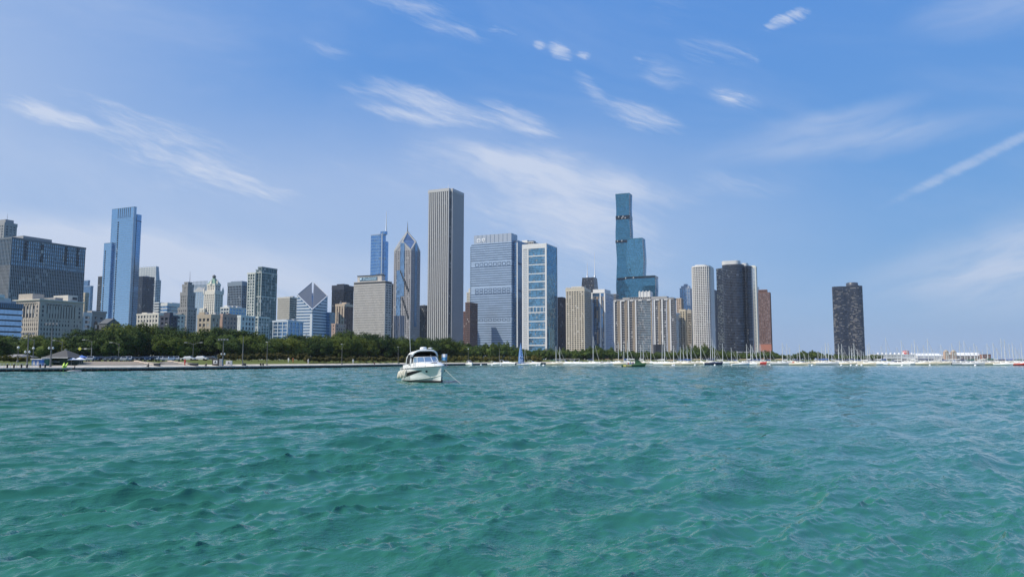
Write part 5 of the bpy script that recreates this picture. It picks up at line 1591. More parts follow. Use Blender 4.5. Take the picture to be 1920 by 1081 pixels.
def shore_pt(px, off):
    """the point straight ahead at a photo column that lies off metres behind the quay edge"""
    lo, hi = 90.0, 900.0
    for _ in range(50):
        Y = (lo + hi) / 2
        if Y - shore_y(ground_x(px, Y)) < off: lo = Y
        else: hi = Y
    return ground_x(px, Y), Y
def hedges():
    r = random.Random(12)
    up, lo, ol = [], [], []
    def row(px0, px1, off, topy, step, crowns, bag, desc, name, spread=1.0):
        px = px0
        while px < px1:
            x, Y = shore_pt(px, off + r.uniform(-1, 1))
            z = land_z(x, Y)
            h = (at(960, topy + r.uniform(-1, 1.2), Y).z - z) * 1.12
            w = step / 1400 * Y * .72 * spread
            t = plant_tree(name, 'tree', x, Y, z, w, h, crowns, SMALL_TRUNKS, r.uniform(0, 6.28), 'clipped small trees along the promenade', r)
            bag.append((px, t, desc))
            px += step * r.uniform(.9, 1.1)
    row(415, 470, 42, 664, 13, HEDGE_CROWNS, up, 'small rounded brownish tree', 'ornamental_tree')
    row(472, 578, 44, 663.5, 12.5, HEDGE_CROWNS, up, 'small rounded brownish tree', 'ornamental_tree', 1.1)
    row(574, 752, 18, 669, 12.5, HEDGE_CROWNS, lo, 'small brownish tree on a bare trunk', 'ornamental_tree', 1.1)
    row(756, 1016, 16, 667.5, 12, OLIVE_CROWNS, ol, 'olive green bush', 'shore_bush', 1.2)
    row(-20, 60, 34, 667, 14, OLIVE_CROWNS, ol, 'olive green bush', 'shore_bush', 1.0)
    label_by_zone(up, lambda d, o, z: f'{d}, {o} on the lawn below {z}')
    label_by_zone(lo, lambda d, o, z: f'{d}, {o} below {z}')
    label_by_zone(ol, lambda d, o, z: f'{d} along the shore, {o} below {z}')
hedges()

# ------------------------------------------------------------------ park: steps, kiosks, lamps, cars, people
def steps():
    mat = paint('step_concrete', (.52, .43, .33), .9, .12, .4)
    for label, a, b_ in (('long flight of broad pale concrete seating steps behind the promenade', 146, 287), ('shorter flight of concrete seating steps right of the sloping lawn wedge', 300, 350)):
        x, y = shore_pt((a + b_) / 2, 6)
        t = thing('seating_steps', 'steps', label, (x, y, .846))
        for k in range(4):
            xa, ya = shore_pt(a, 9.2 + 3.4 * k); xb, yb = shore_pt(b_ - 9 * k, 9.2 + 3.4 * k)
            m = MB(); zt = .46 + .15 * (k + 1) + .06 * k; dp = 14.5 - 3.4 * k
            m.hexa([(xa - x, ya - y, -.3), (xb - x, yb - y, -.3), (xb - x, yb - y + dp, -.3), (xa - x, ya - y + dp, -.3)],
                   [(xa - x, ya - y, zt), (xb - x, yb - y, zt), (xb - x, yb - y + dp, zt + .06 * dp / 3.4), (xa - x, ya - y + dp, zt + .06 * dp / 3.4)])
            m.obj('step', mat, t)
        xa, ya = shore_pt(b_, 9.0); xb, yb = shore_pt(b_ - 36, 23)
        MB().hexa([(xa - x, ya - y, -.2), (xa - x + .8, ya - y, -.2), (xb - x + .8, yb - y, -.2), (xb - x, yb - y, -.2)], [(xa - x, ya - y, .6), (xa - x + .8, ya - y, .6), (xb - x + .8, yb - y, 1.6), (xb - x, yb - y, 1.6)]).obj('side_wall', mat, t)
steps()
def pavilion():
    x, y = shore_pt(107.5, 12)
    t = thing('pavilion', 'pavilion', 'dark green pavilion with a grey hipped roof on the quay at left', (x, y, land_z(x, y)))
    GRN = paint('pavilion_green', (.018, .05, .035), .6)
    s = y / 1400
    w, h = 23 * s, 1.75
    for a, b_ in ((-w * .92, -w * .80), (-w * .30, -w * .24), (w * .18, w * .24), (w * .80, w * .92)):
        MB().box(a, b_, 0, .3, 0, h).obj('post', GRN, t)
    MB().box(-w * .9, w * .9, 1.5, 6, 0, h).obj('back_wall', GRN, t)
    MB().box(w * .24, w * .86, -.05, 1.5, 0, h).obj('side_wall', GRN, t)
    MB().box(-w * .8, w * .2, -.05, .1, .75, .85).obj('rail', STEELW, t)
    e = w * 1.05
    MB().add([(-e, -1, h), (e, -1, h), (e, 7, h), (-e, 7, h), (-.3, 3, h + 1.75), (.3, 3, h + 1.75)], [(0, 1, 5, 4), (1, 2, 5), (2, 3, 4, 5), (3, 0, 4), (3, 2, 1, 0)]).obj('roof', paint('pavilion_shingle', (.085, .083, .08), .9, .2, 2), t)
    MB().box(-e - .05, e + .05, -1.08, -.98, h - .12, h + .06).obj('fascia', WHITE, t)
    MB().box(-.2, .2, 2.8, 3.2, h + 1.7, h + 2.0).obj('finial', STEELG, t)
    x, y = shore_pt(69.5, 9)
    t = thing('rental_booth', 'booth', 'blue rental booth with white roof and pale posters beside the green pavilion', (x, y, land_z(x, y)))
    w = 9.6 * y / 1400
    MB().box(-w, w, 0, 2.4, 0, 1.35).obj('booth_body', paint('booth_blue', (.05, .17, .48), .5), t)
    MB().box(-w - .15, w + .15, -.3, 2.6, 1.35, 1.55).obj('roof', BRIGHT, t)
    for k in range(2): MB().box(-w * .75 + k * w * .75, -w * .75 + k * w * .75 + .45, -.05, .02, .15, 1.0).obj('poster', paint('poster_pale', (.62, .60, .60), .6, .2, 3), t)
    x, y = shore_pt(82, 9)
    t = thing('storage_container', 'container', 'small green storage container between the blue booth and the pavilion', (x, y, land_z(x, y)))
    MB().box(-.45, .45, 0, 2, 0, 1.35).obj('container_body', paint('container_green', (.05, .16, .11), .6), t)
    MB().box(-.5, .5, -.05, 2.05, 1.35, 1.42).obj('lid', GRN, t)
    x, y = shore_pt(21, 48)
    t = thing('park_shelter', 'shelter', 'low grey roofed park shelter among bushes near the left edge', (x, y, land_z(x, y)))
    w = 18 * y / 1400
    for k in range(6): MB().tube([(-w * .9 + w * 1.8 * k / 5, 0, 0), (-w * .9 + w * 1.8 * k / 5, 0, 1.05)], .12, 6).obj('post', CONC, t)
    MB().box(-w * .6, w * .6, 2, 5, 0, 1.05).obj('back_wall', DARKST, t)
    MB().add([(-w, -1, 1.05), (w, -1, 1.05), (w, 7, 1.05), (-w, 7, 1.05), (-w * .55, 3, 1.75), (w * .55, 3, 1.75)], [(0, 1, 5, 4), (1, 2, 5), (2, 3, 4, 5), (3, 0, 4), (3, 2, 1, 0)]).obj('roof', paint('shelter_shingle', (.24, .23, .22), .9, .2, 2), t)
    # umbrellas
    for k, (px, off, lab) in enumerate(((134, 11, 'white scalloped cafe umbrella beside the green pavilion'), (137, 14.5, 'blue cafe umbrella directly behind the white scalloped umbrella'), (150, 11.5, 'pale blue and white cafe umbrella at the start of the steps'), (153, 15, 'deep blue cafe umbrella farthest right of the umbrella cluster'))):
        x, y = shore_pt(px, off)
        t = thing('cafe_umbrella', 'umbrella', lab, (x, y, land_z(x, y)), .3 * k, 'cafe umbrellas beside the pavilion')
        MB().tube([(0, 0, 0), (0, 0, 1.75 + .3 * (k % 2))], .03, 6).obj('pole', STEELW, t)
        z = 1.35 + .35 * (k % 2)
        um = (paint('umbrella_white', (.7, .72, .8), .7), paint('umbrella_blue', (.08, .16, .42), .7))[k % 2]
        m = MB()
        ring = [(1.25 * math.cos(a), 1.25 * math.sin(a), z) for a in np.linspace(0, 2 * math.pi, 9)[:-1]]
        drop = [(p[0] * 1.0, p[1] * 1.0, z - .14) for p in ring]
        m.add([(0, 0, z + .5)] + ring + drop, [(0, i + 1, (i + 1) % 8 + 1) for i in range(8)] + [(i + 1, i + 9, (i + 1) % 8 + 9, (i + 1) % 8 + 1) for i in range(8)])
        m.obj('canopy', um, t)
        MB().lathe([(.45, .68), (.45, .72)], 10).obj('table_top', STEELG, t)
    # quay posts and rails
    for k, px in enumerate((14.5, 27, 41, 51.5, 76, 85.5)):
        x, y = shore_pt(px, 1.0)
        t = thing('mooring_post', 'post', f'dark timber mooring post on the quay, {nth(k, 6)} of six at left', (x, y, .85), 0, 'mooring posts on the quay')
        MB().lathe([(.16, -.1), (.16, .75), (.12, .8)], 8).obj('timber', paint('timber_black', (.02, .018, .016), .9), t)
        MB().lathe([(.19, .78), (.17, .86), (.02, .9)], 8).obj('cap', STEELG, t)
    x, y = shore_pt(-4, 1.6); x2, y2 = shore_pt(84, 1.6)
    t = thing('quay_railing', 'railing', 'pale metal railing along the quay edge at far left', (x, y, .85))
    n = 15
    for k in range(n + 1):
        f = k / n; MB().tube([((x2 - x) * f, (y2 - y) * f, 0), ((x2 - x) * f, (y2 - y) * f, 1.0)], .035, 5).obj('post', STEELW, t)
    for z in (.3, .55, .8, 1.0): MB().tube([(0, 0, z), (x2 - x, y2 - y, z)], .02, 4).obj('rail', paint('rail_grey', (.5, .5, .48), .5), t)
    # green kayaks pulled onto the quay
    for k, px in enumerate((120.5, 125.5)):
        x, y = shore_pt(px, .9)
        t = thing('kayak', 'kayak', ('left' if k == 0 else 'right') + ' of two lime green kayaks propped on the quay edge', (x, y, .9), .6 - 1.2 * k, 'lime green kayaks')
        t.rotation_euler = (R(60), 0, .4 - .8 * k)
        rings_ = [[(r_ * math.cos(a), 1.1 * u, .3 + r_ * .6 * math.sin(a)) for a in np.linspace(0, 2 * math.pi, 9)[:-1]] for u, r_ in ((-1, .02), (-.6, .2), (0, .3), (.6, .2), (1, .02))]
        MB().loft(rings_).obj('hull', paint('kayak_lime', (.40, .62, .04), .4), t)
        MB().lathe([(.16, .44), (.17, .5)], 8).obj('cockpit', DARKM, t)
    # sign boards on the promenade
    for lab, px, wpx, h, dark, name in (('dark framed notice board with pale picture on the promenade', 404, 12, 1.75, True, 'notice_board'), ('plain grey cabinet between the two notice boards', 413.5, 6, 1.75, False, 'utility_cabinet'), ('white notice board with black symbol beside the lamp post', 429, 11, 1.35, False, 'notice_board')):
        x, y = shore_pt(px, 4)
        t = thing(name, 'sign' if 'board' in name else 'cabinet', lab, (x, y, land_z(x, y)))
        w = wpx / 2 * y / 1400
        body = paint('board_dark', (.07, .06, .055), .6) if dark else paint('board_pale', (.58, .57, .56), .6)
        MB().box(-w, w, 0, .5, 0, h).obj('frame', body, t)
        if 'cabinet' in name:
            MB().box(-w * .9, -.03, -.04, .02, .1, h - .1).obj('door', STEELG if False else paint('cabinet_grey', (.40, .40, .41), .6), t)
            MB().box(.03, w * .9, -.04, .02, .1, h - .1).obj('door', paint('cabinet_grey', (0, 0, 0)), t)
        else:
            MB().box(-w * .62, w * .62, -.05, .02, h * .3, h * .82).obj('panel', paint('poster_white', (.72, .71, .68), .6), t)
            MB().box(-w * .3, w * .3, -.09, -.05, h * .42, h * .58).obj('symbol', DARKM, t)
            MB().box(-w * .14, w * .14, -.09, -.05, h * .60, h * .72).obj('symbol', DARKM, t)
    for lab, px, wpx, off in (('black bin cabinet at the right foot of the long steps', 293.5, 10, 5), ('long black planter box on the promenade right of the short steps', 361, 18, 5), ('dark box at the base of the tall lamp post', 457.5, 5, 3.5)):
        x, y = shore_pt(px, off)
        t = thing('planter_box', 'box', lab, (x, y, land_z(x, y))); w = wpx / 2 * y / 1400
        MB().box(-w, w, 0, .8, 0, .6).obj('box_body', DARKM, t)
        MB().box(-w - .03, w + .03, -.03, .83, .6, .66).obj('lid', STEELG, t)
    # road sign on a mast arm
    x, y = shore_pt(171, 72)
    t = thing('sign_gantry', 'sign', 'yellow diamond and white plate hung on a grey mast arm before the dark trees', (x, y, land_z(x, y)))
    s = y / 1400; zz = at(960, 653.5, y).z - land_z(x, y)
    MB().tube([(0, 0, 0), (0, 0, zz + .3)], .1, 6).obj('pole', STEELG, t)
    MB().tube([(0, 0, zz), (-28 * s, 0, zz)], .06, 5).obj('arm', STEELG, t)
    d = 3.4 * s; cx_ = -22 * s
    MB().hexa([(cx_ - d, -.12, zz), (cx_, -.12, zz - d), (cx_ + d, -.12, zz), (cx_, -.12, zz + d)], [(cx_ - d, -.08, zz), (cx_, -.08, zz - d), (cx_ + d, -.08, zz), (cx_, -.08, zz + d)]).obj('diamond_plate', paint('sign_yellow', (.75, .72, .12), .5), t)
    MB().box(-14 * s, -9.5 * s, -.12, -.08, zz - 1.1 * s, zz + 1.1 * s).obj('white_plate', BRIGHT, t)
pavilion()

def lamps():
    poles = []
    for px, topy, off, kind in ((51, 622.7, 7, 'flood'), (95, 604, 4, 'flood'), (418, 634, 4.5, 'flood'), (455, 630, 3.2, 'plain'), (500.5, 641, 4, 'arm'), (641, 645, 4, 'arm'), (746.5, 650, 4, 'arm'), (936.5, 653, 6, 'plain'),
                                (33, 653.5, 26, 'globe'), (61.5, 655, 24, 'globe'), (878, 655, 10, 'globe'),
                                (115, 639, 72, 'cobra'), (170.5, 638, 80, 'cobra'), (222, 643, 72, 'cobra'), (361.5, 643, 70, 'double'), (62, 635, 78, 'cobra')):
        x, y = shore_pt(px, off)
        z = land_z(x, y); h = at(960, topy, y).z - z
        desc = {'flood': 'tall grey floodlight mast', 'plain': 'tall plain grey pole', 'arm': 'slim lamp post with short arm', 'globe': 'short park lamp with white globe', 'cobra': 'grey street lamp with curved arm', 'double': 'double armed grey street lamp'}[kind]
        t = thing('street_lamp' if kind != 'plain' else 'light_pole', 'lamp', desc, (x, y, z), 0, 'lamp posts of the lakefront park')
        m = paint('lamp_grey', (.16, .155, .15), .6)
        MB().tube([(0, 0, 0), (0, 0, h * .5), (0, 0, h)], [.17, .13, .08] if kind in ('flood', 'plain') else [.10, .08, .06], 7).obj('pole', m, t)
        MB().lathe([(.26, 0), (.26, .35), (.2, .4)], 8).obj('base', m, t)
        if kind == 'flood':
            MB().tube([(-1.2, 0, h - .3), (1.2, 0, h - .3)], .06, 5).obj('crossbar', m, t)
            for k in range(4):
                MB().box(-1.25 + .8 * k - .18, -1.25 + .8 * k + .18, -.35, -.05, h - .55, h - .1).obj('floodlight', STEELG, t)
            MB().tube([(-.7, 0, h * .42), (.7, 0, h * .42)], .05, 5).obj('crossbar', m, t)
            for s in (-1, 1): MB().lathe([(.05, h * .42 - .3), (.26, h * .42), (.05, h * .42 + .3)], 8, (s * .45, -.1)).obj('speaker', paint('lamp_white', (.7, .7, .68), .5), t)
        elif kind == 'arm':
            MB().tube([(-.2, 0, h - .05), (.9, 0, h + .05)], .04, 5).obj('arm', m, t)
            MB().box(-.45, .1, -.14, .14, h - .05, h + .08).obj('lamp_head', paint('lamp_white', (0, 0, 0)), t)
        elif kind == 'globe':
            MB().lathe([(.04, h - .05), (.24, h + .1), (.30, h + .3), (.2, h + .5), (.02, h + .58)], 9).obj('globe', paint('lamp_white', (0, 0, 0)), t)
        elif kind in ('cobra', 'double'):
            for s in ((-1,) if kind == 'cobra' else (-1, 1)):
                MB().tube([(0, 0, h - .5), (s * .9, 0, h), (s * 2.2, 0, h + .2)], .05, 5).obj('arm', m, t)
                MB().box(s * 2.4 - .45, s * 2.4 + .45, -.16, .16, h + .12, h + .3).obj('lamp_head', paint('lamp_pale', (.45, .45, .44), .5), t)
        poles.append((px, t, desc))
    label_by_zone(poles, lambda d, o, z: f'{d} in front of {z}' + ('' if o == 'only' else f', {o} of them'))
lamps()

def cars():
    glassm = paint('car_glass', (.02, .025, .03), .1, .05)
    tyre = paint('tyre', (.02, .02, .02), .9)
    def car():
        t = thing('parked_car', 'car', 'car', (0, 0, -50), 0, 'cars parked behind the promenade')
        m = MB()
        prof = [(-2.1, .35), (-2.15, .75), (-1.3, .9), (-.7, 1.38), (.75, 1.42), (1.5, .95), (2.1, .85), (2.15, .4)]
        W2 = .87
        m.loft([[(x, y * (1 if z < 1 else .82), z) for x, z in prof] for y in (-W2, -W2 * .98, W2 * .98, W2)], smooth=False)
        m.obj('body', paint('car_white', (.7, .7, .7), .25, .02), t)
        for s in (-1, 1):
            MB().add([(-.95, s * .80, .98), (1.2, s * .80, .98), (.66, s * .745, 1.34), (-.6, s * .745, 1.34), (-.95, s * .76, .98), (1.2, s * .76, .98), (.66, s * .70, 1.34), (-.6, s * .70, 1.34)],
                     [(0, 1, 2, 3), (7, 6, 5, 4), (0, 4, 5, 1), (1, 5, 6, 2), (2, 6, 7, 3), (3, 7, 4, 0)]).obj('side_window', glassm, t)
        for a, b_, c, e, n in (((-1.27, .95), (-.78, 1.34), .03, 0, 'rear_window'), ((1.46, 1.0), (.86, 1.36), -.03, 0, 'windscreen')):
            MB().hexa([(a[0], -.68, a[1]), (a[0], .68, a[1]), (b_[0], .62, b_[1]), (b_[0], -.62, b_[1])], [(a[0] - c, -.68, a[1] + .03), (a[0] - c, .68, a[1] + .03), (b_[0] - c, .62, b_[1] + .03), (b_[0] - c, -.62, b_[1] + .03)]).obj(n, glassm, t)
        for x in (-1.35, 1.35):
            for s in (-1, 1):
                MB().tube([(x, s * .72, .33), (x, s * .90, .33)], .33, 12).obj('wheel', tyre, t)
        for s in (-1, 1):
            MB().box(2.05, 2.17, s * .6 - .2, s * .6 + .2, .62, .76).obj('headlight', paint('lamp_clear', (.75, .75, .72), .2), t)
            MB().box(-2.19, -2.08, s * .6 - .2, s * .6 + .2, .66, .78).obj('tail_light', paint('lamp_red', (.4, .02, .02), .3), t)
        return t
    proto = car()
    cols = {'white': (.72, .72, .72), 'silver': (.42, .43, .44), 'black': (.015, .015, .017), 'dark grey': (.08, .085, .09), 'navy': (.02, .035, .09), 'pale blue': (.35, .45, .55)}
    mats = {k: paint('car_' + k.replace(' ', '_'), v, .25, .03, .3, .2) for k, v in cols.items()}
    spots = [(160, 'black'), (171, 'silver'), (181, 'navy'), (191, 'black'), (204, 'dark grey'), (213, 'dark grey'), (223, 'dark grey'), (234, 'silver'), (242, 'silver'), (250, 'dark grey'), (259, 'black'), (268, 'black'), (277, 'navy'), (286, 'black'), (292, 'silver'), (301, 'silver'), (311, 'silver'), (321, 'pale blue'), (330, 'silver'), (352, 'white'), (376, 'white'), (393, 'dark grey')]
    r = random.Random(2); done = []
    used = False
    for px, c in spots:
        off = 43 + r.uniform(-2, 2) if px < 340 else 64
        x, y = shore_pt(px, off)
        rz = R(-70) + r.uniform(-.08, .08) if px < 340 else r.uniform(-.1, .1)
        if not used:
            o = proto; o.location = (x, y, land_z(x, y)); o.rotation_euler = (0, 0, rz); used = True
            KIDS[o.name] = [(ch, []) for ch in o.children]
            for ch in o.children: recolour(ch, {'body': mats[c]})
        else:
            o = copy_thing(proto, (x, y, land_z(x, y)), rz, '', r.uniform(.88, 1.02), {'body': mats[c]})
        done.append((px, o, c))
    label_by_zone(done, lambda d, o, z: f'{d} car parked before the trees, {o} below {z}')
cars()

def person_mesh(pose, seed):
    """one continuous figure: joints joined by a skin, seated or standing"""
    me = bpy.data.meshes.new('person_body')
    if pose == 'sit':
        P = [(0, 0, .12), (0, .02, .35), (0, .0, .58), (0, -.02, .68), (0, -.03, .80), (-.17, 0, .56), (-.22, -.14, .34), (-.12, -.30, .26), (.17, 0, .56), (.22, -.14, .34), (.12, -.30, .26),
             (-.1, -.05, .12), (-.14, -.42, .30), (-.14, -.52, .02), (.1, -.05, .12), (.14, -.42, .30), (.14, -.52, .02)]
        E = [(0, 1), (1, 2), (2, 3), (3, 4), (2, 5), (5, 6), (6, 7), (2, 8), (8, 9), (9, 10), (0, 11), (11, 12), (12, 13), (0, 14), (14, 15), (15, 16)]
        Rr = [.14, .14, .15, .06, .10, .06, .05, .04, .06, .05, .04, .09, .07, .05, .09, .07, .05]
    else:
        P = [(0, 0, .90), (0, 0, 1.15), (0, .0, 1.40), (0, -.01, 1.50), (0, -.02, 1.64), (-.18, 0, 1.38), (-.23, .02, 1.10), (-.22, -.05, .84), (.18, 0, 1.38), (.23, .02, 1.10), (.22, -.05, .84),
             (-.1, 0, .84), (-.11, -.02, .47), (-.12, .04, .06), (.1, 0, .84), (.12, -.12, .48), (.12, -.02, .06)]
        E = [(0, 1), (1, 2), (2, 3), (3, 4), (2, 5), (5, 6), (6, 7), (2, 8), (8, 9), (9, 10), (0, 11), (11, 12), (12, 13), (0, 14), (14, 15), (15, 16)]
        Rr = [.13, .13, .15, .06, .10, .06, .05, .04, .06, .05, .04, .09, .07, .05, .09, .07, .05]
    me.from_pydata(P, E, []); me.update()
    o = bpy.data.objects.new('tmp_person', me); COL.objects.link(o)
    md = o.modifiers.new('skin', 'SKIN')
    o.data.skin_vertices[0].data[0].use_root = True
    for v, r_ in zip(me.skin_vertices[0].data, Rr): v.radius = (r_, r_)
    sb = o.modifiers.new('sub', 'SUBSURF'); sb.levels = sb.render_levels = 1
    dg = bpy.context.evaluated_depsgraph_get(); dg.update()
    out = bpy.data.meshes.new_from_object(o.evaluated_get(dg))
    bpy.data.objects.remove(o)
    out.name = 'person_body'
    return out
def people():
    skin = paint('skin', (.42, .26, .19), .6)
    for pose in ('sit', 'stand'):
        PEOPLE[pose] = person_mesh(pose, 1)
    who = [(347, 5, 'stand', 'person in a red top standing on the promenade before the short steps', (.45, .06, .05)), (387, 1.3, 'sit', 'person in dark clothes sitting on the quay edge left of the notice boards', (.04, .04, .05)), (279, 1.3, 'sit', 'person in dark clothes sitting on the quay edge below the long steps', (.05, .05, .05)),
           (489, 1.3, 'sit', 'left of two people in dark clothes sitting together on the quay', (.03, .03, .035)), (493.3, 1.3, 'sit', 'right of two people in dark clothes sitting together on the quay', (.03, .03, .04)),
           (541, 17, 'stand', 'person in a white top standing on the lawn', (.7, .7, .68)), (549.5, 16, 'stand', 'person in an orange top standing on the lawn', (.60, .20, .08)), (578, 7, 'stand', 'person in pale clothes at the left end of the lower bushes', (.6, .58, .55)), (702, 1.3, 'sit', 'person in dark red sitting alone on the quay edge', (.16, .05, .05)), (662, 8, 'stand', 'person in white standing among the lower bushes', (.7, .7, .7))]
    for px, off, pose, lab, c in who:
        x, y = shore_pt(px, off)
        person(lab, (x, y, land_z(x, y)), pose, c, random.Random(int(px)).uniform(-.6, .6))
PEOPLE = {}
def person(lab, loc, pose, c, rz, parent_z=0, group='people along the shore'):
    t = thing('person', 'person', lab, loc, rz, group)
    m = paint('clothes_%02d_%02d_%02d' % tuple(int(q * 99) for q in c), c, .9)
    o = link('body', PEOPLE[pose], t)
    if not o.data.materials: o.data.materials.append(m)
    o.material_slots[0].link = 'OBJECT'; o.material_slots[0].material = m
    z = .80 if pose == 'sit' else 1.64
    MB().lathe([(.02, z - .12), (.085, z - .06), (.10, z + .02), (.085, z + .09), (.02, z + .13)], 8).obj('head', paint('skin', (.42, .26, .19), .6), t)
    MB().lathe([(.105, z + .02), (.095, z + .09), (.02, z + .145)], 8, (0, .02)).obj('hair', paint('hair_dark', (.03, .022, .016), .8), t)
    return t
people()

# ------------------------------------------------------------------ boats
HULL_W = paint('gelcoat_white', (.78, .78, .76), .25, .03)
NAVY = paint('hull_navy', (.02, .03, .07), .3, .05)
REDH = paint('hull_red', (.50, .05, .04), .3, .05)
CANVAS = {'navy': paint('cover_navy', (.03, .045, .12), .8), 'blue': paint('cover_blue', (.03, .09, .32), .8), 'white': paint('cover_white', (.62, .62, .60), .8), 'tan': paint('cover_tan', (.38, .30, .20), .8), 'green': paint('cover_green', (.03, .11, .07), .8)}
ALU = paint('mast_aluminium', (.74, .74, .72), .45, .04, .3, .1)
WIRE = paint('rig_wire', (.25, .25, .25), .5)
BOOT = paint('boot_black', (.012, .012, .014), .5)
def hull_rings(L, B, fb, fs, draft=.35, n=14, trans=.8):
    """sheer and waterline sections along x, bow at +x"""
    R_ = []
    for k in range(n + 1):
        u = k / n
        x = -L / 2 + L * u
        w = B / 2 * (trans + (1 - trans) * math.sin(min(1, u / .45) * math.pi / 2)) if u < .45 else B / 2 * max(.015, (1 - ((u - .45) / .55) ** 2.1))
        sh = fs + (fb - fs) * u ** 1.6
        xb = x + .07 * L * max(0, u - .7) * 2.2
        R_.append([(xb, w, sh), (x, w * .93, sh * .45), (x - .02 * L * u, w * .72, 0), (x - .03 * L * u, w * .3, -draft), (x - .03 * L * u, -w * .3, -draft), (x - .02 * L * u, -w * .72, 0), (x, -w * .93, sh * .45), (xb, -w, sh)])
    return R_
def sailboat_proto(mast):
    t = thing('sailboat', 'sailboat', 'sailboat', (0, 0, -60), 0, 'sailboats moored in the harbour')
    L, B = 9.4, 2.9
    rg = hull_rings(L, B, 1.15, .85)
    rg = [[(p[0], p[1], p[2] * 1.4 if p[2] > 0 else p[2]) for p in q_] for q_ in rg]
    MB().loft(rg).obj('hull', HULL_W, t)
    st = MB()
    st.loft([[(p[0], p[1] * 1.012, .05 + .10 * (i > 99)) for i, p in ((2, r_[2]), (5, r_[5]))] + [(r_[5][0], r_[5][1] * 1.02, .2), (r_[2][0], r_[2][1] * 1.02, .2)] for r_ in rg], smooth=False)
    st.obj('boot_stripe', NAVY, t)
    m = MB()
    m.loft([[(x, w, 1.2 + .03 * x), (x, w * .85, z + .4), (x, -w * .85, z + .4), (x, -w, 1.2 + .03 * x)] for x, w, z in ((-1.4, .95, 1.0), (-1.3, .95, 1.5), (.6, .85, 1.5), (1.8, .6, 1.3), (2.3, .35, 1.1))], smooth=False)
    cab = m.obj('cabin', HULL_W, t)
    for s in (-1, 1): MB().box(-.9, .8, s * .90 - .02, s * .90 + .02, 1.5, 1.8).obj('window', DARKG, cab)
    MB().tube([(.75, 0, 1.3), (.74, 0, mast * .6), (.70, 0, mast)], [.16, .14, .10], 6).obj('mast', ALU, t)
    MB().tube([(.7, 0, 2.4), (-3.1, 0, 2.45)], .055, 5).obj('boom', ALU, t)
    MB().loft([[(x, .22 * s_ * math.cos(a), 2.65 + .32 * s_ * math.sin(a)) for a in np.linspace(0, 2 * math.pi, 7)[:-1]] for x, s_ in ((.6, 1.2), (-.4, 1.0), (-1.8, .8), (-3.0, .35))]).obj('sail_cover', CANVAS['navy'], t)
    rigm = MB()
    rigm.tube([(.72, 0, mast * .97), (4.6, 0, 1.2)], .022, 4)
    rigm.tube([(.72, 0, mast), (-4.5, 0, .95)], .012, 4)
    for s in (-1, 1):
        rigm.tube([(.72, 0, mast * .98), (.74, s * .8, mast * .55), (.6, s * 1.3, 1.05)], .011, 4)
        rigm.tube([(.74, 0, mast * .55), (.74, s * .8, mast * .55)], .025, 4)
    rigm.obj('rigging', WIRE, t, 'stuff')
    MB().tube([(.85, 0, mast * .9), (4.45, 0, 1.35)], [.03, .055], 5).obj('furled_jib', CANVAS['white'], t)
    m = MB()
    for x in (-3.8, -1.8, .2, 2.2, 3.9):
        for s in (-1, 1): m.tube([(x, s * (1.3 - .08 * max(0, x) ** 1.4), 1.2), (x, s * (1.3 - .08 * max(0, x) ** 1.4), 1.95)], .015, 4)
    m.obj('stanchion', ALU, t, 'stuff')
    return t
def motorboat_proto():
    t = thing('motorboat', 'motorboat', 'motorboat', (0, 0, -60), 0, 'motorboats moored in the harbour')
    MB().loft(hull_rings(8.2, 2.8, 1.35, .8, .3, 12, .9)).obj('hull', HULL_W, t)
    MB().loft([[(x, w, .9), (x, w * .8, z), (x, -w * .8, z), (x, -w, .9)] for x, w, z in ((-1.0, 1.1, 1.0), (.2, 1.1, 1.45), (1.8, .85, 1.35), (3.2, .4, 1.2))], smooth=False).obj('cabin', HULL_W, t)
    MB().hexa([(.2, -1.05, 1.4), (.2, 1.05, 1.4), (-.5, .9, 2.0), (-.5, -.9, 2.0)], [(.14, -1.05, 1.4), (.14, 1.05, 1.4), (-.56, .9, 2.0), (-.56, -.9, 2.0)]).obj('windscreen', DARKG, t)
    MB().tube([(-1.6, -1.1, 1.0), (-1.9, -1.0, 2.2), (-1.9, 1.0, 2.2), (-1.6, 1.1, 1.0)], .07, 5).obj('arch', HULL_W, t)
    MB().box(-3.6, -1.2, -1.0, 1.0, 1.0, 1.15).obj('cockpit_cover', CANVAS['navy'], t)
    return t
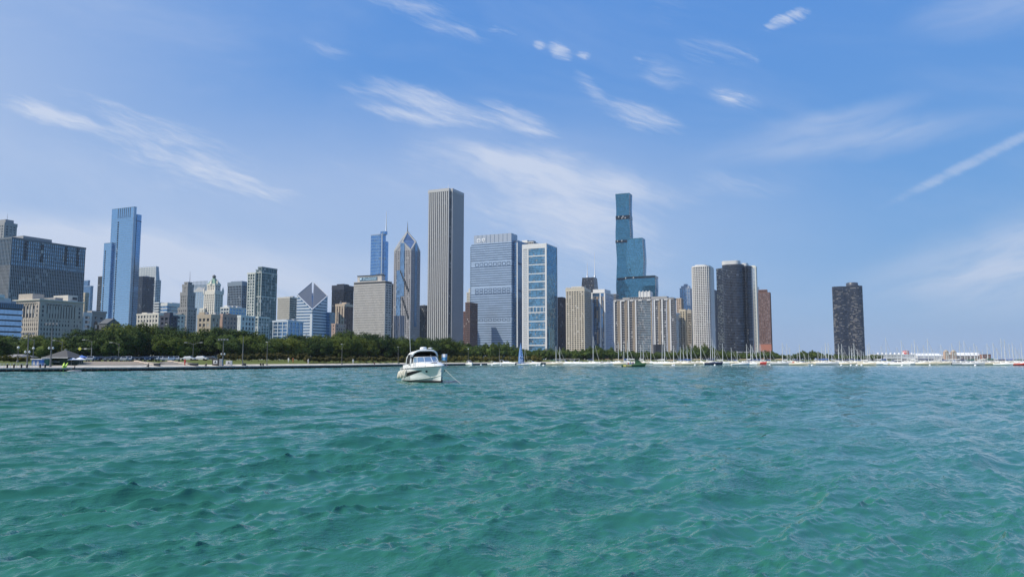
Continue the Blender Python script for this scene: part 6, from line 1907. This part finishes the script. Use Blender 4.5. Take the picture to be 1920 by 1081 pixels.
def harbour():
    r = random.Random(21)
    P = [sailboat_proto(m) for m in (10.5, 12.5, 14.5)]
    HT = [10.5, 12.5, 14.5]
    for p in P: KIDS[p.name] = [(c, list(c.children)) for c in p.children]
    masts = [(1042.4, 649), (1050, 650), (1112, 630), (1160, 640), (1170, 645), (1177.5, 637), (1201.5, 646), (1206.5, 641), (1220.5, 645), (1241, 640), (1246, 637), (1263, 647), (1276, 650), (1282, 645), (1289, 648), (1296, 644.5),
             (1314, 645), (1332.3, 646), (1336.5, 634), (1340.5, 644.5), (1355.3, 643), (1371.7, 651), (1382.5, 657), (1400.3, 644.4), (1407.8, 645), (1411.6, 648), (1419, 651), (1425.6, 643.4), (1432.7, 656), (1444.4, 655), (1467.3, 641.6), (1476.3, 643.4),
             (1482, 651), (1495, 658), (1500, 645), (1508, 662), (1516, 664), (1534, 656.5), (1541, 652), (1545, 657.5), (1549, 642.5), (1553.6, 642.5), (1559, 660), (1572.8, 644), (1579.4, 644.4), (1593, 648), (1597.7, 651), (1602, 643.4), (1608, 655), (1619.7, 659), (1624, 655.6), (1628, 646), (1631, 642.5), (1639, 657), (1653, 648),
             (1662.7, 632), (1683, 650), (1691, 637.5), (1701, 655), (1711, 643.6), (1715.5, 637), (1721, 647.7), (1733, 647), (1741, 634), (1752, 654), (1765.6, 645), (1775, 656), (1786.6, 643), (1800.8, 638), (1809, 638), (1820, 650), (1828, 643), (1833, 648), (1843, 655), (1851.6, 643.6), (1863.8, 642), (1870.5, 652), (1878.7, 634), (1885, 635.5), (1894, 643.6), (1900, 641), (1906, 652), (1912, 653), (1917, 641.6)]
    rb = random.Random(77)
    masts += [(px + rb.uniform(-4, 4), rb.uniform(651, 661)) for px in range(1570, 1915, 15)]
    taken = [(ground_x(1187, 281), 281), (ground_x(980, 358), 358)]
    bag = []
    used = [False] * 3
    covers = ['navy', 'blue', 'white', 'white', 'blue', 'tan', 'green', 'navy']
    for i, (px, ty) in enumerate(masts):
        best = None
        for tr in range(60):
            Y = r.uniform(345, 470) if px > 1150 else r.uniform(365, 420)
            if ty < 639: Y = min(Y, 400)
            if ty > 650.9: Y = r.uniform(440, 590) if px > 1300 else r.uniform(430, 500)
            x = ground_x(px, Y)
            dmin = min([math.hypot((x - a) / 1.2, Y - b) for a, b in taken] or [99])
            if best is None or dmin > best[0]: best = (dmin, x, Y)
            if dmin > 11: break
        _, x, Y = best
        taken.append((x, Y))
        top = at(px, ty, Y).z
        k = min(range(3), key=lambda q: abs(HT[q] - top))
        sc = max(.62, min(1.25, top / HT[k]))
        cov = r.choice(covers)
        hullc = r.choices(('white', 'cream', 'pale grey', 'navy', 'red'), (9, 3, 3, 1.3, .3))[0]
        swap = {'sail_cover': CANVAS[cov]}
        if hullc == 'navy': swap['hull'] = NAVY
        if hullc == 'red': swap['hull'] = REDH
        if hullc == 'cream': swap['hull'] = paint('hull_cream', (.60, .55, .44), .3, .03)
        if hullc == 'pale grey': swap['hull'] = paint('hull_grey', (.40, .43, .46), .3, .03)
        if r.random() < .5: swap['boot_stripe'] = r.choice((BOOT, REDH, NAVY))
        rz = R(-38) + r.gauss(0, .16)
        z = -.03
        off = Vector((.75 * sc * math.cos(rz), .75 * sc * math.sin(rz), 0))
        loc = (x - off.x, Y - off.y, z)
        s3 = (sc * r.uniform(.92, 1.08), sc, sc)
        if not used[k]:
            o = P[k]; o.location = loc; o.rotation_euler = (0, 0, rz); o.scale = s3; used[k] = True
            for c in o.children: recolour(c, swap)
        else:
            o = copy_thing(P[k], loc, rz, '', s3, swap)
        o.rotation_euler = (r.gauss(0, .012), r.gauss(0, .008), rz)
        o['label'] = ''
        bag.append((px, o, f'{hullc} sailboat with {cov} boom cover'))
    label_by_zone(bag, lambda d, o, z: f'{d}, {o} before {z}')
    mp = motorboat_proto(); KIDS[mp.name] = [(c, list(c.children)) for c in mp.children]
    mb = []
    first = True
    for px, Y, hc, cov in ((881, 345, 'white', 'white'), (928, 372, 'white', 'tan'), (946, 380, 'white', 'white'), (955, 362, 'white', 'white'), (1000, 372, 'white', 'white'), (1062, 372, 'white', 'navy'), (1078, 400, 'white', 'tan'), (1092, 372, 'white', 'blue'), (1135, 372, 'white', 'white'), (1147, 380, 'white', 'navy'),
                           (1388, 350, 'white', 'tan'), (1404, 358, 'white', 'blue'), (1640, 366, 'white', 'blue'), (1672, 352, 'white', 'blue'), (1815, 350, 'red', 'white'), (1845, 362, 'white', 'tan'), (1880, 345, 'white', 'navy'), (1917, 350, 'red', 'white')):
        x = ground_x(px, Y)
        for tr in range(30):
            if min(math.hypot((x - a) / 1.2, Y - b) for a, b in taken) > 9: break
            Y += 2.5; x = ground_x(px, Y)
        taken.append((x, Y))
        swap = {'cockpit_cover': CANVAS[cov]}
        if hc == 'red': swap['hull'] = REDH
        rz = R(-32) + r.gauss(0, .2) if px > 900 else R(-75)
        if first: o = mp; o.location = (x, Y, 0); o.rotation_euler = (0, 0, rz); first = False; [recolour(c, swap) for c in o.children]
        else: o = copy_thing(mp, (x, Y, 0), rz, '', r.uniform(.9, 1.15), swap)
        o['label'] = ''
        mb.append((px, o, f'{hc} motorboat with {cov} cockpit cover'))
    label_by_zone(mb, lambda d, o, z: f'{d}, {o} before {z}')
    # small white mooring buoys
    bu = []
    bm = MB().lathe([(.02, -.3), (.42, -.1), (.5, .15), (.36, .45), (.05, .58)], 10).mesh('buoy_float', HULL_W)
    rm = MB().tube([(.12 * math.cos(a), 0, .62 + .1 * math.sin(a)) for a in np.linspace(0, 2 * math.pi, 8)], .025, 4).mesh('buoy_ring', STEELG)
    for px in (902, 923, 939, 1006.5, 1011.5, 1019, 1261, 1264, 1303, 1340, 1443, 1514, 1522, 1577, 1595, 1606, 1615, 1691, 1743, 1828, 1912):
        Y = 3640 / (r.uniform(683.6, 685.2) - 674) ; x = ground_x(px, Y)
        if min(math.hypot(x - a, Y - b) for a, b in taken) < 4: Y -= 9; x = ground_x(px, Y)
        t = thing('mooring_buoy', 'buoy', '', (x, Y, 0), 0, 'white mooring buoys')
        link('float', bm, t); link('ring', rm, t)
        bu.append((px, t, 'small white mooring buoy'))
    label_by_zone(bu, lambda d, o, z: f'{d} on the water, {o} before {z}')
    # the boat under a blue sail
    Y = 357; x = ground_x(980, Y)
    t = thing('sailboat', 'sailboat', 'white sailboat carrying a tall blue sail with pale markings near the dock', (x, Y, 0), R(-8))
    MB().loft(hull_rings(5.6, 2.0, .75, .6, .3)).obj('hull', HULL_W, t)
    s = Y / 1400
    BS = paint('sail_blue', (.14, .27, .55), .8, .1)
    zt = at(976, 641.5, Y).z
    a = Vector((-2.1, -.2, .9)); c = Vector((.7, .1, .9)); ap = Vector((-.85, 0, zt))
    m = MB(); n = 8; ringz = []
    for k in range(n + 1):
        f = k / n
        p, q = a.lerp(ap, f), c.lerp(ap, f)
        bul = math.sin(f * math.pi) * .45
        p = p + Vector((-bul * .8, 0, 0)); mid = (p + q) / 2 + Vector((0, -.45 * math.sin(f * 2.6 + .3), 0))
        ringz.append([tuple(p), tuple(mid), tuple(q), tuple(mid + Vector((0, .05, 0)))])
    m.loft(ringz); sail = m.obj('sail', BS, t)
    mk = paint('sail_marking', (.50, .58, .72), .8)
    ringp = [(-.95 + .42 * math.cos(q), -.56, 3.6 + .75 * math.sin(q)) for q in np.linspace(0, 2 * math.pi, 13)]
    MB().tube(ringp, .12, 4).obj('marking', mk, sail)
    MB().box(-1.7, .1, -.60, -.50, 2.15, 2.45).obj('marking', mk, sail)
    MB().box(-1.5, .3, -.56, -.46, 1.45, 1.7).obj('marking', mk, sail)
    MB().tube([(.9, 0, .7), (.85, 0, at(980, 650, Y).z)], [.07, .04], 6).obj('mast', ALU, t)
    MB().tube([(.85, 0, at(980, 650, Y).z), (2.5, 0, .8)], .03, 4).obj('forestay', ALU, t)
    MB().box(-.6, .9, -.5, .5, .6, .95).obj('cabin', HULL_W, t)
    # green tour boat with people
    Y = 282; x = ground_x(1187.5, Y)
    t = thing('tour_boat', 'boat', 'green canopied tour boat carrying seated passengers in front of the sailboats', (x, Y, 0), R(-4))
    GB = paint('tour_green', (.06, .14, .055), .5)
    rg = hull_rings(8.9, 2.8, 1.5, .75, .3, 12, .92)
    MB().loft(rg).obj('hull', GB, t)
    MB().loft([[(r_[2][0], r_[2][1] * 1.03, -.1), (r_[5][0], r_[5][1] * 1.03, -.1), (r_[5][0], r_[5][1] * 1.28, .17), (r_[2][0], r_[2][1] * 1.28, .17)] for r_ in rg], smooth=False).obj('boot_stripe', BOOT, t)
    MB().hexa([(.6, -1.1, 1.0), (3.4, -.6, 1.3), (3.4, .6, 1.3), (.6, 1.1, 1.0)], [(.8, -1.0, 2.5), (1.6, -.8, 2.6), (1.6, .8, 2.6), (.8, 1.0, 2.5)]).obj('wheelhouse', GB, t)
    MB().box(.3, 2.0, -1.05, 1.05, 2.5, 2.85).obj('wheelhouse_roof', paint('tour_dark', (.03, .05, .035), .6), t)
    MB().hexa([(-2.6, -1.3, 2.75), (.4, -1.3, 2.75), (.4, 1.3, 2.75), (-2.6, 1.3, 2.75)], [(-2.4, -1.1, 2.95), (.3, -1.1, 2.95), (.3, 1.1, 2.95), (-2.4, 1.1, 2.95)]).obj('canopy', BRIGHT, t)
    for xx in (-2.5, -1.0, .3):
        for s_ in (-1, 1): MB().tube([(xx, s_ * 1.2, .7), (xx, s_ * 1.2, 2.76)], .035, 5).obj('canopy_post', STEELW, t)
    MB().box(-3.9, -2.8, -1.44, -1.36, .15, .75).obj('yellow_panel', paint('tour_yellow', (.70, .62, .18), .5), t)
    MB().box(-2.7, -.8, -1.46, -1.38, .3, .7).obj('lettered_strip', paint('tour_strip', (.50, .50, .25), .5, .5, 6), t)
    for k in range(6):
        c = ((.55, .5, .6), (.6, .2, .2), (.25, .3, .55), (.7, .68, .6), (.3, .12, .3), (.65, .6, .55))[k]
        wx = x + (-2.4 + .48 * k); wy = Y + (-.75 if k % 2 == 0 else .1)
        person(f'passenger seated under the tour boat canopy, {nth(k, 6)} of six', (wx, wy, .85), 'sit', c, .4 * (k % 3 - 1), group='passengers on the tour boat')
harbour()

# ------------------------------------------------------------------ the cabin cruiser on its mooring
def cruiser():
    L, B = 10.9, 4.05
    a = math.atan2(-.918, .397)
    t = thing('cabin_cruiser', 'motorboat', 'large white cabin cruiser with dark hull streak and radar arch moored in the foreground', (-10.0, 88.9, 0.02), a)
    t.rotation_euler = (R(1.5), R(-.8), a)
    zs = lambda u: 1.62 + .20 * u ** 2
    def ws(u): return B / 2 * (.90 + .10 * math.sin(min(1, u / .45) * math.pi / 2)) if u < .45 else B / 2 * max(.04, 1 - ((u - .45) / .55) ** 2.7)
    def wc(u): return ws(u) * (.90 if u < .4 else max(.03, .90 * (1 - ((u - .4) / .6) ** 1.7) + .02))
    def zc(u): return .22 + .62 * max(0, u - .35) ** 1.8 * 1.9
    xs = lambda u: -L / 2 + L * u
    def side(u, v, s, out=0.0):
        """a point on the topside: v runs from chine to sheer"""
        w = wc(u) + (ws(u) - wc(u)) * v ** 1.4
        x = xs(u) + .55 * max(0, u - .6) * (v - .5) * 1.8
        return (x, s * (w + out), zc(u) + (zs(u) - zc(u)) * v)
    n = 26
    V = (1, .8, .6, .4, .2, 0)
    rings_ = []
    for k in range(n + 1):
        u = k / n
        xk = xs(u) - .5 * max(0, u - .55) * 1.6
        P = [side(u, v, 1) for v in V] + [(xk, wc(u) * .55, min(zc(u) - .15, -.05 + .1 * u)), (xk - .1 * u, .02, -.4 + .25 * max(0, u - .7))]
        Q = [(xk - .1 * u, -.02, -.4 + .25 * max(0, u - .7)), (xk, -wc(u) * .55, min(zc(u) - .15, -.05 + .1 * u))] + [side(u, v, -1) for v in V[::-1]]
        rings_.append(P + Q)
    gel = paint('cruiser_gelcoat', (.80, .81, .79), .18, .02)
    hull = MB().loft(rings_).obj('hull', gel, t)
    black = paint('cruiser_black', (.012, .012, .014), .6, .1, 1, 0, .2)
    for s in (-1, 1):
        m = MB()
        P = [side(k / n, 1, s, .03) for k in range(n + 1)]
        m.tube(P, .05, 6); m.obj('rub_rail', paint('rub_rail_grey', (.45, .45, .44), .4), hull)
        m = MB()
        m.tube([side(k / n, .02, s, .015) for k in range(n + 1)], .035, 5); m.obj('chine_rail', paint('chine_grey', (.55, .58, .56), .4), hull)  # pale grey rail along the chine
        # the dark streak widens aft of the bow and tapers both ways
        m = MB(); A, C = [], []
        for k in range(19):
            f = k / 18; u = .12 + .62 * f
            mid = .34 + .36 * f; th = .15 * math.sin(math.pi * min(1, .15 + f * .85)) ** .7 + .012
            A.append(side(u, mid + th, s, .022)); C.append(side(u, mid - th * .8, s, .022))
        m.add(A + C, [(i, i + 1, i + 20, i + 19) if s > 0 else (i + 19, i + 20, i + 1, i) for i in range(18)])
        m.obj('hull_streak', black, hull)
        m = MB()
        b0 = [(r_[6] if s > 0 else r_[9]) for r_ in rings_]
        lo = [(p[0], p[1] * 1.75 if abs(p[1]) > .1 else p[1], -.25) for p in b0]
        hi = [(side(k / n, 0, s, .012)[0], side(k / n, 0, s, .014)[1], min(.17, zc(k / n))) for k in range(n + 1)]
        m.add([*hi, *[(p[0], p[1] * .96, -.2) for p in hi]], [(i, i + 1, i + n + 2, i + n + 1) for i in range(n)])
        m.obj('boot_stripe', black, hull)
        m = MB()
        q = side(.80, .62, s, .03)
        m.lathe([(.01, -.03), (.16, -.02), (.16, .02), (.01, .03)], 10)
        o = m.obj('porthole', black, hull); o.location = q; o.rotation_euler = (R(90), 0, R(-25 * s))
    # deck, raised foredeck, coachroof
    D = [(xs(k / n), ws(k / n) - .03, zs(k / n) - .02) for k in range(n + 1)]
    MB().add([(x + .55 * max(0, k / n - .6) * .9, w, z) for k, (x, w, z) in enumerate(D)] + [(x + .55 * max(0, k / n - .6) * .9, -w, z) for k, (x, w, z) in enumerate(D)], [(i, i + 1, i + n + 2, i + n + 1) for i in range(n)]).obj('deck', gel, t)
    sec = []
    for x, w, z in ((4.7, .35, 1.80), (4.0, .8, 1.98), (3.0, 1.15, 2.12), (2.0, 1.35, 2.24), (1.0, 1.48, 2.32), (.3, 1.55, 2.36), (.1, 1.56, 2.30)):
        sec.append([(x, w, 1.55), (x, w * .97, z - .16), (x, w * .78, z - .03), (x, 0, z + .02), (x, -w * .78, z - .03), (x, -w * .97, z - .16), (x, -w, 1.55)])
    MB().loft(sec).obj('coachroof', gel, t)
    MB().box(2.2, 2.9, -.32, .32, 2.14, 2.235).obj('deck_hatch', paint('hatch_smoke', (.05, .055, .06), .15), t)
    for s in (-1, 1): MB().hexa([(-4.9, s * 1.62, 1.5), (.4, s * 1.66, 1.5), (.4, s * 1.50, 1.5), (-4.9, s * 1.46, 1.5)], [(-4.9, s * 1.60, 2.02), (.4, s * 1.60, 2.28), (.4, s * 1.48, 2.28), (-4.9, s * 1.46, 2.02)]).obj('coaming', gel, t)
    # windscreen: panes between slim frames
    scr = paint('screen_glass', (.30, .42, .52), .04, .05, .3, .6)
    fr = paint('screen_frame', (.68, .68, .66), .3)
    base = [(-.7, 1.50), (.35, 1.30), (.75, .48), (.75, -.48), (.35, -1.30), (-.7, -1.50)]
    top = [(-.95, 1.36), (-.15, 1.16), (.12, .42), (.12, -.42), (-.15, -1.16), (-.95, -1.36)]
    zb, zt = 2.30, 2.92
    for i in range(5):
        p, q, r_, s_ = base[i], base[i + 1], top[i + 1], top[i]
        MB().hexa([(*p, zb), (*q, zb), (*r_, zt), (*s_, zt)], [(p[0] - .03, p[1], zb), (q[0] - .03, q[1], zb), (r_[0] - .03, r_[1], zt), (s_[0] - .03, s_[1], zt)]).obj('windscreen', scr, t)
    m = MB()
    for p, q in zip(base, top): m.tube([(*p, zb), (*q, zt)], .035, 5)
    m.tube([(*p, zt) for p in top], .04, 5); m.tube([(*p, zb) for p in base], .04, 5)
    m.obj('windscreen_frame', fr, t)
    # arch and canvas top
    def hoop(x0, x1, w, zt_, k_=14):
        out = []
        for i in range(k_ + 1):
            q = math.pi * i / k_
            y = w * math.cos(q); y = math.copysign(abs(math.cos(q)) ** .55, math.cos(q)) * w
            z = 1.95 + (zt_ - 1.95) * math.sin(q) ** .55
            out.append((x0 + (x1 - x0) * math.sin(q) ** .8, y, z))
        return out
    front, back = hoop(-1.3, -.55, 1.66, 3.70), hoop(-3.4, -2.9, 1.60, 3.62)
    MB().tube(front, .115, 8).obj('arch', gel, t)
    MB().tube(back, .07, 7).obj('arch', gel, t)
    can = paint('canvas_white', (.70, .70, .68), .8); blk = paint('canvas_black', (.012, .013, .015), .8)
    i0, i1 = 3, 11
    MB().add([(p[0], p[1], p[2] + .02) for p in front] + [(p[0], p[1], p[2] + .02) for p in back], [(i, i + 1, i + 16, i + 15) for i in range(i0, i1)]).obj('canvas_top', can, t)
    MB().add([(p[0] - .05, p[1] * .97, p[2] - .05) for p in front] + [(p[0], p[1] * .97, p[2] - .05) for p in back], [(i, i + 1, i + 16, i + 15) for i in range(i0, i1)]).obj('canvas_lining', blk, t)
    MB().add([(p[0] + .06, p[1] * .96, p[2] - .03) for p in back], [tuple(range(15))]).obj('rear_curtain', blk, t)
    for s, rng_ in ((1, range(0, 4)), (-1, range(10, 14))):
        MB().add([(p[0], p[1] * .985, p[2]) for p in front] + [(p[0], p[1] * .985, p[2]) for p in back], [(i, i + 1, i + 16, i + 15) for i in rng_]).obj('side_curtain', blk, t)
    # helm seats and a console behind the screen
    for y in (-.75, .55):
        MB().box(-1.9, -1.35, y - .28, y + .28, 2.0, 2.2).obj('helm_seat', gel, t)
        MB().box(-2.0, -1.88, y - .28, y + .28, 2.2, 2.85).obj('seat_back', gel, t)
    MB().hexa([(-1.2, -1.2, 1.9), (-.6, -1.2, 1.9), (-.6, 0, 1.9), (-1.2, 0, 1.9)], [(-1.0, -1.2, 2.55), (-.7, -1.2, 2.5), (-.7, 0, 2.5), (-1.0, 0, 2.55)]).obj('console', paint('console_dark', (.03, .03, .035), .5), t)
    # radar, mushroom aerial, whip
    MB().lathe([(.10, 3.70), (.12, 3.80), (.40, 3.82), (.42, 3.92), (.40, 4.06), (.30, 4.12), (.02, 4.14)], 16, (-1.6, .05)).obj('radar_dome', gel, t)
    MB().lathe([(.03, 3.70), (.03, 3.92), (.30, 3.94), (.28, 4.00), (.02, 4.05)], 12, (-1.7, .95)).obj('satellite_dish', gel, t)
    MB().tube([(-.9, -1.72, 2.2), (-1.1, -1.74, 5.2), (-1.15, -1.74, 7.6)], [.03, .022, .010], 5).obj('whip_antenna', paint('whip_white', (.75, .75, .74), .4), t)
    # stainless bow rail
    st = paint('stainless', (.55, .55, .55), .2, .03, 1, .8)
    m = MB()
    top_ = []
    for s in (1, -1):
        P = [(xs(k / n) + .5 * max(0, k / n - .6), s * (ws(k / n) - .12), zs(k / n) + .62) for k in range(12, n)]
        top_ = top_ + (P if s == 1 else P[::-1])
        for k in range(12, n, 3): m.tube([(xs(k / n) + .5 * max(0, k / n - .6), s * (ws(k / n) - .12), zs(k / n) - .02), (xs(k / n) + .5 * max(0, k / n - .6), s * (ws(k / n) - .12), zs(k / n) + .62)], .016, 4)
    m.tube(top_, .018, 5); m.obj('bow_rail', st, t)
    MB().hexa([(5.0, -.16, 1.80), (5.75, -.10, 1.78), (5.75, .10, 1.78), (5.0, .16, 1.80)], [(5.0, -.16, 1.9), (5.75, -.10, 1.88), (5.75, .10, 1.88), (5.0, .16, 1.9)]).obj('bow_pulpit', gel, t)
    MB().tube([(5.55, 0, 1.80), (5.5, 0, 1.45), (5.35, 0, 1.25)], [.05, .06, .12], 6).obj('anchor', st, t)
    for x, y in ((4.6, .35), (4.6, -.35), (-4.6, 1.55), (-4.6, -1.55)):
        m = MB(); m.tube([(x - .14, y, zs(.9) + .08), (x + .14, y, zs(.9) + .08)], .025, 5); m.tube([(x, y, zs(.5) - .1), (x, y, zs(.9) + .08)], .03, 5); m.obj('cleat', st, t)
    for s in (-1, 1):                                    # navigation lights on the foredeck edge
        MB().box(3.5, 3.64, s * 1.30 - .05, s * 1.30 + .05, zs(.8) , zs(.8) + .1).obj('navigation_light', paint('nav_red', (.4, .02, .02), .3) if s > 0 else paint('nav_green', (.02, .25, .06), .3), t)
    MB().box(-6.1, -5.2, -1.45, 1.45, .25, .36).obj('swim_platform', gel, t)
    # burgee on the port side of the screen
    f = thing('flag', 'flag', 'small white and blue flag flying on the cabin cruiser', t.matrix_basis @ Vector((.6, 1.62, 2.2)), 0)
    MB().tube([(0, 0, 0), (0, 0, 1.0)], .015, 5).obj('staff', st, f)
    def cloth(z0, z1):
        m = MB(); k_ = 6
        P = [(.02 + .62 * i / k_, .05 * math.sin(i * 1.3), 0) for i in range(k_ + 1)]
        m.add([(x, y, z0 + .04 * x) for x, y, _ in P] + [(x, y, z1 + .04 * x) for x, y, _ in P] + [(x, y + .006, z0 + .04 * x) for x, y, _ in P] + [(x, y + .006, z1 + .04 * x) for x, y, _ in P],
              [(i, i + 1, i + 8, i + 7) for i in range(k_)] + [(i + 21, i + 22, i + 15, i + 14) for i in range(k_)])
        return m
    cloth(.62, .99).obj('white_half', paint('flag_white', (.75, .76, .78), .8), f)
    cloth(.25, .62).obj('blue_half', paint('flag_blue', (.10, .30, .50), .8), f)
    # fenders hung over the starboard side
    cream = paint('fender_cream', (.66, .62, .52), .5)
    rope = paint('rope_pale', (.60, .58, .52), .9)
    mw = t.matrix_basis
    for k, (u, dz, tilt) in enumerate(((.10, -.15, .5), (.17, -.05, .45), (.25, -.1, .4), (.34, .1, .55), (.40, .0, .35))):
        p = mw @ Vector(side(u, .98, -1, .22))
        q = thing('fender', 'fender', f'cream fender hanging on the left flank of the cabin cruiser, {nth(k, 5)} of five', p, a, 'fenders of the cabin cruiser')
        q.rotation_euler = (R(-8), tilt * .5, a)
        MB().lathe([(.02, -1.12 + dz), (.13, -1.06 + dz), (.17, -.85 + dz), (.17, -.40 + dz), (.12, -.22 + dz), (.04, -.15 + dz)], 10).obj('fender_body', cream, q)
        MB().tube([(0, 0, -.16 + dz), (0, .08, .1), (.02, .2, .35)], .02, 5).obj('lanyard', rope, q)
    # mooring line into the water
    b0 = mw @ Vector((5.1, .1, 1.86)); e = Vector((-5.25, 81.0, -.15))
    d = b0 - e
    q = thing('mooring_line', 'rope', 'taut white mooring line running from the cruiser bow down into the water', e)
    MB().tube([d * (i / 10) + Vector((0, 0, -.12 * math.sin(math.pi * i / 10))) for i in range(11)], .015, 5).obj('line', rope, q)
cruiser()
def swimmer():
    x, Y = ground_x(146, 162), 161.0
    t = thing('personal_watercraft', 'watercraft', 'small dark watercraft with a rider and splash below the quay at left', (x, Y, 0), R(200))
    MB().loft([[(xx, w * math.cos(q), .18 + w * .5 * math.sin(q)) for q in np.linspace(0, 2 * math.pi, 9)[:-1]] for xx, w in ((-1.3, .3), (-.8, .45), (.2, .48), (1.0, .3), (1.5, .04))]).obj('hull', paint('craft_grey', (.30, .32, .34), .4), t)
    MB().box(-.9, .1, -.16, .16, .4, .62).obj('seat', paint('craft_black', (.02, .02, .02), .6), t)
    MB().tube([(.35, -.35, .82), (.3, 0, .9), (.35, .35, .82)], .03, 5).obj('handlebar', paint('craft_black', (0, 0, 0)), t)
    person('person in dark clothes riding the small watercraft below the quay', (x, Y, .5), 'sit', (.06, .06, .07), R(290))
swimmer()

# ------------------------------------------------------------------ thin summer haze over the whole place
def haze():
    m = bpy.data.materials.new('haze'); m.use_nodes = True
    t = m.node_tree; t.nodes.clear()
    o = N(t, 'ShaderNodeOutputMaterial'); v = N(t, 'ShaderNodeVolumePrincipled')
    v.inputs['Color'].default_value = (.80, .90, 1.0, 1); v.inputs['Density'].default_value = 5e-5; v.inputs['Anisotropy'].default_value = .2
    t.links.new(v.outputs[0], o.inputs['Volume'])
    MB().box(-10500, 10500, -9500, 11500, -3.5, 440).obj('haze', m, kind='stuff')
haze()
